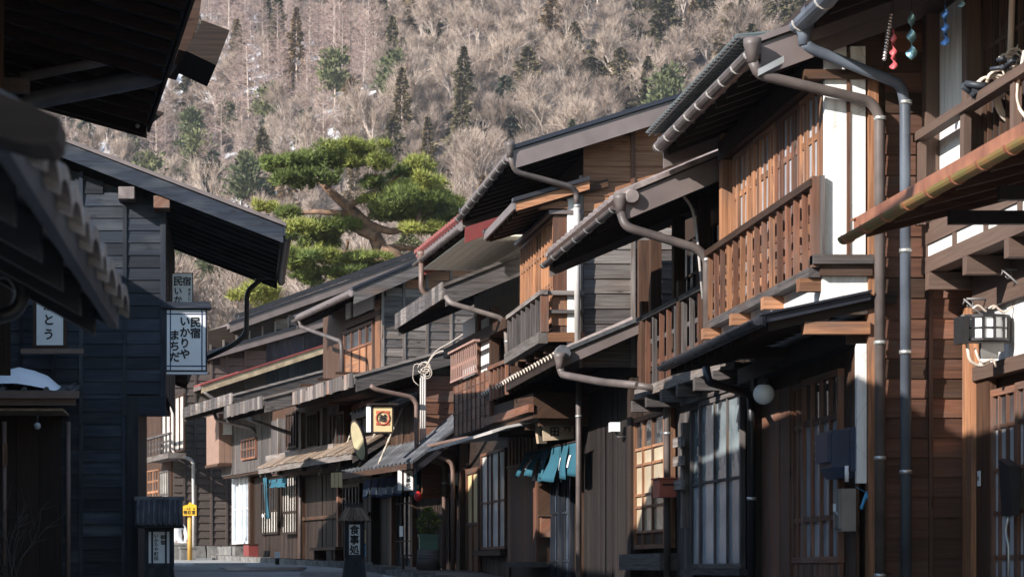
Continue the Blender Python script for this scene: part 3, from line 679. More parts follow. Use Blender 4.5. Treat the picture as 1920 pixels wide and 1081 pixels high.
def body(h, u0, u1, vf, vb, w0, w1, mat='dark', name='wall'):
    b = MB(); b.box(u0, u1, vb, vf, w0, w1); return b.build(name, mat, h.e)
def gable_roof(h, u0, u1, ve, we, sl, vr, sg=1, th=0.07, mat='metaldark', barge='metal', bh=0.20, bt=0.035, vwall=0.0, rafter='dark', rs=0.45, cap=None, capmat='metalnavy', back=True, soffit=None, fascia=None, far_barge=True, caph=0.05, capu=0.10):
    """roof rising from an eave line (ve, we) towards a ridge at vr; sg=+1: street lies at +v"""
    rise = sl*abs(ve-vr); wr = we+rise; vb = vr - sg*abs(ve-vr)
    b = MB(); b.prism([(ve, we), (vr, wr), (vr, wr+th), (ve, we+th)] if sg > 0 else [(ve, we), (ve, we+th), (vr, wr+th), (vr, wr)], u0+bt, u1-bt)
    rf = b.build('roof', mat, h.e)
    if back:
        b = MB(); b.prism([(vr, wr), (vb, we), (vb, we+th), (vr, wr+th)], u0+bt, u1-bt); b.build('back_roof', mat, h.e)
    s = -sl*sg
    def bar(u, dv0=0.0):
        b = MB(); b.prism([(ve, we-bh+th*0.6), (vr, wr-bh+th*0.6), (vr, wr+th*0.6), (ve, we+th*0.6)], u, u+bt); b.build('bargeboard', barge, h.e)
        b = MB(); b.prism([(ve+sg*0.04, we+th*0.6+0.003), (vr, wr+th*0.6+0.003), (vr, wr+th*0.6+caph), (ve+sg*0.04, we+th*0.6+caph)], u-0.03, u+capu); b.build('verge_cap', capmat, h.e)
        if back:
            b = MB(); b.prism([(vr, wr-bh+th*0.6), (vb, we-bh+th*0.6), (vb, we+th*0.6), (vr, wr+th*0.6)], u, u+bt); b.build('bargeboard', barge, h.e)
    bar(u0)
    if far_barge: bar(u1-bt)
    b = MB(); b.prism([(ve+sg*0.004, we-0.05), (ve+sg*0.030, we-0.05), (ve+sg*0.030, we+th), (ve+sg*0.004, we+th)], u0, u1); b.build('eave_board', fascia or barge, h.e)
    vi = vwall - sg*0.3
    b = MB(); b.prism([(ve-sg*0.03, we-0.095+0.03*sl), (vi, we-0.095+sl*abs(ve-vi)), (vi, we-0.003+sl*abs(ve-vi)), (ve-sg*0.03, we-0.003+0.03*sl)], 0, 0.06); me = b.mesh('rafter', rafter)
    n = max(2, int((u1-u0-0.2)/rs))
    for i in range(n+1): link('rafter', me, h.e, (u0+0.07+(u1-u0-0.2)*i/n, 0, 0))
    if soffit:
        b = MB(); b.prism([(ve-sg*0.05, we-0.11), (vi, we-0.11+sl*abs(ve-vi)), (vi, we-0.10+sl*abs(ve-vi)), (ve-sg*0.05, we-0.10)], u0+0.06, u1-0.06); b.build('soffit', soffit, h.e)
    return rf
def gutter(h, u0, u1, v, w, r=0.055, mat='pipe', strap='strap', ns=None, closed=False, droop=0.0):
    b = MB(); n = 8; rows = []
    for k in (0, 1):
        rr = r - 0.008*k
        rows.append([(math.cos(math.pi + math.pi*j/n)*rr, math.sin(math.pi+math.pi*j/n)*rr) for j in range(n+1)])
    poly = rows[0] + list(reversed(rows[1]))
    if closed: poly = [(math.cos(2*math.pi*j/12)*r, math.sin(2*math.pi*j/12)*r) for j in range(12)]
    b.prism(poly, u0, u1); g = b.build('gutter', mat, h.e, (0, v, w))
    ns = ns or max(2, int((u1-u0)/0.6))
    b = MB(); b.prism([(math.cos(math.pi+math.pi*j/8)*(r+.006), math.sin(math.pi+math.pi*j/8)*(r+.006)) for j in range(9)] + [(math.cos(2*math.pi-math.pi*j/8)*(r-.002), math.sin(2*math.pi-math.pi*j/8)*(r-.002)) for j in range(9)], 0, 0.028); me = b.mesh('gutter_strap', strap)
    for i in range(ns): link('gutter_strap', me, g, (u0+0.12+(u1-u0-0.25)*i/max(1, ns-1), 0, 0))
    return g
def pipe(h, pts, r=0.04, mat='pipe', rr=0.13, straps=(), name='downpipe', hopper=False):
    o = tube_part(h.e, name, mat, pts, r, 12, rr)
    for p in straps:
        b = MB(); b.lathe([(r+0.007, -0.014), (r+0.007, 0.014)], p, 12); b.build('pipe_strap', 'strap', o)
    if hopper:
        p = pts[0]; b = MB(); b.lathe([(r+0.003, -0.02), (r*1.15, 0.05), (r*1.65, 0.11), (r*1.7, 0.16)], p, 12); b.build('rain_hopper', mat, o)
    return o
def lap_wall(h, u, va, vb, w0, w1, pitch, mat, battens=(), bmat=None, top=None, bw=0.04, t=0.028):
    """lapped boards on a wall that faces the camera; top(v) may cut it off along a slope"""
    v0, v1 = min(va, vb), max(va, vb); w = w0
    cuts = sorted([v0, v1] + [q for q in battens if v0 < q < v1])
    while w < w1 - 0.02:
        hgt = min(pitch*random.uniform(0.96, 1.04), w1-w)
        for a, c in zip(cuts, cuts[1:]):
            x0, x1 = a+0.002, c-0.002
            if top:
                # keep only what lies under the slope
                ok = [x for x in (x0 + (x1-x0)*i/12 for i in range(13)) if top(x) > w + hgt]
                if len(ok) < 2: continue
                x0, x1 = ok[0], ok[-1]
            LAP(h.e, 'plank', mat, u, x0, x1, w, w+hgt+0.012, t)
        w += hgt
    for q in battens:
        wt = min(w1, top(q)) if top else w1
        if wt > w0+0.1: BX(h.e, 'batten', bmat or mat, u-t-0.016, u+0.004, q-bw/2, q+bw/2, w0, wt)
def boards(h, v, u0, u1, w0, w1, bw, mat, t=0.022, name='board', gap=0.006):
    """upright boards on the street front"""
    n = max(1, round((u1-u0)/bw)); s = (u1-u0)/n
    for i in range(n): BX(h.e, name, mat, u0+i*s+gap/2, u0+(i+1)*s-gap/2, v, v+t+random.choice((0, .004, .008)), w0, w1)
def boards_side(h, u, v0, v1, w0, w1, bw, mat, t=0.022, name='board', top=None):
    v0, v1 = min(v0, v1), max(v0, v1); n = max(1, round((v1-v0)/bw)); s = (v1-v0)/n
    for i in range(n): BX(h.e, name, mat, u-t-random.choice((0, .004, .008)), u, v0+i*s+.003, v0+(i+1)*s-.003, w0, w1 if not top else min(w1, top(v0+(i+.5)*s)))
def lattice(h, name, v, u0, u1, w0, w1, us, ws, mat, pane, fr=0.045, bar=0.022, t=0.05, panes=True, rails=True, back=0.012, extra_rail=()):
    """framed window or door on the street front: frame > pane, slat, rail. us, ws: inner bar positions"""
    u0, u1 = min(u0, u1), max(u0, u1); b = MB(); v1 = v+t
    b.box(u0, u1, v, v1, w1-fr, w1); b.box(u0, u1, v, v1, w0, w0+fr); b.box(u0, u0+fr, v+.001, v1-.001, w0+fr, w1-fr); b.box(u1-fr, u1, v+.001, v1-.001, w0+fr, w1-fr)
    f = b.build(name, mat, h.e)
    us = sorted(us); ws = sorted(ws)
    for q in us: BX(f, 'slat', mat, q-bar/2, q+bar/2, v+t*0.35, v1-0.006, w0+fr, w1-fr).rotation_euler = (0, random.uniform(-.004, .004), 0)
    for q in ws: BX(f, 'rail', mat, u0+fr, u1-fr, v+t*0.30, v1-0.010, q-bar/2, q+bar/2)
    if panes:
        cu = [u0+fr] + us + [u1-fr]; cw = [w0+fr] + ws + [w1-fr]
        for i in range(len(cu)-1):
            for j in range(len(cw)-1):
                pm = pane[j % len(pane)] if isinstance(pane, (list, tuple)) else pane
                o = BX(f, 'pane', pm, cu[i], cu[i+1], v+back, v+back+0.006, cw[j], cw[j+1])
                o.rotation_euler = (random.uniform(-.004, .004), 0, random.uniform(-.012, .012))
    return f
def spread(a, b, n): return [a + (b-a)*(i+1)/(n+1) for i in range(n)]
def railing(h, v, u0, u1, w0, w1, n, mat, nrail=2, top='redbrown', pw=0.05, t=0.04, topw=0.06, name='railing', slatw=None):
    b = MB(); b.box(u0-0.05, u1+0.05, v-0.045, v+0.045, w1-topw, w1); r = b.build(name, top, h.e)
    for i in range(n):
        q = u0 + (u1-u0)*i/(n-1) + random.uniform(-.006, .006); sw = (slatw or pw)*random.uniform(0.9, 1.1); _b = BX(r, 'baluster', mat, q-sw/2, q+sw/2, v-t/2, v+t/2, w0, w1-topw); _b.rotation_euler = (random.uniform(-.008, .008), random.uniform(-.010, .010), random.uniform(-.04, .04))
    for j in range(nrail):
        q = w0 + (w1-topw-w0)*(j+1)/(nrail+1); BX(r, 'rail', mat, u0, u1, v-t/2-0.022, v-t/2-0.002, q-0.025, q+0.025)
    return r
def tile_row(h, u0, u1, v, w, pitch, mat, r=0.055, ln=0.3, sl=0.35, sg=1, name='eave_tile'):
    """round-ended eave tiles along an eave"""
    b = MB(); n = 9
    poly = [(math.cos(math.pi*j/n)*r*1.15, math.sin(math.pi*j/n)*r) for j in range(n+1)]
    b.prism([(p[0], p[1]) for p in poly], 0, -sg*ln, 'y')
    for k in range(len(b.v)):
        x, y, z = b.v[k]; b.v[k] = (x, y, z + sl*abs(y))
    me = b.mesh(name, mat); c = max(1, int((u1-u0)/pitch))
    for i in range(c): link(name, me, h.e, (u0+(i+.5)*(u1-u0)/c, v, w))
def latp(h, name, v, pn, pf, yt, yb, cols, rows, mat, pane, **kw):
    u0, w1 = h.uw(pn, yt, v); w0 = h.uw(pn, yb, v)[1]; u1 = h.uw(pf, yt, v)[0]
    us = [h.uw(p, yt, v)[0] for p in cols] if not isinstance(cols, int) else spread(u0, u1, cols)
    return lattice(h, name, v, u0, u1, w0, w1, us, [h.uw(pn, y, v)[1] for y in rows], mat, pane, **kw)
def bxf(h, name, mat, v, pn, pf, yt, yb, t=0.05, **kw):
    u0, u1, w0, w1 = h.rect(v, pn, pf, yt, yb); return BX(h.e, name, mat, u0, u1, v-t, v, w0, w1, **kw)
def bxs(h, name, mat, u, pa, pb, yt, yb, t=0.05, **kw):
    v0, w1 = h.vw(pa, yt, u); v1, w0 = h.vw(pb, yb, u); return BX(h.e, name, mat, u-t, u, v0, v1, w0, w1, **kw)

# ---------------------------------------------------------------- nearest house on the right
A = House('townhouse', 'brown house with white plaster panels and an umber balcony at the right', 'house', 0, 10, 0, X=5.44, group=None)
body(A, 0, 7.97, -0.08, -7, -0.6, 3.30, 'darkbrown'); body(A, 0.0, 7.94, 0.18, -6.98, 3.36, 5.3, 'darkbrown', 'upper_wall')
def build_A():
    h = A; wf = h.S(1719, 516, 8)[2]
    w1, w2, w3 = h.S(1719, 487, 8)[2], h.S(1719, 463, 8)[2], h.S(1719, 424, 8)[2]
    BX(h.e, 'floor_beam', 'umber', 0, 7.99, 0.20, 0.335, wf, w1); BX(h.e, 'wall_beam', 'umber', 0, 7.985, 0.21, 0.332, w2, w3)
    for k in range(11): BX(h.e, 'plaster_panel', 'plaster', 7.9-k*0.72-0.69, 7.9-k*0.72, 0.27, 0.315, w1+0.002, w2-0.002)
    for k in range(12): BX(h.e, 'stud', 'umber', 7.9-k*0.72-0.03, 7.9-k*0.72+0.05 if k else 7.975, 0.26, 0.328, w1, w2)
    for k in range(9): BX(h.e, 'joist', 'umber', 7.86-k*0.92-0.10, 7.86-k*0.92, -0.05, 0.34, wf-0.13, wf-0.004)
    BX(h.e, 'overhang_floor', 'dark', 0, 7.98, -0.07, 0.235, wf+0.01, wf+0.05)
    # posts of the upper front, wall panels, lattice windows and balcony rail
    top = 5.25
    posts = [(7.84, 7.94), (6.85, 6.95), (5.35, 5.45), (3.8, 3.9), (2.2, 2.3)]
    for a, c in posts: BX(h.e, 'post', 'umber', a-0.01, c+0.01, 0.22, 0.34, w3+0.001, top)
    BX(h.e, 'plaster_panel', 'plaster', 6.97, 7.82, 0.20, 0.245, w3, top)
    for a, c in ((5.49, 6.81), (3.94, 5.31), (2.34, 3.76)):
        lattice(h, 'window', 0.20, a, c, w3+0.02, top-0.1, spread(a, c, 9), [w3+0.75, top-0.5], 'darkbrown', 'glass', fr=0.05, bar=0.028)
    r = railing(h, 0.385, 0.2, 7.82, w3-0.02, h.S(1722, 254, 7.84)[2]+0.02, 8, 'umber', 1, 'umber', 0.09, 0.05, 0.065)
    # lower front: corner post, head beam, plaster, sliding door
    c = h.P(1810, 700, 0.0); w_b0, w_b1 = h.P(1824, 716, 0)[2], h.P(1824, 690, 0)[2]
    BX(h.e, 'corner_post', 'orange', 7.74, 7.96, -0.09, 0.035, 0, h.S(1810, 580, 8)[2])
    BX(h.e, 'lintel', 'umber', 4.2, 7.735, -0.06, 0.03, w_b0, w_b1); BX(h.e, 'plaster_panel', 'plaster', 4.2, 7.735, -0.05, -0.02, w_b1+0.001, w_b1+0.40)
    BX(h.e, 'wall_beam', 'umber', 4.2, 7.735, -0.055, 0.032, w_b1+0.401, 3.29)
    BX(h.e, 'door_jamb', 'darkbrown', 7.45, 7.733, -0.06, 0.0, 0, w_b0-0.001)
    u0, wt = h.uw(1842, 736, -0.03); u1 = 5.9; wb = h.uw(1842, 1110, -0.03)[1]
    for (a, c_) in ((7.42, 6.72), (6.73, 6.02)):
        lattice(h, 'sliding_door', -0.05 if a > 7 else -0.005, a, c_, 0.10, wt, spread(c_, a, 3), [h.uw(1842, y, -.03)[1] for y in (805, 885, 964, 1044)], 'redbrown', ['shoji', 'shoji', 'shoji', 'shoji', 'glass'], fr=0.05, bar=0.028, t=0.045)
    BX(h.e, 'door_post', 'umber', 5.86, 6.0, -0.07, 0.045, 0, w_b0+0.001)
    BX(h.e, 'wall_board', 'darkbrown', 0, 5.85, -0.07, 0.0, 0, 3.29)
    # main roof
    g = h.L(1512, 48, 17.85)
    gable_roof(h, 0, 7.88, g[1]-0.02, g[2]+0.05, 0.36, -3.4, mat='metaldark', barge='metal', bh=0.22, fascia='metal', vwall=0.3, rafter='dark', rs=0.45)
    gutter(h, 0, 7.90, g[1]+0.045, g[2]+0.02, 0.075, 'pipeblue', 'pipelight', ns=12)
    zc = 17.82
    pipe(h, [h.L(1508, 55, zc)+Vector((0, 0, -0.1)), h.L(1522, 92, zc), h.L(1688, 158, zc), h.L(1697, 190, zc), h.L(1699, 1130, zc)], 0.041, 'pipeblue', 0.16, [h.L(1698, y, zc) for y in (192, 470, 660, 884)], hopper=True)
    # iron scroll brackets under the overhang
    for px, py, Z in ((1884, 505, 16.7), (1812, 560, 17.4)):
        b = MB(); p = h.L(px, py, Z); s = 0.26
        b.tube([p, p+Vector((0, -s, 0))], 0.010, 6); b.tube([p+Vector((0, -s, 0.01)), p+Vector((0, -s, -s))], 0.010, 6); b.tube([p+Vector((0, 0.02, 0)), p+Vector((0, -s, -s*0.95))], 0.008, 6)
        for c, sg in ((p+Vector((0, -0.02, -0.04)), 1), (p+Vector((0, -s+0.03, -s+0.03)), -1), (p+Vector((0, -s*0.7, -s*0.3)), 1)):
            b.tube([c + Vector((0, math.cos(a)*0.045*(1-a/9), sg*math.sin(a)*0.045*(1-a/9))) for a in [0.6*i for i in range(11)]], 0.006, 5)
        b.build('scroll_bracket', 'irongrey' if py > 450 else 'iron', h.e)
build_A()

A0 = House('townhouse', 'nearest house at the right edge, only its copper-edged pent roof and mossy gutter in view', 'house', 0, 15, 0, X=5.35)
def build_A0():
    h = A0; e = h.L(1584, 436, 14.95)
    body(h, -7, -0.2, 0, -6, -0.6, 5.6, 'umber')
    gable_roof(h, -7, e[0]+0.02, e[1]-0.09, e[2]+0.05, 0.26, 0.01, mat='copper', barge='darkbrown', bh=0.07, th=0.04, fascia='copper', capmat='copper', back=False, vwall=0.05, rafter='darkbrown', rs=0.6, caph=0.015, capu=0.08)
    gutter(h, -7, e[0]+0.10, e[1]-0.02, e[2]-0.02, 0.042, 'verdigris', 'copper', ns=16)
    for u in (-0.55, -1.5): BX(h.e, 'eave_arm', 'iron', u-.03, u+.03, 0.02, e[1]-.5, e[2]-0.02, e[2]+0.06)
    b = MB(); p = Vector((-0.9, 0.55, e[2]-0.14))
    for sg, c in ((1, p), (-1, p+Vector((0, -.16, -.16)))): b.tube([c+Vector((0, math.cos(a)*.07*(1-a/12), sg*math.sin(a)*.07*(1-a/12))) for a in [.6*i for i in range(14)]], .011, 6)
    b.tube([p+Vector((0, .1, .1)), p+Vector((0, -.5, -.45))], .012, 6); b.build('scroll_bracket', 'iron', h.e)
build_A0()
# ---------------------------------------------------------------- red-brown balcony house
B = House('townhouse', 'house with a red-brown slatted balcony over a black pent roof', 'house', 0, 18, 0, X=4.76)
def build_B():
    h = B; LEN = 4.05
    body(h, 0.05, LEN-0.03, 0.06, -6.5, -0.6, 2.95, 'darkbrown'); 
    ev = h.S(1424, 96, 0); sl = 0.36; vr = -3.3
    topw = lambda v: ev[2] + sl*(ev[1]-v) - 0.12
    b = MB(); b.prism([(0.26, 2.96), (-6.5, 2.96), (-6.5, 3.6), (vr, topw(vr)-0.02), (0.26, topw(0.26)-0.02)], 0.05, LEN-0.03); b.build('upper_wall', 'darkbrown', h.e)
    # lapped side wall
    lap_wall(h, 0.03, -0.08, -2.2, 0.0, 5.6, 0.151, ['brown', 'brown', 'brown', 'redbrown', 'darkbrown'], (-0.42,), 'brown', topw, 0.03, 0.026)
    BX(h.e, 'corner_post', 'orange', -0.035, 0.09, -0.02, 0.055, 0, h.S(1630, 150, 0)[2])
    # sleeve wall in white plaster at the near end of the overhang
    wb, wt = h.S(1545, 482, 0)[2], h.S(1545, 150, 0)[2]
    va, vb, vc, vd = h.vw(1546, 300)[0], h.vw(1587, 300)[0], h.vw(1593, 300)[0], h.vw(1622, 300)[0]
    BX(h.e, 'sleeve_wall', 'plaster', -0.01, 0.04, vb+0.002, va, wb, wt+0.25); BX(h.e, 'sleeve_wall', 'plaster', -0.012, 0.04, vd, vc-0.002, wb, wt+0.25)
    BX(h.e, 'sleeve_strip', 'redbrown', -0.025, 0.045, vc, vb, wb, wt+0.2); BX(h.e, 'sleeve_beam', 'darkbrown', -0.05, 0.06, vd-0.06, va+0.16, wt, wt+0.07)
    # ledge below the sleeve wall and the white band under the balcony
    v0, v1 = h.vw(1500, 490)[0], h.vw(1632, 490)[0]
    BX(h.e, 'ledge', 'greydark', -0.10, 0.05, v1, v0-0.08, h.S(1540, 497, 0)[2], h.S(1540, 480, 0)[2]); BX(h.e, 'ledge_beam', 'darkbrown', -0.06, 0.055, v1, v0-0.14, h.S(1540, 518, 0)[2], h.S(1540, 497, 0)[2]-0.001)
    wbl = h.S(1540, 518, 0)[2]
    BX(h.e, 'plaster_band', 'plaster', -0.005, LEN-0.1, 0.05, 0.398, 2.75, wbl+0.05)
    # balcony
    wr1 = h.S(1545, 337, 0)[2]; wfb, wft = h.S(1522, 520, 0)[2]+0.0, h.S(1522, 497, 0)[2]-0.02
    BX(h.e, 'balcony_beam', 'greydark', -0.02, LEN-0.05, 0.40, 0.50, wfb, wft)
    for u in (0.06, 1.30, 2.55, 3.8): BX(h.e, 'balcony_joist', 'orange', u-0.05, u+0.06, 0.36, 0.56, wfb-0.10, wfb-0.003)
    railing(h, 0.455, 0.0, LEN-0.08, wft+0.001, wr1, 15, ['redbrown', 'redbrown', 'orange', 'brown'], 2, 'darkbrown', 0.032, 0.042, 0.055)
    BX(h.e, 'balcony_post', 'redbrown', -0.055, 0.03, 0.425, 0.48, wft, wr1+0.02); BX(h.e, 'balcony_post', 'greydark', -0.06, -0.056+0.03, 0.388, 0.424, wft, wr1+0.025)
    # lattice screens behind it
    BX(h.e, 'post', 'orange', 0.06, 0.20, 0.27, 0.37, wft, wt+0.3); BX(h.e, 'post', 'orange', LEN-0.2, LEN-0.06, 0.27, 0.37, wft, wt+0.3)
    for k in range(4):
        a = 0.22 + k*0.86; c = a + 0.84
        lattice(h, 'shoji_screen', 0.28, a, c, wft+0.02, wt+0.05, [a+0.17, a+0.25, a+0.42, a+0.60, a+0.68], [wr1+0.42], ['orange', 'redbrown', 'orange'][k % 3], 'glassfrost', fr=0.05, bar=0.05, t=0.040, back=.012)
    BX(h.e, 'lintel', 'darkbrown', 0.06, LEN-0.06, 0.27, 0.38, wt+0.06, wt+0.24)
    BX(h.e, 'transom_panel', 'dark', 0.06, LEN-0.06, 0.262, 0.30, wt+0.241, wt+0.8)
    # black pent roof
    e = h.S(1437, 597, -0.12); ps = 0.22
    gable_roof(h, -0.12, LEN+0.05, e[1], e[2], ps, 0.06, mat='metalnavy', barge='metalnavy', bh=0.05, th=0.035, fascia='metalnavy', back=False, vwall=0.15, rafter='dark', rs=0.32, caph=0.02)
    gutter(h, -0.05, LEN, e[1]+0.055, e[2]-0.01, 0.04, 'pipeblack', 'pipeblack', ns=6)
    v0, v1 = h.vw(1505, 615)[0], h.vw(1628, 615)[0]
    BX(h.e, 'roof_arm', 'orange', -0.06, 0.06, v1, v0, h.S(1560, 627, 0)[2], h.S(1560, 604, 0)[2]); BX(h.e, 'roof_strut', 'greydark', -0.04, 0.04, h.vw(1552, 600)[0], h.vw(1529, 600)[0], h.S(1560, 603, 0)[2], h.S(1540, 580, 0)[2])
    BX(h.e, 'roof_arm', 'dark', 2.0, 2.1, 0.1, 0.6, h.S(1560, 627, 0)[2], h.S(1560, 604, 0)[2])
    # lower front
    wtop = h.P(1600, 640, 0.15)[2]
    BX(h.e, 'lintel', 'dark', 0.06, LEN-0.05, 0.06, 0.20, wtop-0.02, wtop+0.12)
    BX(h.e, 'plaster_strip', 'plaster', -0.005, 0.05, 0.062, 0.135, h.S(1610, 905, 0)[2], wtop-0.02)
    def U(px): return h.uw(px, 800, 0.15)[0]
    boards(h, 0.10, 0.055, U(1577)-0.002, 0.0, wtop-0.03, 0.13, 'darkbrown')
    wl = lambda y: h.uw(1576, y, 0.15)[1]
    wh = wl(690)
    def door(pn, pf, v, n):
        a, c = U(pn), U(pf)
        lattice(h, 'lattice_door', v, a, c, wl(1054), wh, spread(a, c, n), [wl(968), wl(778)], 'redbrown', ['glassfrost', 'glassfrost', 'glass'], fr=0.05, bar=0.045, t=0.05)
        boards(h, v+0.005, a, c, 0.03, wl(1054)-0.003, 0.085, 'redbrown', 0.03, 'wainscot_board')
    door(1576, 1507, 0.12, 3); door(1505, 1477, 0.07, 2)
    boards(h, 0.10, U(1476), U(1424), 0.02, wh, 0.42, 'redbrown', 0.03, 'door_panel')
    BX(h.e, 'door_post', 'dark', U(1424)+0.01, U(1424)+0.14, 0.06, 0.2, 0, wtop)
    BX(h.e, 'sill', 'darkbrown', 0.05, LEN-0.05, 0.06, 0.19, -0.3, 0.02)
    # main roof with its tiled gutter line
    rf = gable_roof(h, -0.06, LEN+0.05, ev[1], ev[2], sl, vr, mat='slate', barge='metal', bh=0.24, fascia='metaldark', capmat='metal', vwall=0.28, rafter='dark', rs=0.4)
    # shingle courses on the street slope
    for k in range(9):
        v0 = ev[1]-0.02-k*0.21; z0 = ev[2]+sl*(ev[1]-v0)+0.073
        for i in range(10):
            a = -0.02 + i*0.405; b = MB(); b.hexa([(a+.004, v0-.22, z0+.22*sl), (a+.400, v0-.22, z0+.22*sl), (a+.004, v0, z0+.006), (a+.400, v0, z0+.006), (a+.004, v0-.22, z0+.22*sl+.008), (a+.400, v0-.22, z0+.22*sl+.008), (a+.004, v0, z0+.026), (a+.400, v0, z0+.026)], 0)
            b.build('shingle', 'slate', rf)
    gutter(h, -0.10, LEN, ev[1]+0.055, ev[2]-0.01, 0.052, 'pipe', 'pipelight', ns=9, closed=True)
    b = MB(); v0, v1 = ev[1]+.17, ev[1]-.22; b.prism([(v0, ev[2]+.12), (v1, ev[2]+.155), (v1, ev[2]+.165), (v0, ev[2]+.13)], 0.0, LEN); sh = b.build('snow_guard_sheet', 'mesh_sheet', h.e)
    b = MB()
    for i in range(34): b.box(.0+i*LEN/34, .03+i*LEN/34, v1, v0, ev[2]+.10, ev[2]+.118)
    for j in range(7): b.box(0, LEN, v1+(v0-v1)*(j+.3)/7, v1+(v0-v1)*(j+.5)/7, ev[2]+.092, ev[2]+.1)
    b.build('snow_guard_wire', 'irongrey', sh, kind='stuff')
    zc = 17.75
    pipe(h, [h.L(1416, 108, zc)+Vector((0.1, 0, 0)), h.L(1422, 140, zc+.1), h.L(1632, 190, 17.9), h.L(1649, 215, 17.9), h.L(1651, 1130, 17.9)], 0.040, 'pipe', 0.16, [h.L(1650, y, 17.9) for y in (222, 642, 858, 1078)], hopper=True)
    b = MB(); p, q = h.L(1422, 137, 17.8), h.L(1470, 112, 17.8); b.prism([(p[1], p[2]-.02), (q[1], q[2]-.02), (q[1], q[2]+.03), (p[1], p[2]+.03)], p[0], p[0]+0.04); b.build('pipe_bracket', 'strap', h.e)
    pipe(h, [h.P(1324, 690, 0.86), h.P(1328, 715, 0.86), h.P(1398, 742, 0.22)+Vector((-.2, 0, 0)), h.P(1409, 765, 0.23), h.P(1409, 1100, 0.23)], 0.035, 'pipeblack', 0.12, [h.P(1409, 934, 0.23)])
build_B()

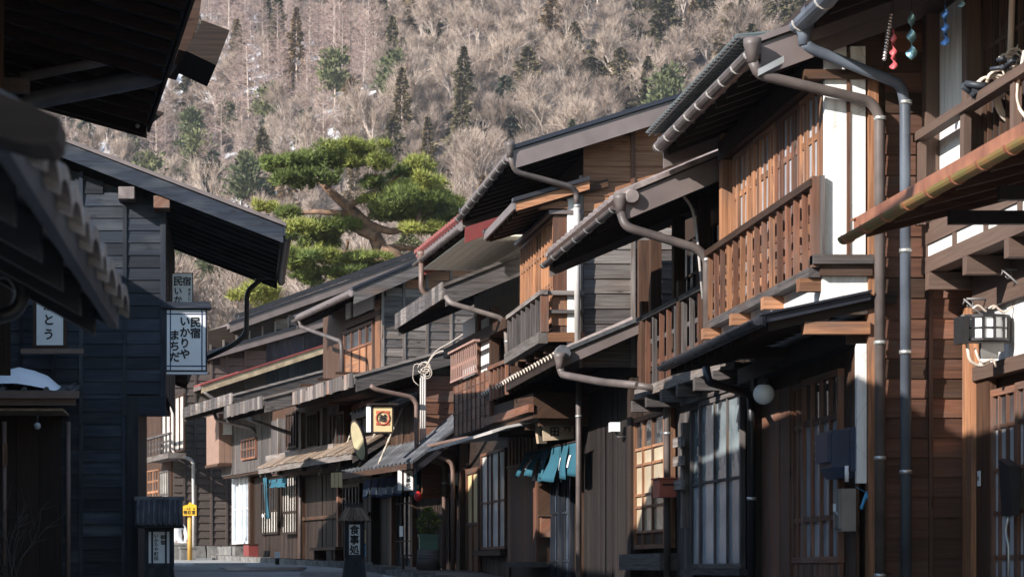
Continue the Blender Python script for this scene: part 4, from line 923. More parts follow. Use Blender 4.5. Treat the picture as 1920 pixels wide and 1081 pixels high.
# ---------------------------------------------------------------- house with the open balcony in deep shade
B2 = House('townhouse', 'house with tall blue-grey glass sliding windows under a deep shaded balcony', 'house', 0, 22.3, -0.03, X=4.76)
def build_B2():
    h = B2; LEN = 5.5
    ev = h.S(1168, 378, -0.1); sl = 0.42
    u_far = h.uw(1030, 480, ev[1])[0]
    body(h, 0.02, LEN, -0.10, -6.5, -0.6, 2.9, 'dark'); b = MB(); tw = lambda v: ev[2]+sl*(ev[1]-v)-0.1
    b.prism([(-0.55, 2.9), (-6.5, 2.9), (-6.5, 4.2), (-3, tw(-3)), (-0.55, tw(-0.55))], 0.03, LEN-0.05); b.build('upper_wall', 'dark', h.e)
    gable_roof(h, -0.1, u_far, ev[1], ev[2], sl, -3.0, mat='metaldark', barge='metal', bh=0.22, capmat='tilepale', fascia='darkbrown', vwall=-0.4, rafter='dark', rs=0.42)
    tile_row(h, 0.0, u_far, ev[1]+0.03, ev[2]+0.07, 0.27, 'tilepale', 0.06, 1.4, sl)
    gutter(h, -0.05, u_far+0.1, ev[1]+0.05, ev[2]-0.03, 0.043, 'pipe', 'strap', ns=7)
    b = MB(); p = h.S(1185, 368, -0.14); b.lathe([(0.06, -0.03), (0.075, 0.0), (0.05, 0.03), (0.02, 0.05)], p, 10, axis='x'); b.build('end_tile', 'tilepale', h.e)
    zc = 22.1
    pipe(h, [h.L(1166, 395, zc)+Vector((.06, 0, 0)), h.L(1172, 425, zc), h.L(1308, 466, zc), h.L(1326, 485, zc), h.L(1327, 665, zc)], 0.042, 'pipe', 0.16, [h.L(1326, 487, zc)], hopper=True)
    pipe(h, [h.L(1264, 350, 22.5), h.L(1298, 385, 22.5), h.L(1308, 450, 22.5), h.L(1318, 560, 22.5)], 0.014, 'pipelight', 0.3, name='conduit')
    # upper wall recess: posts and dark openings
    wb = h.P(1290, 700, 0.25)[2]; wt = h.P(1315, 535, 0.25)[2]
    for px in (1312, 1265, 1222, 1200):
        u = h.uw(px, 600, -0.02)[0]; BX(h.e, 'post', 'darkbrown', u-0.06, u+0.06, -0.12, 0.0, 2.9, tw(0)-0.02)
    for k in range(4):
        a = 0.25+k*1.28; lattice(h, 'window', -0.52, a, a+1.2, 3.05, tw(-0.5)-0.25, spread(a, a+1.2, 3), [4.0], 'dark', 'glass', bar=0.025)
    BX(h.e, 'balcony_beam', 'grey', 0.0, h.uw(1198, 720, .25)[0], 0.17, 0.30, wb-0.09, wb+0.02)
    BX(h.e, 'balcony_floor', 'dark', 0.0, h.uw(1198, 720, .25)[0], -0.5, 0.168, wb-0.06, wb-0.02)
    for k in range(6): BX(h.e, 'balcony_joist', 'greydark', 0.1+k*0.78, 0.2+k*0.78, -0.3, 0.34, wb-0.22, wb-0.093)
    railing(h, 0.235, 0.02, h.uw(1202, 650, .235)[0], wb+0.021, wt, 12, ['redbrown', 'brown', 'greydark'], 2, 'greydark', 0.035, 0.048, 0.05)
    for k in range(3): BX(h.e, 'balcony_post', 'darkbrown', 0.02+k*1.9, 0.12+k*1.9, 0.20, 0.28, wb+0.02, wt+0.16)
    # big sliding windows of the lower front
    W = lambda y: h.uw(1403, y, 0)[1]
    u0, u1, u2 = h.uw(1404, 900)[0], h.uw(1324, 900)[0], h.uw(1297, 900)[0]
    BX(h.e, 'window_head', 'greydark', u0-0.05, u2+0.1, -0.06, 0.10, W(727), W(712))
    BX(h.e, 'window_sill', 'greydark', u0-0.05, u2+0.1, -0.06, 0.10, W(1078), W(1066))
    lattice(h, 'sliding_window', 0.03, u0, u1, W(1065), W(728), [h.uw(1376, 900)[0], h.uw(1352, 900)[0]], [W(893)], 'greydark', ['glassfrost', 'glasssky'], fr=0.05, bar=0.025)
    lattice(h, 'sliding_window', -0.03, u1-0.04, u2, W(1065), W(728), [], [W(893)], 'greydark', ['glassfrost', 'glasssky'], fr=0.05, bar=0.025)
    boards(h, -0.09, u0-0.3, u2+0.2, -0.4, W(1079), 0.18, 'dark'); boards(h, -0.09, u0-0.3, LEN, W(711), 2.9, 0.2, 'dark')
    u3, u4 = h.uw(1296, 900)[0]+0.04, h.uw(1263, 900)[0]
    boards(h, -0.06, u3, u4, 0, W(712), 0.16, 'greydark')
    BX(h.e, 'post', 'grey', u3+0.1, u3+0.2, -0.03, 0.06, W(980), W(760))
    for y in (800, 840, 890): BX(h.e, 'cross_piece', 'grey', u3-0.02, u3+0.4, 0.061, 0.10, W(y)-0.05, W(y)+0.05)
    # lit lattice window with cream curtains
    W2 = lambda y: h.uw(1262, y, 0)[1]; a, c = h.uw(1262, 900)[0]+0.02, h.uw(1191, 900)[0]
    lattice(h, 'lattice_window', -0.03, a, c, W2(1026), W2(762), [h.uw(p, 900)[0] for p in (1246, 1224, 1206)], [W2(y) for y in (992, 942, 918, 858, 826)], 'orange', ['darkbrown', 'curtain', 'curtain', 'curtain', 'curtain', 'glass'], fr=0.05, bar=0.028)
    BX(h.e, 'window_sill', 'greydark', a-0.1, c+0.15, -0.06, 0.16, W2(1068), W2(1036)); BX(h.e, 'post', 'dark', c+0.02, c+0.22, -0.08, 0.05, -0.3, 2.9)
    boards(h, -0.09, u4+0.02, c, -0.4, W2(1069), 0.18, 'dark')
    pipe(h, [h.L(1196, 722, 25.4), h.L(1240, 730, 25.4), h.P(1251, 750, 0.09), h.P(1251, 1100, 0.09)], 0.036, 'pipe', 0.12, [h.P(1251, 812, 0.09)])
build_B2()

# ---------------------------------------------------------------- house with the orange plank gable
C = House('townhouse', 'tall house with an orange-brown plank gable above a little grey balcony', 'house', 0, 28, -0.029, X=4.6)
def build_C():
    h = C; LEN = 4.6
    ev = h.S(962, 290, -0.4); sl = 0.315
    tw = lambda v: ev[2]+sl*(ev[1]-v)-0.20
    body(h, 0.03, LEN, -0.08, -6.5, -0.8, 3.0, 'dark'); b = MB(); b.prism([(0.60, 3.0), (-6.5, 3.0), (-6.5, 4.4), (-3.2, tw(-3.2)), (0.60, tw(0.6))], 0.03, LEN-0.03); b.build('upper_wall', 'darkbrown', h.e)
    far = h.uw(884, 382, ev[1])[0]
    gable_roof(h, -0.4, max(far, LEN-0.2), ev[1], ev[2], sl, -3.2, mat='metalnavy', barge='metal', bh=0.21, th=0.08, fascia='metal', vwall=0.6, rafter='dark', rs=0.45)
    gutter(h, -0.35, max(far, LEN-0.2)+.05, ev[1]+0.05, ev[2]-0.03, 0.045, 'pipe', 'strap', ns=9)
    # gable planks: sheltered orange boards above, weathered grey below
    wsp = h.S(1090, 425, 0)[2]; w0 = h.S(1090, 640, 0)[2]-0.3
    bat = [h.vw(p, 400)[0] for p in (1186, 1283)]
    random.seed(12)
    lap_wall(h, 0.0, 0.60, -3.0, wsp, 8.5, 0.176, 'cedarwarm', bat, 'redbrown', lambda v: tw(v)+.22, 0.05)
    lap_wall(h, 0.0, 0.60, -0.5, w0, wsp-0.004, 0.172, ['grey', 'grey', 'greydark'], bat[:1], 'grey', None, 0.05)
    bxs(h, 'sky_blue_panel', 'white', -0.03, 1098, 1119, 252, 268, 0.02)
    v0, v1 = h.vw(1063, 500)[0], h.vw(1079, 500)[0]
    BX(h.e, 'sleeve_wall', 'plaster', -0.035, 0.03, v1, v0, w0+0.2, h.S(1070, 350, 0)[2]); BX(h.e, 'corner_post', 'grey', -0.05, 0.03, h.vw(1092, 500)[0], h.vw(1085, 500)[0], w0, h.S(1090, 330, 0)[2])
    pipe(h, [h.L(956, 292, 27.55), h.L(966, 322, 27.6), h.L(1070, 350, 27.8), h.L(1081, 362, 27.85), h.L(1081, 385, 27.85)], 0.034, 'pipe', 0.14, hopper=True); pipe(h, [h.L(1081, 384, 27.85), h.L(1083, 640, 27.85)], 0.036, 'pipelight', 0.14, [h.L(1082, 386, 27.85)])
    # small pent roof above the upper window
    e = h.S(968, 384, -0.15); f2 = h.uw(912, 440, e[1])[0]
    gable_roof(h, -0.15, f2, e[1], e[2], 0.30, 0.55, mat='metaldark', barge='orange', bh=0.10, th=0.05, fascia='metal', capmat='metaldark', back=False, vwall=0.62, rafter='darkbrown', rs=0.35)
    BX(h.e, 'roof_arm', 'orange', -0.06, 0.06, h.vw(1063, 380)[0], h.vw(1010, 380)[0], h.S(1030, 392, 0)[2], h.S(1030, 378, 0)[2])
    # bay with slatted shutters
    vb = h.vw(1036, 450)[0]; wbt, wbb = h.S(1036, 402, 0)[2], h.S(1036, 546, 0)[2]
    fb = h.uw(974, 480, vb)[0]
    b = MB(); b.box(0.01, fb, 0.55, vb-0.06, wbb-0.4, wbt); b.build('bay', 'darkbrown', h.e)
    BX(h.e, 'bay_side', 'redbrown', -0.012, 0.012, 0.79, vb-0.002, wbb-0.5, wbt-0.01); BX(h.e, 'bay_cap', 'metal', -0.05, fb+0.1, 0.60, vb+0.05, wbt+0.001, wbt+0.045)
    lattice(h, 'shutter', vb-0.055, 0.02, fb, wbb-0.35, wbt-0.02, spread(0.02, fb, 11), [wbt-0.35, wbb+0.1], 'orange', 'curtain', fr=0.05, bar=0.05, t=0.05)
    # little balcony
    vf = h.vw(1019, 560, -0.1)[0]; wt = h.S(1019, 544, -0.1)[2]; wb = h.S(1019, 622, -0.1)[2]; ff = h.uw(956, 590, vf)[0]
    railing(h, vf, -0.08, ff, wb, wt, 8, 'greydark', 2, 'grey', 0.035, 0.06, 0.05)
    BX(h.e, 'balcony_beam', 'grey', -0.1, ff+0.1, vf-0.05, vf+0.06, wb-0.13, wb-0.002); BX(h.e, 'balcony_beam', 'orange', -0.1, -0.02, 0.6, vf-0.052, wb-0.11, wb-0.003)
    BX(h.e, 'balcony_floor', 'dark', -0.018, ff, 0.55, vf-0.052, wb-0.08, wb-0.04)
    BX(h.e, 'balcony_post', 'redbrown', -0.11, -0.03, vf-0.06, vf+0.03, wb, wt+0.01); BX(h.e, 'rail', 'grey', -0.09, -0.04, 0.6, vf-0.06, wt-0.05, wt); BX(h.e, 'rail', 'greydark', -0.085, -0.045, 0.6, vf-0.06, (wt+wb)/2-0.02, (wt+wb)/2+0.02)
    bxs(h, 'balcony_panel', 'orange', -0.005, 1034, 1064, 556, 610, 0.02)
    for k in range(5): BX(h.e, 'brace', 'darkbrown', 0.2+k*0.7, 0.28+k*0.7, 0.5, vf-0.06, wb-0.22, wb-0.132)
    # tiled pent roof and its pipe
    e = h.S(1052, 672, -0.3); f3 = h.uw(905, 750, e[1])[0]
    gable_roof(h, -0.3, f3, e[1], e[2], 0.44, -0.1, mat='metaldark', barge='metal', bh=0.14, th=0.06, fascia='dark', capmat='tile', back=False, vwall=0.1, rafter='dark', rs=0.4)
    tile_row(h, -0.25, f3, e[1]+0.05, e[2]+0.05, 0.235, 'tilepale', 0.06, 0.9, 0.44)
    b = MB(); tip = Vector((0, e[1]+0.055, e[2]+0.06)); n = int((f3+0.25)/0.235)
    for i in range(n):
        u = -0.25+(i+.5)*(f3+.25)/n; b.tube([(u-0.1, tip.y, tip.z-0.03), (u-0.03, tip.y+.01, tip.z+0.02), (u+0.03, tip.y+.01, tip.z+0.02), (u+0.1, tip.y, tip.z-0.03)], 0.009, 5)
    b.build('mortar_edge', 'cable', h.e)
    b = MB(); p = h.S(1055, 662, -0.34); b.lathe([(0.09, -0.04), (0.10, 0.0), (0.07, 0.03), (0.02, 0.06)], p, 10, axis='x'); b.build('end_tile', 'tile', h.e)
    pipe(h, [h.L(1050, 688, 27.6), h.L(1054, 702, 27.6), h.L(1130, 716, 26.6), h.L(1197, 722, 25.4)], 0.043, 'pipe', 0.1, hopper=True)
    # dark board front of the ground floor
    wt2 = h.P(1190, 700, 0)[2]
    u0, u1 = 0.02, h.uw(1090, 800)[0]
    boards(h, -0.06, u0, u1, -0.3, wt2, 0.17, 'shadeblack'); BX(h.e, 'post', 'darkbrown', u1, u1+0.15, -0.07, 0.03, -0.3, wt2)
    BX(h.e, 'lintel', 'dark', 0, LEN, -0.06, 0.06, wt2+0.001, wt2+0.2)
    pipe(h, [h.P(1085, 640, 0.35), h.P(1085, 1100, 0.35)], 0.036, 'pipe', 0.1, [h.P(1085, 780, 0.35)])
build_C()

# ---------------------------------------------------------------- red-roofed house with the noren door
C2 = House('townhouse', 'house with a rust-red tile roof and cream soffit boards behind the plank gable', 'house', 0, 32.65, -0.089, X=4.46)
def build_C2():
    h = C2; LEN = 8.9
    body(h, 0.02, LEN, -0.10, -6, -0.8, 3.6, 'dark'); body(h, 0.5, 5.0, 0.35, -5.9, 3.601, h.S(872, 420, 0.5)[2]-.16, 'cream', 'upper_wall')
    e = h.S(872, 420, 0.5); f = h.uw(786, 503, e[1])[0]
    rf = gable_roof(h, 0.5, f, e[1], e[2], 0.37, -2.8, mat='redroof', barge='redpaint', bh=0.30, fascia='metal', capmat='redroof', vwall=0.4, rafter='darkbrown')
    for i in range(7): BX(h.e, 'soffit_board', 'cream', 0.54, f-.04, 0.352+(e[1]-.40)*i/7, 0.346+(e[1]-.40)*(i+1)/7, e[2]-.155, e[2]-.13)
    tile_row(h, 0.5, f, e[1]+0.09, e[2]+0.085, 0.24, 'redroof', 0.06, 1.6, 0.37)
    gutter(h, 0.5, f+.05, e[1]+0.065, e[2]-0.06, 0.042, 'pipe', 'pipe')
    k = h.uw(790, 500, e[1]+.06)[0]; p = Vector((k, e[1]+.06, e[2]-.1))
    pipe(h, [p, p+Vector((0, 0, -0.45)), p+Vector((0, -0.25, -0.6))], 0.04, 'pipered', 0.1, hopper=True)
    # grey plank roof with ribbed front
    e = h.S(836, 547, 0.9); f = h.uw(746, 595, e[1])[0]
    gable_roof(h, 0.9, f, e[1], e[2], 0.42, 0.2, mat='greydark', barge='greydark', bh=0.26, bt=0.05, th=0.10, fascia='greydark', capmat='grey', back=False, vwall=0.4, rafter='dark')
    n = 15
    for i in range(n): BX(h.e, 'fascia_board', ['grey', 'greydark', 'greydark'], 0.92+(f-0.95)*i/n, 0.92+(f-0.95)*(i+0.93)/n, e[1]+0.032, e[1]+0.055, e[2]-0.10, e[2]+0.14)
    pipe(h, [h.L(836, 556, 33.3), h.L(845, 568, 33.2), h.L(940, 596, 33.2), h.L(949, 612, 33.2), h.L(954, 715, 33.2)], 0.036, 'pipetan', 0.12, [h.L(951, 640, 33.2)])
    BX(h.e, 'wall_panel', 'darkbrown', 0.3, 5.0, 0.34, 0.36, 2.9, 3.6); BX(h.e, 'lintel', 'darkbrown', 0.3, 5.2, 0.0, 0.8, 3.60, 3.75)
    # projecting bay: metal siding, iron railing
    vb = 0.86; u0 = h.uw(917, 740, vb)[0]; u1 = h.uw(851, 740, vb)[0]; wt = h.uw(917, 690, vb)[1]; wb = h.uw(917, 797, vb)[1]
    body(h, u0, u1, vb-0.03, -0.09, wb, wt, 'redbrown', 'bay')
    n = 8
    for i in range(n):
        for j in range(5): BX(h.e, 'siding_panel', 'redbrown', u0+(u1-u0)*i/n+.006, u0+(u1-u0)*(i+1)/n-.01, vb-0.03, vb-0.012, wb+(wt-wb)*j/5+.004, wb+(wt-wb)*(j+1)/5-.004)
    for i in range(n+1): BX(h.e, 'siding_rib', 'redbrown', u0+(u1-u0)*i/n-.012, u0+(u1-u0)*i/n+.006, vb-0.03, vb+0.004, wb, wt)
    bu0 = h.uw(893, 660, vb+.05)[0]; bu1 = h.uw(846, 660, vb+.05)[0]; rt = h.uw(893, 636, vb+.05)[1]
    r = railing(h, vb+0.05, bu0, bu1, wt+0.02, rt, 14, 'ironpink', 1, 'ironpink', 0.018, 0.018, 0.03, slatw=0.018)
    BX(r, 'rail', 'ironpink', bu0-.02, bu1+.02, vb+0.035, vb+.065, wt+0.0, wt+0.03)
    bxf(h, 'wall_panel', 'shoji', 0.50, 891, 868, 592, 700, 0.03); BX(h.e, 'post', 'dark', bu0-0.12, bu0+0.02, 0.45, 0.55, wt-0.1, 3.6)
    q0, q1, qb, qt = h.rect(0.70, 922, 902, 590, 725); BX(h.e, 'white_panel', 'plaster', q0, q1, 0.66, 0.70, qb, qt); BX(h.e, 'post', 'redbrown', q1+.01, q1+.12, 0.62, 0.74, qb-.1, qt+.1); BX(h.e, 'post', 'darkbrown', q0-.13, q0-.01, 0.62, 0.74, qb-.1, qt+.1)
    railing(h, 0.95, h.uw(950, 700, .95)[0], h.uw(921, 700, .95)[0], h.uw(948, 740, .95)[1], h.uw(948, 675, .95)[1], 5, 'redbrown', 1, 'redbrown', 0.05, 0.04, 0.05)
    # low box under the tiled eave
    vq = 0.80; a, c = h.uw(1000, 770, vq)[0], h.uw(918, 770, vq)[0]
    b = MB(); b.box(a, c, -0.08, vq, h.uw(1000, 783, vq)[1], h.uw(1000, 735, vq)[1]); b.build('bay_shelf', 'darkbrown', h.e)
    BX(h.e, 'shelf_beam', 'redbrown', a-0.03, c+.02, vq+0.001, vq+0.07, h.uw(1000, 772, vq)[1], h.uw(1000, 757, vq)[1])
    for i in range(4): BX(h.e, 'brace', 'darkbrown', a+0.1+i*(c-a-0.3)/3, a+0.2+i*(c-a-.3)/3, 0, vq-0.1, h.uw(1000, 797, vq)[1], h.uw(1000, 783, vq)[1]-.002)
    # curved metal awning
    aw = h.uw(930, 806, 1.1); a0, a1 = aw[0], h.uw(806, 825, 1.1)[0]
    b = MB(); prof = [(1.15, aw[1]-0.04), (0.95, aw[1]+0.03), (0.6, aw[1]+0.10), (-0.05, aw[1]+0.15)]
    b.prism(prof + [(x, z+0.035) for x, z in reversed(prof)], a0, a1); b.build('awning', 'pipelight', h.e)
    # ground floor: glass doors, shutter case, window, door
    W = lambda y, px=1075: h.uw(px, y, 0)[1]
    u0, u1 = 0.03, h.uw(1031, 900)[0]
    lattice(h, 'glass_door', -0.09, u0, u0+0.52*(u1-u0), 0.0, W(880), spread(u0, u0+.52*(u1-u0), 2), [W(958), W(1050)], 'black', 'glassblue', fr=0.06, bar=0.03)
    lattice(h, 'glass_door', -0.05, u0+0.5*(u1-u0), u1, 0.0, W(880), spread(u0+.5*(u1-u0), u1, 2), [W(958), W(1050)], 'black', 'glassblue', fr=0.06, bar=0.03)
    BX(h.e, 'lintel', 'dark', 0.0, u1+0.3, -0.09, 0.02, W(879), W(865)); boards(h, -0.09, u0, u1, W(864), 3.5, 0.2, 'dark')
    u2, u3 = h.uw(1014, 900)[0], h.uw(1003, 900, 0.2)[0]
    boards(h, -0.09, u1+0.02, u2, 0, 3.4, 0.25, 'black')
    u4 = h.uw(949, 900, 0.2)[0]; wt, wb = h.uw(1000, 800, 0.2)[1], h.uw(1000, 1052, 0.2)[1]
    b = MB(); b.box(u3, u4, -0.08, 0.16, wb, wt); cs = b.build('shutter_case', 'darkbrown', h.e)
    ws = h.uw(1000, 868, .2)[1]
    n = 9
    for i in range(n): BX(cs, 'panel', 'redbrown', u3+(u4-u3)*i/n+.004, u3+(u4-u3)*(i+1)/n-.004, 0.16, 0.18, wb, ws)
    for i in range(8): BX(cs, 'slat', 'redbrown', u3+(u4-u3)*(i+.25)/8, u3+(u4-u3)*(i+.75)/8, 0.16, 0.19, ws+.03, wt-.08)
    BX(cs, 'cap', 'redbrown', u3-0.05, u4+0.05, -0.05, 0.26, wt, wt+0.06); BX(cs, 'base', 'greydark', u3-0.03, u4+.03, 0.0, 0.24, wb-0.08, wb-0.002); BX(cs, 'rail', 'redbrown', u3, u4, 0.181, 0.20, ws, ws+.04)
    W3 = lambda y: h.uw(946, y, 0)[1]; a, c = h.uw(946, 900)[0], h.uw(896, 900)[0]
    lattice(h, 'sliding_window', -0.05, a, (a+c)/2+0.03, W3(1028), W3(838), spread(a, (a+c)/2, 1), [W3(936)], 'redbrown', ['shoji', 'blind'], fr=0.045, bar=0.03)
    lattice(h, 'sliding_window', -0.09, (a+c)/2-0.02, c, W3(1028), W3(838), spread((a+c)/2, c, 1), [W3(936)], 'redbrown', ['shoji', 'blind'], fr=0.045, bar=0.03)
    BX(h.e, 'window_sill', 'darkbrown', a-.05, c+.05, -0.08, 0.08, W3(1040), W3(1030)); boards(h, -0.10, a, c, 0.1, W3(1041), 0.2, 'darkbrown')
    for i in range(4): BX(h.e, 'stone', 'stone', a+(c-a)*i/4+.01, a+(c-a)*(i+1)/4-.01, -0.06, 0.06, -0.2, 0.09)
    a, c = h.uw(893, 900)[0], h.uw(869, 900)[0]
    lattice(h, 'side_door', -0.08, a, c, 0.1, W3(862), spread(a, c, 1), [W3(975)], 'redbrown', ['orange', 'gold'], fr=0.09, bar=0.05)
    boards(h, -0.085, c+.02, h.uw(838, 900)[0], -0.3, 2.6, 0.16, 'darkbrown')
    BX(h.e, 'post', 'darkbrown', c+0.01, c+.16, -0.08, 0.06, -0.2, 2.7)
build_C2()

# ---------------------------------------------------------------- restaurant with the tile awning
D = House('restaurant', 'two-storey wooden restaurant with grey plank gable and long board-covered lower roof', 'restaurant', 838, 41.5, -0.2)
def build_D():
    h = D; LEN = 5.2
    e1 = h.S(668, 714, -0.25); f1 = h.uw(553, 750, e1[1])[0]
    e2 = h.S(664, 548, 0.3); f2 = h.uw(556, 585, e2[1])[0]; sl2 = 0.44
    tw = lambda v: e2[2]+sl2*(e2[1]-v)-0.16
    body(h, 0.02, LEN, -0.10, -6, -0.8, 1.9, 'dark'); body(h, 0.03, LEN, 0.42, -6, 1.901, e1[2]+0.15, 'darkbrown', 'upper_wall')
    b = MB(); b.prism([(0.90, e1[2]), (-4.5, e1[2]), (-4.5, tw(-3.6)), (-1.5, tw(-1.5)), (0.90, tw(0.9))], 0.65, LEN+0.3); b.build('attic_wall', 'darkbrown', h.e)
    gable_roof(h, 0.3, f2, e2[1], e2[2], sl2, -1.5, mat='metalnavy', barge='greydark', bh=0.24, fascia='metal', vwall=0.9, rafter='dark')
    gutter(h, 0.3, f2, e2[1]+.06, e2[2]-.03, 0.05, 'pipe', 'pipe')
    pipe(h, [h.L(561, 600, 45.5), h.L(564, 612, 45.5), h.L(640, 640, 42.6), h.L(642, 700, 42.6)], 0.036, 'pipe', 0.14)
    bat = [h.vw(p, 600, .62)[0] for p in (717, 757, 800, 845)]
    random.seed(4); wsp = h.S(757, 540, .62)[2]
    lap_wall(h, 0.62, h.vw(714, 600, .62)[0], -1.5, wsp, tw(-1.5)+.2, 0.150, 'orange', bat, 'grey', tw, 0.045)
    lap_wall(h, 0.62, h.vw(714, 600, .62)[0], -1.2, h.S(757, 700, .62)[2], wsp-.004, 0.150, ['grey', 'grey', 'greydark'], bat, 'grey', tw, 0.045)
    vw_ = h.vw(714, 600, .62)[0]
    latp(h, 'upper_window', vw_-0.06, 703, 648, 600, 700, [690, 677, 662], [640], 'redbrown', ['orange', 'glass'], fr=0.06, bar=0.045)
    bxf(h, 'post', 'orange', vw_+0.0, 712, 703, 560, 705, 0.09); bxf(h, 'plaster_panel', 'plaster', vw_-0.03, 700, 662, 548, 578, 0.03); bxf(h, 'plaster_panel', 'plaster', vw_-0.03, 657, 648, 566, 595, 0.03)
    bxf(h, 'lintel', 'darkbrown', vw_+0.01, 712, 645, 579, 590, 0.09)
    # lower roof: ribbed weathered front boards
    gable_roof(h, -0.25, f1, e1[1], e1[2], 0.29, -1.2, mat='greydark', barge='greydark', bh=0.24, bt=0.05, th=0.10, fascia='greydark', capmat='grey', back=False, vwall=0.5, rafter='dark')
    n = 22
    for i in range(n): BX(h.e, 'fascia_board', ['rust', 'greydark', 'rust', 'grey'], -0.22+(f1+0.2)*i/n, -0.22+(f1+0.2)*(i+0.92)/n, e1[1]+0.032, e1[1]+0.058, e1[2]-0.10+random.uniform(-.012, .012), e1[2]+0.15)
    for k in range(3): BX(h.e, 'roof_batten', 'darkbrown', 0.4+k*1.4, 0.46+k*1.4, e1[1]-0.5, e1[1]+0.2, e1[2]+0.17, e1[2]+0.21)
    # side wall of rust-brown boards
    random.seed(8)
    lap_wall(h, 0.0, 0.46, -0.7, 1.2, h.S(800, 690, 0)[2]+.3, 0.21, 'redbrown', (), None, lambda v: e1[2]+0.29*(e1[1]-v)-0.2, t=0.03)
    pipe(h, [h.L(694, 722, 40.9), h.L(705, 730, 40.9), h.L(772, 744, 41.0), h.L(781, 756, 41.0), h.L(781, 856, 41.0), h.L(828, 868, 41.2), h.L(833, 880, 41.2), h.L(833, 1075, 41.2)], 0.040, 'pipered', 0.13, [h.L(833, 905, 41.2)])
    pipe(h, [h.L(930, 812, 38.5), h.L(848, 826, 39.5), h.L(803, 836, 40.3), h.L(803, 848, 40.3), h.L(846, 866, 40.3), h.L(849, 880, 40.3), h.L(849, 1075, 40.3)], 0.036, 'pipered', 0.12)
    for k, px in enumerate((789, 793, 797)): pipe(h, [h.L(px, 695, 41.2), h.L(px, 855, 41.2)], 0.016, 'pipelight', 0.05, name='conduit')
    # middle front: windows, boards, little tiled hood
    W = lambda y, px=780, v=0.45: h.uw(px, y, v)[1]
    U = lambda px, v=0.45: h.uw(px, 800, v)[0]
    boards(h, 0.42, 0.02, U(690), 1.95, W(742), 0.20, 'darkbrown')
    latp(h, 'window', 0.43, 735, 705, 768, 830, 3, [], 'darkbrown', 'glass'); latp(h, 'window', 0.43, 690, 664, 760, 822, 2, [], 'darkbrown', 'glassfrost')
    BX(h.e, 'wall_beam', 'redbrown', 0.0, LEN, 0.421, 0.50, W(742), W(728))
    e = h.P(735, 762, 0.95); gable_roof(h, e[0], h.uw(662, 780, .95)[0], e[1], e[2], 0.42, 0.44, mat='tile', barge='tile', bh=0.05, th=0.05, back=False, vwall=0.5, rafter='dark', capmat='tile')
    tile_row(h, e[0], h.uw(662, 780, .95)[0], e[1]+.02, e[2]+0.05, 0.24, 'tile', 0.055, 0.5, 0.42)
    # tile awning over the door, hung on twisted ropes
    ea = h.P(778, 872, 0.92); fa = h.uw(632, 890, 0.92)[0]; sa = 0.80
    rf = gable_roof(h, ea[0], fa, ea[1], ea[2], sa, 0.12, mat='tile', barge='metaldark', bh=0.18, th=0.05, back=False, vwall=0.0, rafter='dark', capmat='tile', fascia='darkbrown')
    tile_row(h, ea[0], fa, ea[1]+0.04, ea[2]+0.055, 0.27, 'tile', 0.05, 1.05, sa, name='roof_tile')
    for k in range(4):
        b = MB(); vq = ea[1]-0.05-k*0.26; zq = ea[2]+0.075+sa*(ea[1]-vq); b.prism([(vq, zq-.035), (vq+.03, zq-.035), (vq+.03, zq+.0), (vq, zq+.012)], ea[0]+.02, fa-.02); b.build('tile_course', 'tile', h.e)
    for px, py in ((757, 800), (716, 830), (676, 800), (640, 850)):
        a = h.P(px, py-20, 0.5); u = a[0]; b = MB(); p, q = Vector((u, 0.46, a[2]+.3)), Vector((u+0.25, ea[1]-0.02, ea[2]+0.12))
        for s in (0, math.pi):
            b.tube([p.lerp(q, t/24) + Vector((math.cos(t*0.9+s)*.016, 0, math.sin(t*0.9+s)*.016)) for t in range(25)], 0.015, 5)
        b.build('hanging_rope', 'rope', h.e)
    # ground floor: boards, dark lattice entrance
    W0 = lambda y, px=830: h.uw(px, y, 0)[1]; U0 = lambda px: h.uw(px, 950, 0)[0]
    boards(h, -0.09, 0.02, U0(775), -0.3, 1.9, 0.09, 'dark', 0.04, 'lattice_slat', 0.04)
    lattice(h, 'sliding_door', -0.08, U0(774), U0(732), 0.0, 1.75, spread(U0(774), U0(732), 4), [0.5, 1.2], 'dark', 'glass')
    boards(h, -0.085, U0(731), LEN, -0.3, 1.88, 0.22, 'dark')
    for px in (735, 774): BX(h.e, 'post', 'redbrown', U0(px)-.07, U0(px)+.07, -0.1, 0.03, -0.3, 1.9)
    bxf(h, 'poster', 'paper', 0.05, 755, 749, 985, 1005, 0.01)
build_D()

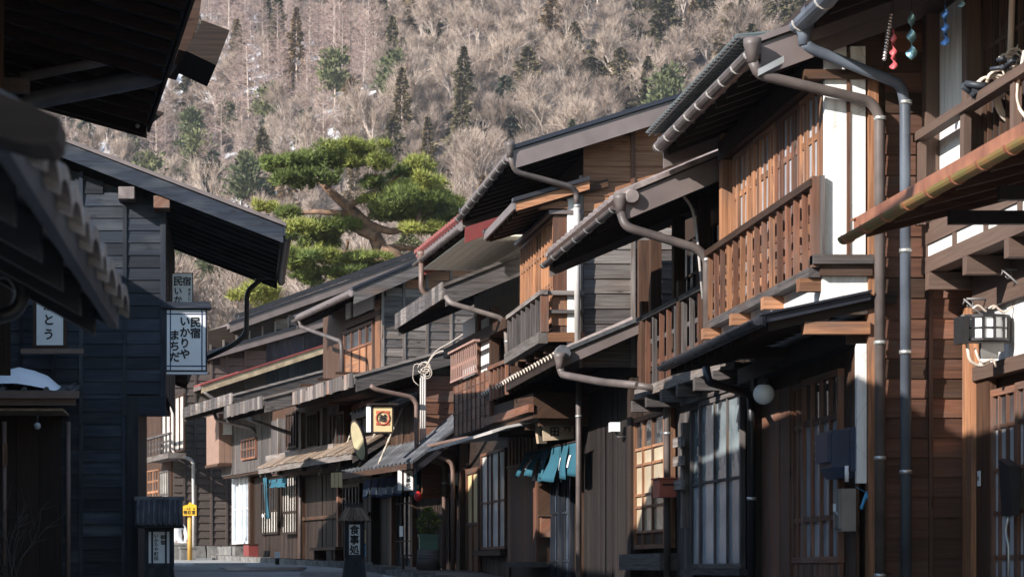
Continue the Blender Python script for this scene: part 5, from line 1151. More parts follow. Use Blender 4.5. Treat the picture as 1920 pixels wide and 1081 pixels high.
# ---------------------------------------------------------------- bark-awning house
D2 = House('townhouse', 'low dark house with a cedar bark awning between the restaurant and the far houses', 'house', 690, 46.2, -0.24)
def build_D2():
    h = D2; LEN = 5.3
    e = h.S(497, 755, -0.1); f = h.uw(425, 776, e[1])[0]
    body(h, 0.02, LEN, -0.10, -5, -0.8, 1.9, 'dark'); body(h, 0.03, LEN, 0.55, -5, 1.901, e[2]+.2, 'darkbrown', 'upper_wall')
    gable_roof(h, -0.1, f, e[1], e[2], 0.27, -1.5, mat='greydark', barge='greydark', bh=0.24, bt=0.05, th=0.10, fascia='greydark', capmat='grey', back=False, vwall=0.6, rafter='dark')
    n = 16
    for i in range(n): BX(h.e, 'fascia_board', ['grey', 'greydark', 'greydark'], -0.08+(f+0.06)*i/n, -0.08+(f+0.06)*(i+0.9)/n, e[1]+0.032, e[1]+0.058, e[2]-0.10+random.uniform(-.012, .012), e[2]+0.14)
    # upper front: boards and lattice
    U = lambda px, v=0.58: h.uw(px, 850, v)[0]; W = lambda y, px=640, v=0.58: h.uw(px, y, v)[1]
    boards(h, 0.55, 0.03, LEN, 1.95, e[2], 0.22, 'greydark')
    for a, c in ((650, 622), (600, 580), (560, 540)): latp(h, 'window', 0.56, a, c, 770, 838, 3, [], 'darkbrown', 'glass', t=0.06)
    for px in (610, 570, 527): BX(h.e, 'post', 'grey', U(px)-.06, U(px)+.06, 0.55, 0.66, 1.9, e[2])
    BX(h.e, 'wall_beam', 'grey', 0.0, LEN, 0.551, 0.70, W(842), W(830))
    bxs(h, 'side_board', 'redbrown', 0.0, 612, 735, 742, 760, 0.03)
    pipe(h, [h.L(455, 775, 49), h.L(465, 785, 49), h.L(545, 812, 47.5)], 0.04, 'pipe', 0.12)
    # bark awning
    ea = h.P(662, 850, 1.0); fa = h.uw(487, 884, 1.0)[0]; sa = 0.58
    gable_roof(h, ea[0], fa, ea[1], ea[2]-.05, sa, 0.0, mat='bark', barge='greydark', bh=0.16, th=0.07, back=False, vwall=0.0, rafter='darkbrown', capmat='bark', fascia='grey')
    n = 26
    for k in range(3):
        for i in range(n):
            v0 = ea[1]+0.05-k*0.36; z0 = ea[2]+0.03+sa*(ea[1]-v0)+0.01; a = ea[0]+(fa-ea[0])*i/n; c = ea[0]+(fa-ea[0])*(i+.94)/n; j = random.uniform(-.012, .02); b = MB()
            b.hexa([(a, v0-.40, z0+.40*sa), (c, v0-.40, z0+.40*sa), (a, v0, z0+j), (c, v0, z0+j), (a, v0-.40, z0+.40*sa+.01), (c, v0-.40, z0+.40*sa+.01), (a, v0, z0+.03+j), (c, v0, z0+.03+j)], 1); b.build('bark_strip', 'bark', h.e)
    # ground floor
    W0 = lambda y, px=650: h.uw(px, y, 0)[1]; U0 = lambda px: h.uw(px, 950, 0)[0]
    boards(h, -0.09, 0.02, U0(600), -0.3, 1.85, 0.24, 'dark'); boards(h, -0.09, U0(598), U0(562), -0.3, 1.85, 0.24, 'dark'); latp(h, 'sliding_door', -0.05, 678, 640, 905, 1050, 5, [960], 'darkbrown', ['darkbrown', 'glass'], fr=.06, bar=.04); BX(h.e, 'post', 'redbrown', U0(636)-.05, U0(636)+.06, -.1, .04, -.3, 1.85); BX(h.e, 'door_rail', 'darkbrown', 0.03, U0(562), -.055, .0, 0.95, 1.02)  # board colour kept extra dark to make up for missing shade
    latp(h, 'lattice_window', -0.03, 559, 531, 888, 1000, 5, [958], 'dark', ['blind', 'blind'], fr=0.05, bar=0.05)
    boards(h, -0.09, U0(561), LEN, -0.3, h.uw(559, 1001, 0)[1], 0.2, 'dark')
    BX(h.e, 'post', 'darkbrown', U0(565)-.06, U0(565)+.08, -0.1, 0.06, -0.4, 1.85); pipe(h, [h.P(563, 870, 0.12), h.P(563, 1078, 0.12)], 0.036, 'pipe')
    BX(h.e, 'bench', 'darkbrown', U0(660), U0(610), 0.02, 0.34, 0.30, 0.36)
    for px in (655, 616): BX(h.e, 'bench_leg', 'darkbrown', U0(px), U0(px)+.08, 0.05, 0.30, -0.1, 0.299)
build_D2()

# ---------------------------------------------------------------- house with the white sliding door
E = House('townhouse', 'far house with a pale sliding glass door and a tan sheet-clad bay', 'house', 560, 51.6, -0.24)
def build_E():
    h = E; LEN = 6.2
    e = h.S(439, 748, -0.1); f = h.uw(346, 776, e[1])[0]
    body(h, 0.02, LEN, -0.10, -5, -0.8, 2.0, 'dark'); body(h, 0.03, LEN-.3, 0.30, -5, 2.001, e[2]+.2, 'darkbrown', 'upper_wall')
    gable_roof(h, -0.1, f, e[1], e[2], 0.28, -2.5, mat='greydark', barge='greydark', bh=0.24, bt=0.05, th=0.10, fascia='greydark', capmat='grey', back=False, vwall=0.4, rafter='dark')
    n = 18
    for i in range(n): BX(h.e, 'fascia_board', ['grey', 'greydark', 'greydark'], -0.08+(f+.06)*i/n, -0.08+(f+.06)*(i+0.9)/n, e[1]+0.032, e[1]+0.058, e[2]-0.10, e[2]+0.14)
    boards(h, 0.30, 0.03, LEN-.3, 2.05, e[2]-.1, 0.22, 'greydark')
    latp(h, 'lattice_window', 0.33, 482, 455, 818, 858, 4, [838], 'redbrown', 'glass', bar=0.05)
    # tan bay
    u = h.uw(436, 800, 0.3)[0]; v0, w1 = h.vw(410, 775, u); w0 = h.vw(410, 868, u)[1]
    b = MB(); b.box(u, u+1.3, 0.2, v0, w0, w1); b.build('bay', 'pink', h.e); boards_side(h, u, 0.21, v0, w0+.01, w1, .13, 'pink', .015, 'siding_board'); b = MB(); b.box(u-0.05, u+1.3, 0.2, v0+.04, w0-.06, w0-.002); b.build('bay_floor', 'darkbrown', h.e)
    va = h.vw(418, 800, u)[0]; vb = h.vw(434, 800, u)[0]; zt, zb = h.vw(418, 768, u)[1], h.vw(418, 812, u)[1]
    BX(h.e, 'bay_window', 'lampwhite', u-0.045, u+.01, vb, va, zb, zt); BX(h.e, 'window_frame', 'white', u-0.055, u-.046, vb-.02, va+.02, zb-.03, zb)
    pipe(h, [h.L(401, 768, 56), h.L(405, 786, 56), h.L(470, 802, 54), h.L(486, 815, 54)], 0.04, 'pipe', 0.12)
    # pale sliding door and dark lattice
    U0 = lambda px: h.uw(px, 950, 0)[0]; W0 = lambda y, px=467: h.uw(px, y, 0)[1]
    lattice(h, 'sliding_door', -0.02, U0(468), U0(450), W0(1018), W0(874), spread(U0(468), U0(450), 1), [W0(952)], 'white', 'glassfrost', fr=0.05, bar=0.025); lattice(h, 'sliding_door', -0.06, U0(451), U0(434), W0(1018), W0(874), spread(U0(451), U0(434), 1), [W0(952)], 'white', 'glassfrost', fr=0.05, bar=0.025)
    boards(h, -0.09, 0.02, U0(469), -0.3, 1.95, 0.16, 'dark', 0.04); latp(h, 'lattice_window', -0.03, 524, 492, 900, 1000, 6, [955], 'dark', ['blind', 'glass'], fr=.05, bar=.05)  # dark board tone stands in for shade along the street
    BX(h.e, 'post', 'darkbrown', U0(473), U0(469), -0.1, 0.05, -0.3, 2.0); BX(h.e, 'step', 'stone', U0(468), U0(434), -0.05, 0.35, -0.1, W0(1022)-.02)
build_E()

# ---------------------------------------------------------------- far house with stacked roofs
G = House('townhouse', 'far dark house with stacked gable roofs and a lapped plank side wall', 'house', 325, 60, -0.24)
def build_G():
    h = G
    e1 = h.S(378, 726, -0.8); f1 = h.uw(336, 744, e1[1])[0]
    e2 = h.S(385, 667, -0.3); e3 = h.S(432, 612, -0.2); v_end = h.vw(800, 500)[0]
    t2 = lambda v: e2[2]+0.30*(e2[1]-v)-.15
    body(h, 0.05, 3.8, -0.05, -9, -0.8, 4.4, 'dark'); b = MB(); b.prism([(-0.9, 4.4), (-9, 4.4), (-9, e3[2]+2.3), (-0.9, e3[2]-0.1)], 0.06, 7.5); b.build('upper_wall', 'dark', h.e)
    bat = [h.vw(p, 800)[0] for p in (345, 366, 396, 425, 460)]
    random.seed(6); lap_wall(h, 0.03, 0.0, -2.4, h.S(370, 1022, 0)[2], 9, 0.188, 'char', bat, 'char', lambda v: min(t2(v), 6.0), 0.06, 0.04)
    boards_side(h, 0.03, -2.4, v_end, 2.5, 9, 0.32, 'black', top=t2)
    gable_roof(h, -0.8, f1, e1[1], e1[2], 0.335, v_end+1, mat='redroof', barge='tan', bh=0.17, th=0.05, fascia='metal', capmat='redpaint', back=False, vwall=-1, rafter='dark', far_barge=False)
    tile_row(h, -0.75, f1, e1[1]+.03, e1[2]+.05, 0.26, 'redroof', 0.05, 1.0, 0.335)
    pipe(h, [h.L(383, 734, 59), h.L(392, 742, 59), h.L(410, 752, 59)], 0.04, 'pipe', 0.1)
    gable_roof(h, -0.3, 4.0, e2[1], e2[2], 0.30, v_end, mat='metalnavy', barge='metal', bh=0.17, th=0.08, fascia='metal', capmat='metalnavy', back=False, vwall=-1, rafter='dark')
    b = MB(); p = h.S(655, 582, -0.35); b.prism([(p[1]+.5, p[2]-.15), (p[1]-.3, p[2]+.12), (p[1]-2.2, p[2]-.1), (p[1]-2.2, p[2]+.02), (p[1]-.3, p[2]+.24), (p[1]+.5, p[2]+.0)], p[0], p[0]+4); b.build('ridge_flashing', 'metalnavy', h.e)
    v0 = h.vw(395, 640)[0]; t3 = lambda v: e3[2]+0.37*(e3[1]-v)-.15
    w = t2(v0)+.25; nb = 17
    for i in range(nb):
        va, vb_ = v0+(v_end-v0)*i/nb, v0+(v_end-v0)*(i+1)/nb; m = (va+vb_)/2
        for k in range(3):
            z0 = t2(m)+.28+k*.28
            if z0+.27 < t3(m)-.1: LAP(h.e, 'plank', 'grey', 0.03, va-.01, vb_+.01, z0, z0+.27)
        BX(h.e, 'batten', 'grey', -0.02, 0.03, va-.02, va+.02, t2(va)+.2, max(t2(va)+.3, t3(va)-.12))
    gable_roof(h, -0.2, 7.5, e3[1], e3[2], 0.37, v_end-2, mat='metalnavy', barge='metal', bh=0.20, th=0.10, fascia='metal', capmat='metalnavy', back=False, vwall=-1.3, rafter='orange')
    for k in range(2):
        b = MB(); b.prism([(e3[1]-.3, e3[2]+.25+k*.06), (v_end-2, e3[2]+.25+k*.06+.37*(e3[1]-.3-v_end+2)), (v_end-2, e3[2]+.33+k*.06+.37*(e3[1]-.3-v_end+2)), (e3[1]-.3, e3[2]+.33+k*.06)], 0.1+k*.5, 0.25+k*.5); b.build('roof_seam', 'metaldark', h.e)
    # foundation stones
    random.seed(2); v = 0.1
    while v > -2.6:
        wd = random.uniform(0.25, 0.5); hh = h.S(370, 1022, 0)[2]
        for k in range(2):
            b = MB(); o = random.uniform(0, .05); b.hexa([(-.12-o, v-wd+.01, -.2+k*hh*.55), (.1, v-wd+.01, -.2+k*hh*.55), (-.12-o, v-.01, -.2+k*hh*.55), (.1, v-.01, -.2+k*hh*.55), (-.05-o, v-wd+.03, hh*.5+k*hh*.5-.01), (.1, v-wd+.03, hh*.5+k*hh*.5-.01), (-.05-o, v-.03, hh*.5+k*hh*.5-.01), (.1, v-.03, hh*.5+k*hh*.5-.01)]); b.build('stone', 'stone', h.e)
        v -= wd
    # street front: balcony, lattice, doors
    vb = 0.45; ub = h.uw(318, 850, vb)[0]; uc = h.uw(277, 860, vb)[0]; wb, wt = h.uw(318, 852, vb)[1], h.uw(318, 810, vb)[1]
    body(h, 0.05, 4.2, 0.05, -0.04, -0.5, 5.2, 'darkbrown', 'front_wall')
    railing(h, vb, ub, uc, wb+.06, wt, 8, 'greydark', 2, 'greydark', 0.04, 0.03, 0.05); BX(h.e, 'balcony_floor', 'grey', ub-.05, uc+.05, 0.06, vb+.05, wb-.08, wb+.05)
    lattice(h, 'window', 0.06, ub, uc, wb+.1, wb+1.5, spread(ub, uc, 4), [], 'darkbrown', 'blind', bar=0.08); latp(h, 'lattice_window', 0.06, 300, 279, 878, 960, 3, [900, 920, 940], 'orange', 'glass', bar=0.06)
    latp(h, 'sliding_door', 0.06, 318, 302, 880, 1010, 3, [925, 950], 'greydark', 'blind', bar=0.05)
    pipe(h, [h.L(316, 762, 59.4), h.L(324, 770, 59.4), h.L(324, 848, 59.4), h.L(362, 862, 59.4), h.L(363, 950, 59.4), h.L(363, 1030, 59.4)], 0.04, 'pipelight', 0.12)
build_G()
H2 = House('townhouse', 'sliver of a house with white window frames beyond the street bend', 'house', 268, 65.5, -0.35)
def build_H2():
    h = H2; body(h, 0, 5, -.05, -5, -.5, 4.6, 'darkbrown'); latp(h, 'window', -.04, 267, 256, 870, 960, 2, [], 'white', 'blind', bar=.08); latp(h, 'window', -.04, 267, 256, 800, 840, 2, [], 'white', 'blind', bar=.08)
    gable_roof(h, 0, 5, 0.9, 4.5, .35, -2.5, vwall=0, mat='metaldark'); gable_roof(h, 0, 5, 0.6, 2.6, .3, 0, vwall=0, mat='redroof', back=False)
build_H2()
# ================================================================ LEFT SIDE OF THE STREET
L1 = House('guesthouse', 'blackened plank guesthouse with a broad overhanging roof on the left side', 'guesthouse', 258, 30.5, 0)
def build_L1():
    h = L1; LEN = 4.6
    e = h.S(531, 434, -0.4); sl = 0.386; vr = 3.0
    tw = lambda v: e[2]+sl*(v-e[1])-0.18
    wo = h.S(300, 742, 0)[2]
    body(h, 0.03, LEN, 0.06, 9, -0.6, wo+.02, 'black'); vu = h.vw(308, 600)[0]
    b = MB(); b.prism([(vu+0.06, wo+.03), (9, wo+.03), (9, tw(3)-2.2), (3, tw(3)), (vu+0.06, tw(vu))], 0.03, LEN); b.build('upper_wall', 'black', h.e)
    random.seed(21)
    bl = [h.vw(p, 800)[0] for p in (232, 152, 128, 60)]; bu = [h.vw(p, 500)[0] for p in (234, 152, 100, 40)]
    lap_wall(h, 0.0, h.vw(240, 900)[0], 5.5, 0, wo+.02, 0.160, 'black', bl, 'black', None, 0.05)
    lap_wall(h, 0.0, vu+.03, 3.0, wo+.024, 9, 0.160, 'black', bu, 'black', tw, 0.05)
    BX(h.e, 'corner_post', 'black', -0.07, 0.10, -0.01, h.vw(238, 900)[0], 0, wo); BX(h.e, 'corner_post', 'black', -0.045, 0.08, vu-.02, vu+.05, wo, tw(vu))
    BX(h.e, 'overhang_beam', 'black', -0.06, 0.1, vu-.02, 0.18, wo-.25, wo-.002)
    BX(h.e, 'overhang_bracket', 'black', 0.3, 0.4, vu, 0.05, wo-.2, wo)
    gable_roof(h, -0.4, LEN, e[1], e[2], sl, vr, -1, mat='metaldark', barge='black', bh=0.20, bt=0.05, th=0.10, fascia='black', capmat='metal', vwall=vu, rafter='black', rs=0.45)
    b = MB(); c = tw; 
    for px, py, m in ((237, 361, 'tilepale'), (303, 378, 'redbrown')):
        p = h.S(px, py, -0.32); BX(h.e, 'purlin_end', m, -0.36, 0.0, p[1]-.10, p[1]+.10, p[2]-.08, p[2]+.07)
    gutter(h, -0.3, LEN, e[1]-.06, e[2]-.04, 0.05, 'pipeblack', 'pipeblack', ns=2)
    zf = 35.0
    pipe(h, [h.L(497, 500, zf), h.L(492, 522, zf), h.L(463, 545, zf), h.L(462, 625, zf), h.L(440, 645, zf), h.L(384, 672, zf)], 0.036, 'pipeblack', 0.10)
    b = MB(); p = h.L(492, 505, zf); b.box(p[0]-.2, p[0]+.2, p[1]-.12, p[1]+.12, p[2]-.15, p[2]+.15); b.build('gutter_box', 'pipeblack', h.e)
    for px, py0, py1 in ((345, 585, 640), (400, 560, 640)):
        pass
    boards(h, vu, 0.1, LEN, wo+.05, tw(vu)-.05, 0.25, 'black', -0.02)
    # porch on the side wall with tiled edge
    we = h.S(60, 738, -1.15)[2]; v0, v1 = h.vw(140, 740, -1.15)[0], h.vw(-60, 740, -1.15)[0]
    b = MB(); b.prism([(-1.15, we), (0.0, we+.16), (0.0, we+.20), (-1.15, we+.04)], v0, v1, 'y'); b.build('porch_roof', 'tile', h.e)
    BX(h.e, 'porch_beam', 'pipered', -1.17, -1.10, v0-.01, v1, we-.14, we-.003); BX(h.e, 'porch_gutter', 'pipered', -1.27, -1.171, v0-.06, v1, we-.06, we+.03); BX(h.e, 'porch_ceiling', 'tan', -1.08, -0.05, v0+.15, v1, we-.20, we-.17)
    for i in range(9):
        b = MB(); v = v0+.08+i*.27; b.tube([(-1.2, v, we+.045), (-.05, v, we+.205)], 0.035, 8); b.build('porch_tile', 'tile', h.e)
    for px in (128, 8): pipe(h, [h.S(px, 790, -1.12), h.S(px, 1130, -1.12)], 0.028, 'pipered', name='porch_post')
    bxs(h, 'porch_tag', 'orange', -1.16, 5, 14, 832, 872, 0.02)
    boards_side(h, -0.07, h.vw(118, 900)[0], h.vw(-10, 900)[0], 0, we-.2, 0.3, 'dark', name='door_board')
build_L1()
b = MB(); q0 = L1.S(116, 735, -0.6); rows = []
for i in range(9):
    r = []
    for j in range(16):
        s, t = i/8, j/15; v = q0[1] + t*2.6; u = -1.12 + s*1.05; hgt = 0.30*math.sin(math.pi*min(1, s*0.93+.05))**0.6*min(1, (t*5)**0.6)*(0.8+.3*math.sin(t*7+s*3))*(1 if t < .95 else .5)
        base = L1.S(60, 738, -1.15)[2]+0.04+0.14*(u+1.15)
        r.append(L1.world((u, v, base+hgt-.02)))
    rows.append(r)
b.grid(rows); b.build('snow_patch', 'snow', label='white slab of old snow lying on the porch roof of the blackened house', cat='snow')
# near house whose upper eave fills the top left corner
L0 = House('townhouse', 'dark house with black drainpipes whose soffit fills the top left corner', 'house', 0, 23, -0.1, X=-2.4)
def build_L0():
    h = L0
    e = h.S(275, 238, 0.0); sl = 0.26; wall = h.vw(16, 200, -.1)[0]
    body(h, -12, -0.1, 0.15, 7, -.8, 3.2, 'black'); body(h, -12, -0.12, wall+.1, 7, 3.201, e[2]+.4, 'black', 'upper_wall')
    gable_roof(h, -12, 0.0, e[1], e[2], sl, 4.5, -1, mat='metaldark', barge='dark', bh=0.16, th=0.08, fascia='dark', vwall=wall, rafter='dark', rs=0.5)
    BX(h.e, 'post', 'dark', -0.2, -0.08, wall-.02, wall+.12, 2.5, e[2]+.5)
    for k in range(4): BX(h.e, 'wall_board', 'darkbrown', -3-k*.5, -2.6-k*.5, wall+.05, wall+.09, 3.3, e[2]+.3)
    zc = 20.5
    pipe(h, [h.L(40, 145, zc), h.L(278, 98, zc), h.L(294, 80, zc), h.L(290, -40, zc)], 0.045, 'greybox', 0.12)
    pipe(h, [h.L(38, 215, zc+.4), h.L(50, 190, zc+.4), h.L(295, 142, zc+.4), h.L(326, 105, zc+.3), h.L(322, -40, zc+.3)], 0.085, 'pipeblue', 0.25)
    for px, py in ((30, 155), (30, 168)): p = h.L(px, py, zc); BX(h.e, 'pipe_bracket', 'pipe', p[0]-.05, p[0]+.05, p[1]-.12, p[1]+.12, p[2]-.03, p[2]+.03)
    # board hung at the end of the eave, and the boxed eave return
    b = MB(); pts = [h.L(x, y, 20.0) for x, y in ((380, 38), (431, 56), (406, 122), (348, 96))]; b.prism([(p[1], p[2]) for p in pts], pts[0][0], pts[0][0]+.9); b.build('eave_end_board', 'dark', h.e)
    b = MB(); pts = [h.L(x, y, 20.2) for x, y in ((300, -30), (382, -30), (372, 45), (350, 96), (335, 92))]; b.prism([(p[1], p[2]) for p in pts], pts[0][0], pts[0][0]+1.2); b.build('eave_return', 'darkbrown', h.e)
    b = MB(); pts = [h.L(x, y, 22.9) for x, y in ((275, 240), (306, 214), (283, 208), (276, 220))]; b.prism([(p[1], p[2]) for p in pts], pts[0][0]-.1, pts[0][0]); b.build('eave_tip', 'dark', h.e)
    p = h.L(258, 236, 22.8); b = MB(); b.ball(p, .022, 8); b.build('eave_knob', 'strap', h.e)
    b = MB(); a, c = h.L(12, 66, 20.8), h.L(133, 28, 20.8); d = h.L(235, 64, 20.8)
    for s, t in ((a, c), (c, d)): b.prism([(s[1], s[2]-.05), (t[1], t[2]-.05), (t[1], t[2]+.05), (s[1], s[2]+.05)], a[0], a[0]+.06)
    b.build('eave_brace', 'greydark', h.e)
build_L0()
L00 = House('townhouse', 'nearest dark house on the left edge with a clay-tiled pent roof', 'house', 0, 7.0, 0.011, X=-1.25)
def build_L00():
    h = L00; e = h.S(251, 584, 0.0); e = Vector((e[0], e[1]+.075, e[2])); sl = 0.55
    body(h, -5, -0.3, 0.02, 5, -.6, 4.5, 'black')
    gable_roof(h, -2.95, 0.0, e[1], e[2], sl, 0.02, -1, mat='metaldark', barge='black', bh=0.06, th=0.03, fascia='black', back=False, vwall=0.0, rafter='black', rs=0.5, capmat='metaldark', caph=.02)
    n = 10; random.seed(77)
    for i in range(n):
        u = -0.14-i*0.29; b = MB(); pr = [(math.cos(math.pi*j/9)*0.125, math.sin(math.pi*j/9)*0.05) for j in range(10)]
        b.prism(pr + [(x*.92, z-.03) for x, z in reversed(pr)], 0, 0.36, 'y')
        for k in range(len(b.v)): x, y, z = b.v[k]; b.v[k] = (x, y, z+y*(sl-.06))
        o = b.build('eave_tile', 'tileblush', h.e, (u, e[1]-0.060, e[2]+.01)); o.rotation_euler = (0, random.uniform(.0, .05), random.uniform(-.03, .03))
        for r in range(2):
            o = link('roof_tile', o.data if r == 0 else o.data, h.e, (u, e[1]+0.20+.3*r, e[2]-.005+.3*(r+1)*sl)); o.rotation_euler = (0, .1, 0)
    b = MB(); pts = [h.L(x, y, 3.95) for x, y in ((-40, 190), (60, 222), (126, 252), (122, 290), (108, 303), (66, 300), (-40, 268))]; b.prism([(p[1], p[2]) for p in pts], pts[0][0]-.15, pts[0][0]); b.build('upper_eave', 'dark', h.e)
    pipe(h, [h.L(-30, 510, 6.6), h.L(22, 505, 6.6), h.L(45, 545, 6.6), h.L(30, 585, 6.6), h.L(-30, 598, 6.6)], 0.022, 'pipeblack', .06)
build_L00()
L05 = House('townhouse', 'dark house set back between the two left-hand roofs, out of the street line', 'house', 0, 24.2, 0, X=-4.2)
body(L05, 0, 5.4, 0, 6, -.8, 5.0, 'black'); gable_roof(L05, -.2, 5.6, -1.0, 5.30, .4, 3.0, -1, vwall=0, mat='metaldark', barge='dark')
L2 = House('townhouse', 'dark house whose eave shows past the far end of the blackened guesthouse', 'house', 252, 36.8, -.046)
body(L2, .3, 7.8, .1, 7, -.8, 3.2, 'black'); gable_roof(L2, .1, 8.0, -1.0, 3.65, .38, 4.0, -1, vwall=.1, mat='metaldark', barge='dark', bh=.2)

# ================================================================ SIGNS AND LANTERNS
def sign_frame(root, w, h, t, fw, mat_frame, mat_panel, two=True, panel_t=0.5):
    """boxed sign: local x = width, y = depth (front is -y), z up, origin at its bottom centre"""
    b = MB(); b.box(-w/2, w/2, -t/2, t/2, 0, fw); b.box(-w/2, w/2, -t/2, t/2, h-fw, h); b.box(-w/2, -w/2+fw, -t/2+.001, t/2-.001, fw, h-fw); b.box(w/2-fw, w/2, -t/2+.001, t/2-.001, fw, h-fw)
    b.build('frame', mat_frame, root); b = MB(); k = t*panel_t; b.box(-w/2+fw, w/2-fw, -k, k, fw, h-fw); return b.build('panel', mat_panel, root)
def thing(name, p, rz=0, **kw): return empty(name, p, rz, **kw)
# hanging inn sign
p = at(349, 697, 30.55); S = thing('hanging_sign', p, 0.03, label='white boxed inn sign with three columns of black writing hanging from the blackened house', cat='sign')
sign_frame(S, .53, .80, .14, .02, 'black', 'paper')
b = MB(); b.box(-.32, .32, -.13, .13, .80, .83); b.box(-.30, .30, -.11, .11, .83, .88); b.build('cap', 'black', S); b = MB(); b.box(-.25, .27, -.06, .06, -.03, -.002); b.build('base', 'white', S)
for x, z0, z1 in ((-.20, .02, .78), (.20, .02, .78)): BX(S, 'line', 'navy', x-.007, x+.007, -.074, -.0705, z0, z1)
for z in (.07, .73): BX(S, 'line', 'navy', -.245, .245, -.0738, -.0703, z-.007, z+.007)
for i, (body_, x, z) in enumerate((('民\n宿', .115, .555), ('い\nか\nり\nや', -.015, .425), ('ま\nち\nだ', -.145, .325))): lettering(S, body_, .138, (x, -.0755, z), (0, -1, 0), spacing=1.0)
b = MB(); b.tube([(-.36, .05, .86), (.0, .05, .86)], .02, 6); b.build('bracket', 'iron', S)
# paper sign under the eave
p = at(342, 572, 31.2); S = thing('paper_sign', p, 0, label='yellowed paper notice with brush writing under the dark eave above the boxed inn sign', cat='sign')
sign_frame(S, .28, .42, .03, .012, 'dark', 'paper')
lettering(S, '民', .13, (-.055, -.0165, .31), (0, -1, 0)); lettering(S, '宿', .12, (.055, -.0165, .31), (0, -1, 0)); lettering(S, 'い\nか', .11, (-.055, -.0165, .125), (0, -1, 0), spacing=1.0); lettering(S, 'き\nそ\nじ', .055, (.09, -.0165, .14), (0, -1, 0), spacing=1.0)
# hiragana window sign
p = at(94, 654, 29.9); S = thing('window_sign', p, 0, label='white upright sign with three hiragana characters in a dark frame on the blackened wall', cat='sign')
sign_frame(S, .42, .75, .10, .045, 'darkbrown', 'paper'); lettering(S, 'か\nと\nう', .15, (-.01, -.052, .36), (0, -1, 0), spacing=1.2)
b = MB(); b.box(-.36, .42, -.08, .05, -.06, -.002); b.build('shelf', 'pipered', S)
def lantern_post(name, p, label, w, hbox, tiled, cols, foot):
    S = thing(name, p, 0, label=label, cat='lantern')
    b = MB(); b.hexa([(-w*.62, -w*.5, 0), (w*.62, -w*.5, 0), (-w*.62, w*.5, 0), (w*.62, w*.5, 0), (-w*.48, -w*.42, foot), (w*.48, -w*.42, foot), (-w*.48, w*.42, foot), (w*.48, w*.42, foot)], 2); b.build('pedestal', 'black', S)
    b = MB(); z = foot
    for x0, x1 in ((-w/2, -w/2+.05), (w/2-.05, w/2)): b.box(x0, x1, -w*.45, w*.45, z, z+hbox)
    b.box(-w/2+.05, w/2-.05, -w*.44, w*.44, z, z+.05); b.box(-w/2+.05, w/2-.05, -w*.44, w*.44, z+hbox-.06, z+hbox); b.build('frame', 'black', S)
    b = MB(); b.box(-w/2+.05, w/2-.05, -w*.41, w*.41, z+.05, z+hbox-.06); b.build('panel', 'paper', S)
    return S, z
p = at(299, 1065, 30.0); zg = zroad(30.0); S, z = lantern_post('lantern_post', (p.x, 30.0, zg), 'black street lantern with a little tiled roof and hiragana panel beside the blackened house', .36, .50, True, 0, .42)
for x in (-.085, .085): BX(S, 'bar', 'black', x-.012, x+.012, -.155, -.1485, z+.05, z+.44)
lettering(S, 'い\nか\nり\nや\n町\n田', .055, (-.035, -.1495, z+.245), (0, -1, 0), spacing=1.0); lettering(S, '御\n宿', .06, (.045, -.1495, z+.34), (0, -1, 0), spacing=1.1)
b = MB(); b.prism([(-.30, z+.52), (.30, z+.52), (.06, z+.84), (-.06, z+.84)], -.29, .29, 'x'); b.build('roof', 'metaldark', S); b = MB(); b.box(-.31, .31, -.075, .075, z+.83, z+.88); b.build('ridge', 'tile', S)
for k in range(9):
    x = -.26+.065*k; b = MB(); b.tube([(x, -.315, z+.525), (x, -.07, z+.84)], .02, 6); b.build('tile', 'tile', S)
BX(S, 'eave', 'black', -.30, .30, -.29, .29, z+.49, z+.519)
# 食事処 lantern
p = at(664, 1080, 36.0); zg = zroad(36)-.02; S, z = lantern_post('lantern_post', (p.x, 36.0, zg), 'dark street lantern with a thatched cap and large brush-written panel before the restaurant', .30, .56, False, 0, .36)
for x in (-.095, .095): BX(S, 'bar', 'black', x-.012, x+.012, -.130, -.1245, z+.05, z+.50)
lettering(S, '食\n事\n処', .148, (.0, -.1255, z+.275), (0, -1, 0), spacing=1.0)
z -= .30; q = .66
b = MB(); b.hexa([(-.34*q, -.34*q, z+.86), (.34*q, -.34*q, z+.86), (-.34*q, .34*q, z+.86), (.34*q, .34*q, z+.86), (-.17*q, -.17*q, z+1.04), (.17*q, -.17*q, z+1.04), (-.17*q, .17*q, z+1.04), (.17*q, .17*q, z+1.04)], 2); b.build('roof', 'bark', S)
for k in range(26):
    a = 6.283*k/26; x, y = math.cos(a), math.sin(a); m = max(abs(x), abs(y)); b = MB(); b.tube([(x/m*.36*q, y/m*.36*q, z+.845), (x/m*.17*q, y/m*.17*q, z+1.05)], .016, 5); b.build('thatch_bundle', 'bark', S)
b = MB(); b.box(-.12, .12, -.07, .07, z+1.04, z+1.07); b.box(-.13, .13, -.045, .045, z+1.07, z+1.12); b.build('ridge', 'greydark', S)
z += .30
BX(S, 'sticker', 'bluep', .155, .165, -.12, -.02, z+.02, z+.20); BX(S, 'sticker', 'gold', .155, .165, -.12, -.02, z+.22, z+.42)
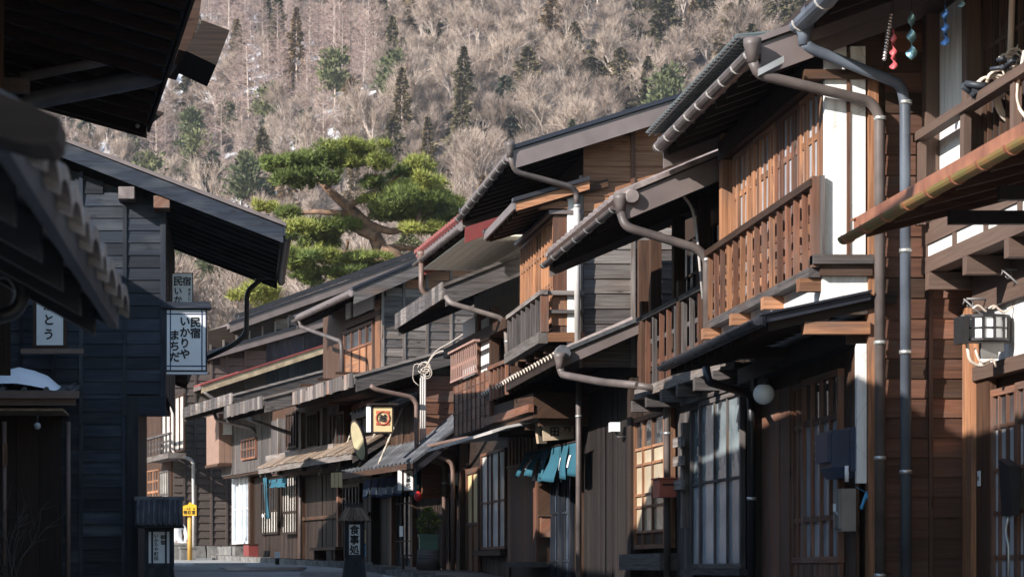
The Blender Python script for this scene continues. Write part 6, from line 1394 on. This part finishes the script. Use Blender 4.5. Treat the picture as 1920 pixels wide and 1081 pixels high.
# 越 box sign
p = at(717, 812, 40.6); S = thing('box_sign', p, 0.0, label='pale gold box sign with a round red crest and black character', cat='sign')
sign_frame(S, .36, .47, .20, .025, 'dark', 'gold')
b = MB(); b.tube([(math.cos(6.283*i/24)*.11, -.106, .255+math.sin(6.283*i/24)*.11) for i in range(25)], .016, 6)
for a in (0.785, 2.356, 3.927, 5.498): b.box(math.cos(a)*.11-.035, math.cos(a)*.11+.035, -.110, -.102, .255+math.sin(a)*.14-.02, .255+math.sin(a)*.14+.02)
b.build('crest', 'signred', S); lettering(S, '越', .135, (0, -.114, .255), (0, -1, 0))
b = MB(); b.box(-.27, -.20, -.07, .07, .02, .45); b.build('side_lamp', 'white', S); b = MB(); b.box(-.26, .26, -.16, .16, .472, .50); b.build('cap', 'dark', S)
# 食事処 small sign
p = at(765, 921, 41.0); S = thing('hanging_sign', p, 0, label='small white lamp-box sign with brush writing at the dark restaurant door', cat='sign')
sign_frame(S, .19, .38, .22, .02, 'darkbrown', 'paper'); lettering(S, '食\n事\n処', .088, (-.005, -.1115, .19), (0, -1, 0), spacing=.95); b = MB(); b.box(-.13, .13, -.14, .14, .382, .41); b.build('cap', 'dark', S); b = MB(); b.box(-.17, -.11, -.08, .08, .02, .36); b.build('side_pane', 'paper', S)
# yellow sign
p = at(356, 1028, 55.5); S = thing('signpost', (p.x, 55.5, zroad(55.5)), 0, label='bright yellow roof-shaped signboard on a yellow post by the far plank wall', cat='sign')
hz = p.z - zroad(55.5); k = 55.5/F
b = MB(); b.tube([(0, 0, 0), (0, 0, 67*k+hz)], .055, 8); b.build('post', 'yellowpost', S)
z0 = 62*k+hz; b = MB(); b.prism([(-.18, z0), (.155, z0), (.155, z0+.235), (-.005, z0+.31), (-.04, z0+.255), (-.18, z0+.215)], -.10, -.062, 'y'); b.build('board', 'yellow', S)
lettering(S, '徳忍堂', .095, (-.01, -.102, z0+.075), (0, -1, 0)); lettering(S, 'この先　右', .05, (0, -.102, z0+.155), (0, -1, 0)); lettering(S, '・・・', .05, (0, -.102, z0+.205), (0, -1, 0))
# carved hanging boards
p = at(1047, 826, 31.6); S = thing('carved_sign', p, 0.05, label='broad weathered wooden sign with carved characters above the teal door curtain', cat='sign')
b = MB(); b.prism([(-.20, 0), (.20, .03), (.19, .40), (-.20, .55), (-.235, .42)], -.03, .03, 'y'); b.build('board', 'signboardwood', S)
lettering(S, 'こ\n吉\n田', .135, (-.055, -.0315, .25), (0, -1, 0), 'dark', 1.0); lettering(S, '豊\n秀', .12, (.115, -.0315, .25), (0, -1, 0), 'dark', 1.1)
p = at(1014, 828, 32.1); S = thing('carved_sign', p, 0.5, label='narrow pale driftwood plank with carved marks left of the broad carved sign', cat='sign')
b = MB(); b.prism([(-.05, -.02), (.08, -.02), (.07, .36), (.0, .33), (-.09, .24)], -.025, .025, 'y'); b.build('board', 'signboardwood', S); lettering(S, '工\n房', .09, (.01, -.0265, .17), (0, -1, 0), 'dark', 1.1)
# gilded oval board
p = at(673, 826, 39.7); S = thing('oval_sign', p, 0, label='leaning oval wooden sign board with a gilded face above the tile awning', cat='sign')
b = MB(); n = 22; rows = []
for k, (sc, y) in enumerate(((1.0, .03), (1.0, -.02), (.9, -.032), (.88, -.012))):
    rows.append([(math.cos(6.283*i/n)*.125*sc, y, math.sin(6.283*i/n)*.37*sc) for i in range(n+1)])
b.grid(rows[:3], 0, False); b.build('rim', 'dark', S, None).rotation_euler = (0, R(-17), R(-38))
b = MB(); b.prism([(math.cos(6.283*i/n)*.113, math.sin(6.283*i/n)*.335) for i in range(n)], -.028, .028, 'y'); o = b.build('face', 'goldwood', S); o.rotation_euler = (0, R(-17), R(-38))
# wooden plaques at the bark awning
p = at(632, 913, 43.5); S = thing('wooden_plaque', p, -.3, label='bundle of bare yellow wooden plaques hanging under the tile awning corner', cat='plaque')
for i in range(3):
    b = MB(); b.box(-.11+i*.075, -.045+i*.075, -.02-.01*i, .02-.01*i, 0, .27); b.build('plaque', 'gold', S)
b = MB(); b.box(-.13, .13, -.03, .03, .272, .295); b.build('rail', 'dark', S)
b = MB(); p = D.L(775, 885, 41.1); S = thing('banner', D.world(p), 0, label='narrow blue cloth banner beside the small white restaurant sign', cat='banner')
b.grid([[(-.06+.12*j/3, .012*math.sin(j*2+i*.8), -.38*i/6) for j in range(4)] for i in range(7)]); b.build('cloth', 'bluep', S); b = MB(); b.tube([(-.10, 0, .01), (.10, 0, .01)], .01, 6); b.build('pole', 'dark', S)
p = at(784, 930, 40.9); S = thing('hanging_ornament', p, 0, label='small red lacquered ornament hanging below the blue banner', cat='ornament')
b = MB(); b.lathe([(.02, -.09), (.06, -.04), (.075, 0), (.06, .05), (.02, .09)], (0, 0, 0), 10); b.build('lantern_body', 'red', S); b = MB(); b.tube([(0, 0, .09), (0, 0, .2)], .006, 5); b.build('cord', 'dark', S)

# ---------------------------------------------------------------- noren curtains
def noren(name, h, v, px0, px1, py, drop, n, mat, label, marks=None, flare=0.0, slit=0.75):
    u0, w0 = h.uw(px0, py, v); u1 = h.uw(px1, py, v)[0]
    root = empty(name, h.world((u0, v, w0)), h.rz, label=label, cat='curtain'); ln = u1-u0
    b = MB(); b.tube([(-.08, 0, .0), (ln+.08, 0, .0)], .014, 6); b.build('rod', 'dark', root)
    for k in range(n):
        rows = []; pa, pb = ln*k/n+.008, ln*(k+1)/n-.008; ph = random.uniform(0, 6)
        f = flare*(k/(n-1))**1.6
        for i in range(9):
            t = i/8; r = []
            for j in range(7):
                s = j/6; u = pa+(pb-pa)*s + f*.9*t*drop; w = .05*t*math.sin(s*5+ph)+.04*t*math.sin(t*4+ph)
                r.append((u, w + .05*t*t + f*t*.5*drop, -.012-t*drop*(1-.55*f)*(1+.06*math.sin(ph*3)) + .02*t*math.sin(s*4+ph)))
            rows.append(r)
        b = MB(); b.grid(rows); cp = b.build('curtain_panel', mat, root); sm = cp.modifiers.new('thickness', 'SOLIDIFY'); sm.thickness = .004
        if marks and marks[k]:
            mk = MB(); a = 0.32
            mr = [[Vector(rows[i][j]) + Vector((0, .012, 0)) for j in (2, 3, 4)] for i in (3, 4, 5, 6)]
            if marks[k] == 'dip':
                mk.grid([[Vector(rows[i][j]) + Vector((0, .008, 0)) for j in range(7)] for i in (4, 5, 6, 7)]); mk.build('dyed_band', 'palecotton', cp); lettering(cp, '越後屋食処'[k], drop*.26, Vector(rows[6][3]) + Vector((0, .035, 0)), (0, 1, 0), 'white')
            elif marks[k] == 'bar': mk.grid(mr); mk.build('white_print', 'white', cp)
            else: lettering(cp, marks[k], drop*.24, (Vector(rows[5][3]) + Vector((0, .03, drop*.12))), (0.0, 1, 0), 'white', .8)
    return root
random.seed(15)
noren('noren_curtain', C2, 0.28, 1084, 985, 826, 0.47, 6, 'teal', 'teal door curtain with white vertical print blown sideways at a glass door', ['bar', 'bar', None, 'bar', 'bar', None], .55)
noren('noren_curtain', D, 0.22, 756, 684, 888, 0.38, 5, 'navy', 'navy door curtain with white characters under the tile awning', ['dip', 'dip', 'dip', 'dip', 'dip'], .12)
noren('noren_curtain', D2, 0.30, 540, 500, 893, 0.18, 4, 'teal', 'short teal curtain under the far bark awning', None, .25)
u, w = D2.uw(497, 895, .35); q = D2.world((u, .35, w)); S = empty('flag_banner', q, D2.rz, label='long teal cloth flag with a white mark tied beside the far bark awning', cat='banner')
b = MB(); b.grid([[((j-3)*(.05+.10*i/9)+.02*i/9, .03*math.sin(j*1.7+i*.3)-.02*i/9*j, -.9*i/9) for j in range(7)] for i in range(10)]); o = b.build('cloth', 'teal', S); m_ = o.modifiers.new('thickness', 'SOLIDIFY'); m_.thickness = .004
BX(S, 'white_print', 'white', -.06, .06, .05, .056, -.86, -.80)
b = MB(); b.tube([(-.02, .0, .15), (-.02, .0, -1.3)], .012, 6); b.build('pole', 'dark', S)

# ================================================================ STREET AND WALL FITTINGS
S = thing('water_heater', B.world(B.P(1596, 893, 0.20)), B.rz, label='dark blue gas water heater on the wall beside the lattice doors', cat='water heater')
def on_wall(name, h, px, py, v, **kw): return empty(name, h.world(h.P(px, py, v)), h.rz, **kw)
bpy.data.objects.remove(S)
S = on_wall('water_heater', B, 1602, 895, 0.14, label='dark blue gas water heater on the wall beside the brown lattice doors', cat='water heater')
b = MB(); b.box(.0, .40, 0, .17, 0.08, .36); b.hexa([(.03, 0, 0), (.37, 0, 0), (.03, .12, 0), (.37, .12, 0), (0, 0, .079), (.40, 0, .079), (0, .17, .079), (.40, .17, .079)], 2); b.build('casing', 'navyblue', S)
b = MB(); b.box(.015, .385, .17, .20, .12, .34); b.build('front_panel', 'navyblue', S); b = MB(); b.box(-.02, .42, -.01, .035, .05, .38); b.build('back_plate', 'navyblue', S)
for k in range(3): BX(S, 'vent_slot', 'greybox', .36, .395, .171, .204, .15+k*.06, .17+k*.06)
b = MB(); b.tube([(-.01, .06, .09), (-.01, .06, -.03)], .016, 7); b.build('pipe', 'white', S)
S = on_wall('meter_box', B, 1605, 995, 0.14, label='grey steel electric meter box below the dark blue water heater', cat='meter box')
b = MB(); b.box(0, .22, 0, .11, 0, .32); b.build('casing', 'greybox', S); b = MB(); b.box(.02, .20, .11, .122, .02, .30); b.build('door', 'greybox', S); BX(S, 'label_plate', 'white', .12, .18, .122, .128, .15, .21); b = MB(); b.tube([(.04, .125, .12), (.06, .13, .14), (.10, .13, .14), (.11, .13, .02)], .006, 5); b.build('cable', 'strap', S)
S = on_wall('ribbon', B, 1622, 925, 0.06, label='pale blue ribbon tied at the corner post below the water heater', cat='ribbon')
b = MB()
for a, l in ((.5, .09), (2.5, .09), (-1.2, .13), (-1.8, .11)): b.grid([[(-.05, .015*j+.005*i, math.sin(a)*l*i/4+.02*j) if False else (-.05-.004*i, math.cos(a)*l*i/4+.02*(j-.5), math.sin(a)*l*i/4+.012*j) for j in range(2)] for i in range(5)])
o = b.build('bow', 'bluep', S); m_ = o.modifiers.new('thickness', 'SOLIDIFY'); m_.thickness = .004
S = thing('globe_lamp', at(1432, 738, 19.6), 0, label='white milk-glass globe lamp under the black pent roof', cat='lamp')
b = MB(); b.ball((0, 0, 0), .087, 18); b.build('globe', 'lampwhite', S); b = MB(); b.lathe([(.045, .075), (.05, .10), (.03, .12)], (0, 0, 0), 12); b.tube([(0, 0, .11), (0, 0, .19), (.12, 0, .22)], .012, 6); b.build('holder', 'iron', S)
S = on_wall('letter_box', B2, 1272, 931, 0.05, label='brick-red letter box on the post between the two big windows', cat='letter box')
b = MB(); b.box(0, .34, .02, .20, 0, .19); b.build('box', 'redbox', S); b = MB(); b.box(-.02, .36, .0, .22, .191, .205); b.build('lid', 'redbox', S); b = MB(); b.box(-.006, .0, .05, .17, .12, .14); b.build('slot', 'dark', S)
S = on_wall('letter_box', C2, 1028, 1006, 0.03, label='brown wooden letter box left of the dark glass doors', cat='letter box')
b = MB(); b.box(0, .55, -.05, .10, 0, .29); b.build('box', 'redbrown', S); b = MB(); b.box(-.03, .58, -.05, .13, .291, .31); b.build('lid', 'darkbrown', S)
S = on_wall('meter_box', C2, 1024, 1034, 0.02, label='small white box below the brown wooden letter box', cat='meter box'); b = MB(); b.box(0, .3, -.05, .06, 0, .13); b.build('casing', 'beige', S); b = MB(); b.box(.05, .25, .06, .068, .05, .11); b.build('window', 'greybox', S)
S = on_wall('wall_lamp', C2, 1022, 902, 0.05, label='white porch lamp under the blown teal curtain', cat='lamp'); b = MB(); b.lathe([(.09, 0), (.085, .03), (.04, .09), (.02, .12)], (.1, .08, .02), 12); b.build('shade', 'white', S); b = MB(); b.tube([(.1, .08, .13), (.1, -.04, .16)], .014, 6); b.build('arm', 'white', S)
S = on_wall('flood_lamp', C, 1166, 818, 0.02, label='white security flood lamp on the dark boards below the tile-edged eave', cat='lamp')
b = MB(); b.box(-.05, .10, .03, .14, .06, .17); b.build('head', 'white', S); b = MB(); b.tube([(.02, -.06, .0), (.02, .04, .0), (.02, .07, .07)], .018, 7); b.build('bracket', 'greybox', S)
for px, py in ((860, 906),):
    S = on_wall('meter_box', C2, 861, 908, 0.02, label='beige electric meter box on brown boards beside the drainpipes', cat='meter box'); b = MB(); b.box(0, .45, -.08, .10, 0, .19); b.build('casing', 'beige', S); b = MB(); b.box(-.01, .46, .0, .11, .191, .205); b.build('lid', 'beige', S)
S = on_wall('switch_plate', A, 1839, 910, 0.01, label='white plate on the post beside the nearest lattice door', cat='switch plate'); b = MB(); b.box(0, .06, 0, .008, 0, .11); b.build('plate', 'white', S); b = MB(); b.box(.02, .04, .008, .014, .04, .07); b.build('button', 'greybox', S)
S = thing('outlet_box', at(1822, 945, 17.9), 0, label='small white outlet box on the corner post of the nearest house', cat='outlet'); b = MB(); b.box(-.025, .02, -.10, .03, 0, .11); b.build('casing', 'beige', S); b = MB(); b.box(.02, .04, -.07, .02, .01, .10); b.build('cover', 'iron', S)
# long-handled dustpan at the nearest door
S = thing('dustpan', A.world(A.P(1902, 966, .06)), A.rz, label='dark long-handled dustpan hanging on the nearest sliding door', cat='dustpan')
b = MB(); b.hexa([(-.12, 0, 0), (.12, 0, 0), (-.12, .05, 0), (.12, .05, 0), (-.12, 0, .34), (.10, 0, .40), (-.12, .08, .34), (.10, .08, .40)], 2); b.build('pan', 'metaldark', S); b = MB(); b.tube(round_path([(.02, .03, 0), (.05, .05, -.10), (.0, .04, -.2), (.0, .04, -.6)], .05), .011, 6); b.build('handle', 'strap', S)
# iron lantern on the nearest house
S = thing('wall_lantern', at(1850, 640, 16.95), R(10), label='half-round iron wall lantern with frosted panes on the white plaster wall', cat='lamp')
b = MB(); n = 6; r = .155
ring = lambda z0, z1, rr: [(math.cos(math.pi*j/n + math.pi)*rr, math.sin(math.pi*j/n + math.pi)*rr*.75) for j in range(n+1)]
for z0, z1 in ((0, .018), (.165, .185)): b.prism(ring(0, 0, r+.012), z0, z1, 'z')
b.build('ring', 'iron', S)
for j in range(0, n+1):
    a = math.pi*j/n+math.pi; x, y = math.cos(a)*r, math.sin(a)*r*.75; BX(S, 'bar', 'iron', x-.008, x+.008, y-.008, y+.008, .018, .165)
for j in range(n):
    a0, a1 = math.pi*j/n+math.pi, math.pi*(j+1)/n+math.pi; b = MB(); q = [(math.cos(a)*r*k, math.sin(a)*r*.75*k) for a, k in ((a0, .95), (a1, .95), (a1, .92), (a0, .92))]; b.prism(q, .018, .165, 'z'); b.build('pane', 'lampwhite', S)
b = MB(); b.tube([(math.cos(math.pi*j/n+math.pi)*r, math.sin(math.pi*j/n+math.pi)*r*.75, .09) for j in range(n+1)], .006, 5); b.build('hoop', 'iron', S)
b = MB(); b.box(-.21, -.165, -.06, .08, -.02, .17); b.build('side_plate', 'iron', S); b = MB(); b.box(-.17, .18, .0, .05, -.01, .19); b.build('back_plate', 'greybox', S)
for x in (-.04, .08):
    b = MB(); b.tube([(x-.09+.018*i, -.05, .225+.022*math.sin(i*.75)) for i in range(11)], .009, 6); b.build('curl', 'cable', S)
b = MB(); b.box(-.03, .03, -.06, .02, .186, .225); b.build('neck', 'iron', S); b = MB(); b.box(-.05, .08, -.02, .02, -.12, -.012); b.box(.08, .12, -.02, .02, -.07, -.012); b.build('mount', 'greybox', S)
b = MB(); b.tube(round_path([(-.15, .0, -.01), (-.13, .0, -.14), (-.05, .0, -.18), (.02, -.01, -.14)], .05), .012, 6); b.tube(round_path([(-.10, -.02, -.05), (-.06, -.02, -.16), (.04, -.02, -.12), (.06, -.02, -.18)], .04), .008, 6); b.build('cable', 'cable', S)
# cable bundles on the upper wall
def cable_bundle(name, px, py, Z, label, s=1.0, seed=1):
    random.seed(seed); S = thing(name, at(px, py, Z), R(90), label=label, cat='cables')
    for k in range(4):
        b = MB(); a = random.uniform(.04, .09)*s; o = Vector((random.uniform(-.05, .05), random.uniform(-.04, .03), random.uniform(-.02, .04)))*s
        b.tube([o + Vector((.03*k*s-.04, math.cos(t)*a*1.3, math.sin(t)*a+.03)) for t in [0.5*i for i in range(10)]], .012*s, 6); b.build('loop', 'cable', S)
    for k in range(9):
        c = Vector((random.uniform(-.1, .1), random.uniform(-.14, .14), random.uniform(-.06, .05)))*s; d = Vector((random.uniform(-.05, .05), random.uniform(-.08, .08), random.uniform(-.03, .03)))*s
        b = MB(); b.tube([c-d, c, c+d], .024*s, 7); b.build('clamp', 'cabledark', S)
    for k in range(3):
        b = MB(); y0 = random.uniform(-.05, .08)*s; b.tube(round_path([(0, y0, -.02), (.02, y0-.05*s, -.16*s), (.03, y0-.18*s, -.26*s), (.05, y0-.26*s, -.34*s)], .06), .011*s, 6); b.build('tail', 'cable', S)
    return S
cable_bundle('cable_bundle', 1862, 170, 16.3, 'knot of pale cables and dark clamps above the copper eave', 1.0, 3)
cable_bundle('cable_bundle', 1893, 120, 16.0, 'smaller tangle of dark cable clamps high at the right edge', .65, 9)
S = thing('conduit_pole', at(1894, 105, 16.1), 0, label='pale upright service pipe at the right edge above the cable tangle', cat='pipe')
b = MB(); b.tube([(0, 0, -.05), (.03, 0, .9)], .022, 8); b.build('pipe', 'cable', S); b = MB(); b.tube([(.02, 0, .0), (.14, -.1, .25), (.3, -.2, .5)], .012, 6); b.build('wire', 'cable', S)
b = MB(); b.tube(round_path([at(1921, 95, 15.5), at(1908, 160, 15.6), at(1906, 185, 15.6), at(1912, 205, 15.6), at(1925, 222, 15.5)], .05), .012, 6); b.build('hanging_wire', 'cable', None, label='pale grey wire loop hanging at the right edge beside the cable tangle', cat='wire')
S = thing('cable_coil', at(797, 690, 40.9), R(70), label='coil of pale service cables on the wall above the restaurant drainpipes', cat='cables'); random.seed(13)
for k in range(5):
    b = MB(); o = Vector((random.uniform(-.03, .03), random.uniform(-.06, .06), random.uniform(-.1, .05))); r = random.uniform(.05, .11); b.tube([o+Vector((.01*math.sin(t*2), math.cos(t)*r, math.sin(t)*r)) for t in [.45*i for i in range(14)]], .006, 5); b.build('loop', 'cable', S)
for y, z in ((.5, .25), (.6, .1)):
    b = MB(); b.tube(round_path([(0, 0, 0), (0, -y*.3, .28), (0, -y, z+.2), (0, -y-.3, z+.4)], .2), .007, 5); b.build('wire', 'cable', S)
b = MB(); b.tube(round_path([(0, 0, .05), (0, .2, .1), (0, .22, -.2), (0, .1, -.3)], .12), .006, 5); b.build('wire', 'cable', S)
# wind spinners
def spinner(px, y0, y1, Z, mat, label, kind):
    p = at(px, y0, Z); ln = (y1-y0)*Z/F; S = thing('wind_spinner', p, random.uniform(0, 3), label=label, cat='wind spinner', group='wind spinners under the eave')
    b = MB(); b.tube([(0, 0, .35), (0, 0, 0)], .004, 5); b.build('string', 'cabledark', S)
    if kind == 0:
        b = MB(); n = 40; wv = lambda t: .035*abs(math.sin(t*math.pi*3))**.7*(0.55+.6*t)+.004
        b.grid([[(math.cos(t*9)*wv(t)*s, math.sin(t*9)*wv(t)*s, -ln*t) for s in (-1, 0, 1)] for t in [i/n for i in range(n+1)]])
        o = b.build('twisted_strip', mat, S); m_ = o.modifiers.new('thickness', 'SOLIDIFY'); m_.thickness = .003
    else:
        b = MB()
        for k in range(15): b.lathe([(.008, 0), (.018, .012), (.008, .024)], (0.09*(-k/15), 0, -ln*k/15-.02), 7)
        b.build('beads', mat, S)
    return S
random.seed(4)
spinner(1671, 25, 118, 17.2, 'spinsilver', 'silver beaded wind spinner, leftmost under the right-hand eave', 1)
spinner(1675, 55, 130, 17.0, 'spinred', 'red twisted wind spinner beside the silver beaded one', 0)
spinner(1709, 20, 112, 16.9, 'spinpale', 'pale blue-green twisted wind spinner right of the red one', 0)
spinner(1772, 10, 86, 16.4, 'spinblue', 'bright blue twisted wind spinner before the white plaster panel', 0)
spinner(1802, -40, 14, 16.2, 'spinpale', 'pale wind spinner cut off at the top edge, rightmost', 0)
# potted shrub on a stump
p = at(803, 1030, 40.4); zg = zroad(40.4); S = thing('tree_stump', (p.x, 40.4, zg), 0, label='cut log stump carrying the green pot by the restaurant door', cat='stump')
b = MB(); hs = p.z-zg; b.lathe([(.21, 0), (.19, hs*.5), (.185, hs)], (0, 0, 0), 12); b.build('log', 'greydark', S)
S = thing('potted_shrub', p, 0, label='leafy yellow-green shrub in a dark green pot on a stump', cat='potted plant')
b = MB(); b.box(-.15, .15, -.13, .13, 0, .22); b.box(-.17, .17, -.15, .15, .22, .26); b.build('pot', 'greenpot', S)
M['shrubleaf'] = tinted('shrub_leaves', (.22, .25, .07), .4, .6); random.seed(31); b = MB()
for k in range(7):
    q = Vector((random.uniform(-.12, .12), random.uniform(-.1, .1), random.uniform(.4, .75))); b.tube([(0, 0, .24), (q.x*.6, q.y*.6, q.z*.6), tuple(q)], .008, 4)
b.build('stems', 'darkbrown', S); b = MB()
for k in range(420):
    t = random.random(); rr = .19*math.sin(math.pi*min(1, t*.75+.22)); a = random.uniform(0, 6.28); r2 = rr*math.sqrt(random.random())
    leaf(b, Vector((math.cos(a)*r2, math.sin(a)*r2, .28+t*.42)), Vector((math.cos(a), math.sin(a), random.uniform(0, 1))), random.uniform(.03, .06))
b.build('leaves', 'shrubleaf', S)
p = at(770, 1052, 40.6); S = thing('wooden_stand', (p.x, 40.6, zroad(40.6)), 0, label='small dark wooden stand left of the potted shrub', cat='stand'); hs = p.z-zroad(40.6)+.12
b = MB(); b.box(-.16, .16, -.12, .12, hs-.03, hs); b.build('top', 'greydark', S)
for x in (-.13, .13): BX(S, 'leg', 'dark', x-.02, x+.02, -.1, .1, 0, hs-.031)
# bulb on the porch, bare shrub, street bits
S = thing('porch_bulb', at(70, 798, 29.2), 0, label='bare glass bulb hanging under the snowy porch roof', cat='lamp'); b = MB(); b.ball((0, 0, 0), .045, 12); b.build('bulb', 'lightbulb', S); b = MB(); b.tube([(0, 0, .04), (0, 0, .14)], .014, 6); b.build('socket', 'iron', S)
p = at(20, 1081, 27.5); S = thing('bare_shrub', (p.x, 27.5, zroad(27.5)), 0, label='leafless twiggy shrub in the bottom left corner', cat='shrub'); random.seed(6); b = MB()
for k in range(16):
    q = Vector((0, 0, 0)); d = Vector((random.uniform(-.3, .3), random.uniform(-.3, .3), 1)).normalized()
    for i in range(6):
        n_ = q + d*.22; seg(b, q, n_, .010-.0012*i, .009-.0012*i, 0); q = n_; d = rdir(d, .3)
        if i > 2: seg(b, q, q+rdir(d, .6)*.2, .005, .002, 0)
b.build('twigs', 'greydark', S)
S = on_wall('dark_red_crate', E, 476, 1042, .35, label='dark red crate on the road edge below the pale sliding door', cat='crate'); b = MB(); b.box(0, .5, -.1, .12, -.02, .26); b.build('box', 'redpaint', S); b = MB(); b.box(-.02, .52, -.12, .14, .261, .28); b.build('lid', 'darkbrown', S)
p = at(520, 1055, 46.5); S = thing('post_light', (p.x, 46.5, zroad(46.5)), 0, label='short dark post with a white reader box before the far lattice window', cat='post'); b = MB(); b.box(-.04, .04, -.04, .04, 0, p.z-zroad(46.5)+.10); b.build('post', 'dark', S); z = p.z-zroad(46.5)+.10; b = MB(); b.box(-.05, .05, -.06, .03, z, z+.12); b.build('reader', 'white', S)
# stone blocks and steps beside the far road
for px0, px1, y0, y1, Z, lab in ((325, 348, 1017, 1050, 57.0, 'pale stone block beside the seated person'), (338, 366, 1024, 1050, 56.0, 'low stone step at the foot of the yellow signpost')):
    a, c = at(px0, y1, Z), at(px1, y0, Z); S = thing('stone_block', ((a.x+c.x)/2, Z, zterr(0, Z)), .1, label=lab, cat='stone'); w = (c.x-a.x)/2; b = MB(); zz = c.z-zterr(0, Z); b.box(-w, w, -.2, .3, 0, zz*.85); b.build('block', 'stone', S); b = MB(); b.box(-w-.02, w+.02, -.22, .32, zz*.851, zz); b.build('slab', 'stone', S)
random.seed(44); cob = [(x, y) for y in (39.0, 40.2, 41.4) for x in range(9)]
for i, (x, y) in enumerate(cob):
    X0 = -.2+x*.42-.1*(y-39); b = MB(); 
S = empty('gutter_kerb', (0, 0, 0), 0, kind='structure')
for side in (0, 1):
    for i in range(34):
        Y = 20+i*1.1; xk = (3.75 if Y < 30 else 3.75-.16*(Y-30)) if side else -1.75-.2*max(0, Y-44)
        b = MB(); b.box(-.14, .14, -.53, .53, 0, .12); b.build('kerb_stone', 'stone', S, (xk, Y, zroad(Y)-.01)).rotation_euler = (0, 0, (0.16 if Y > 30 else 0) if side else (.2 if Y > 44 else 0))
for i, (x, Y, w, l) in enumerate(((-.4, 47, .5, 1.6), (.4, 41, .7, 1.2), (1.6, 37, .6, 2.2))):
    b = MB(); z = zroad(Y)
    b.grid([[(x+w*sx*(1+.1*math.sin(3*sy)), Y+l*sy, zroad(Y+l*sy)+.011) for sx in (-1, 0, 1)] for sy in (-1, -.5, 0, .5, 1)]); b.build('road_patch', 'metaldark' if i == 1 else 'stone', kind='structure')
# ---------------------------------------------------------------- person behind the lantern
def person():
    Z = 57.4; p = at(331, 1024, Z); zg = zterr(p.x, Z); root = empty('person', (p.x, Z, zg), R(20), label='person in a white jacket sitting beyond the tiled street lantern', cat='person')
    zs = p.z - zg + .02
    def skin(name, J, E, mat):
        me = bpy.data.meshes.new(name); me.from_pydata([q[0] for q in J], E, []); o = link(name, me, root); m1 = o.modifiers.new('skin', 'SKIN'); m1.use_smooth_shade = True
        for i, q in enumerate(J): o.data.skin_vertices[0].data[i].radius = q[1] if isinstance(q[1], tuple) else (q[1], q[1])
        o.data.skin_vertices[0].data[0].use_root = True; m2 = o.modifiers.new('sub', 'SUBSURF'); m2.levels = 1; m2.render_levels = 2; me.materials.append(M[mat]); return o
    h0 = zs
    J = [((0, 0, h0), (.13, .10)), ((0, 0, h0+.25), (.14, .10)), ((0, -.01, h0+.44), (.15, .10)), ((0, -.02, h0+.55), (.06, .06)), ((0, -.03, h0+.60), .05),
         ((.19, -.01, h0+.46), .06), ((.23, -.08, h0+.20), .05), ((.12, -.30, h0+.10), .04), ((-.19, -.01, h0+.46), .06), ((-.23, -.08, h0+.20), .05), ((-.12, -.30, h0+.10), .04),
         ((.10, -.40, h0+.03), .075), ((.11, -.46, h0-.34), .05), ((-.10, -.40, h0+.03), .075), ((-.11, -.46, h0-.34), .05)]
    skin('body', J, [(0, 1), (1, 2), (2, 3), (3, 4), (2, 5), (5, 6), (6, 7), (2, 8), (8, 9), (9, 10), (0, 11), (11, 12), (0, 13), (13, 14)], 'white')
    b = MB(); b.ball((0, -.04, h0+.73), .105, 14, 0, (.82, .95, 1.1)); b.ball((0, -.14, h0+.72), .018, 6); b.build('head', 'skin', root); b = MB(); b.ball((0, -.015, h0+.765), .108, 12, 0, (.9, .95, .95)); b.build('hair', 'hair', root)
    for s in (-1, 1):
        for k in range(5):
            b = MB(); c = Vector((s*.12, -.33, h0+.09)); d = Vector((s*(-.015+.012*k), -.06-.006*(2-abs(k-2)), -.02)); b.tube([c+Vector((s*(-.02+.011*k), 0, 0)), c+d, c+d*1.5+Vector((0, 0, -.02))], .008, 5); b.build('finger', 'skin', root)
person()
bpy.context.view_layer.update()
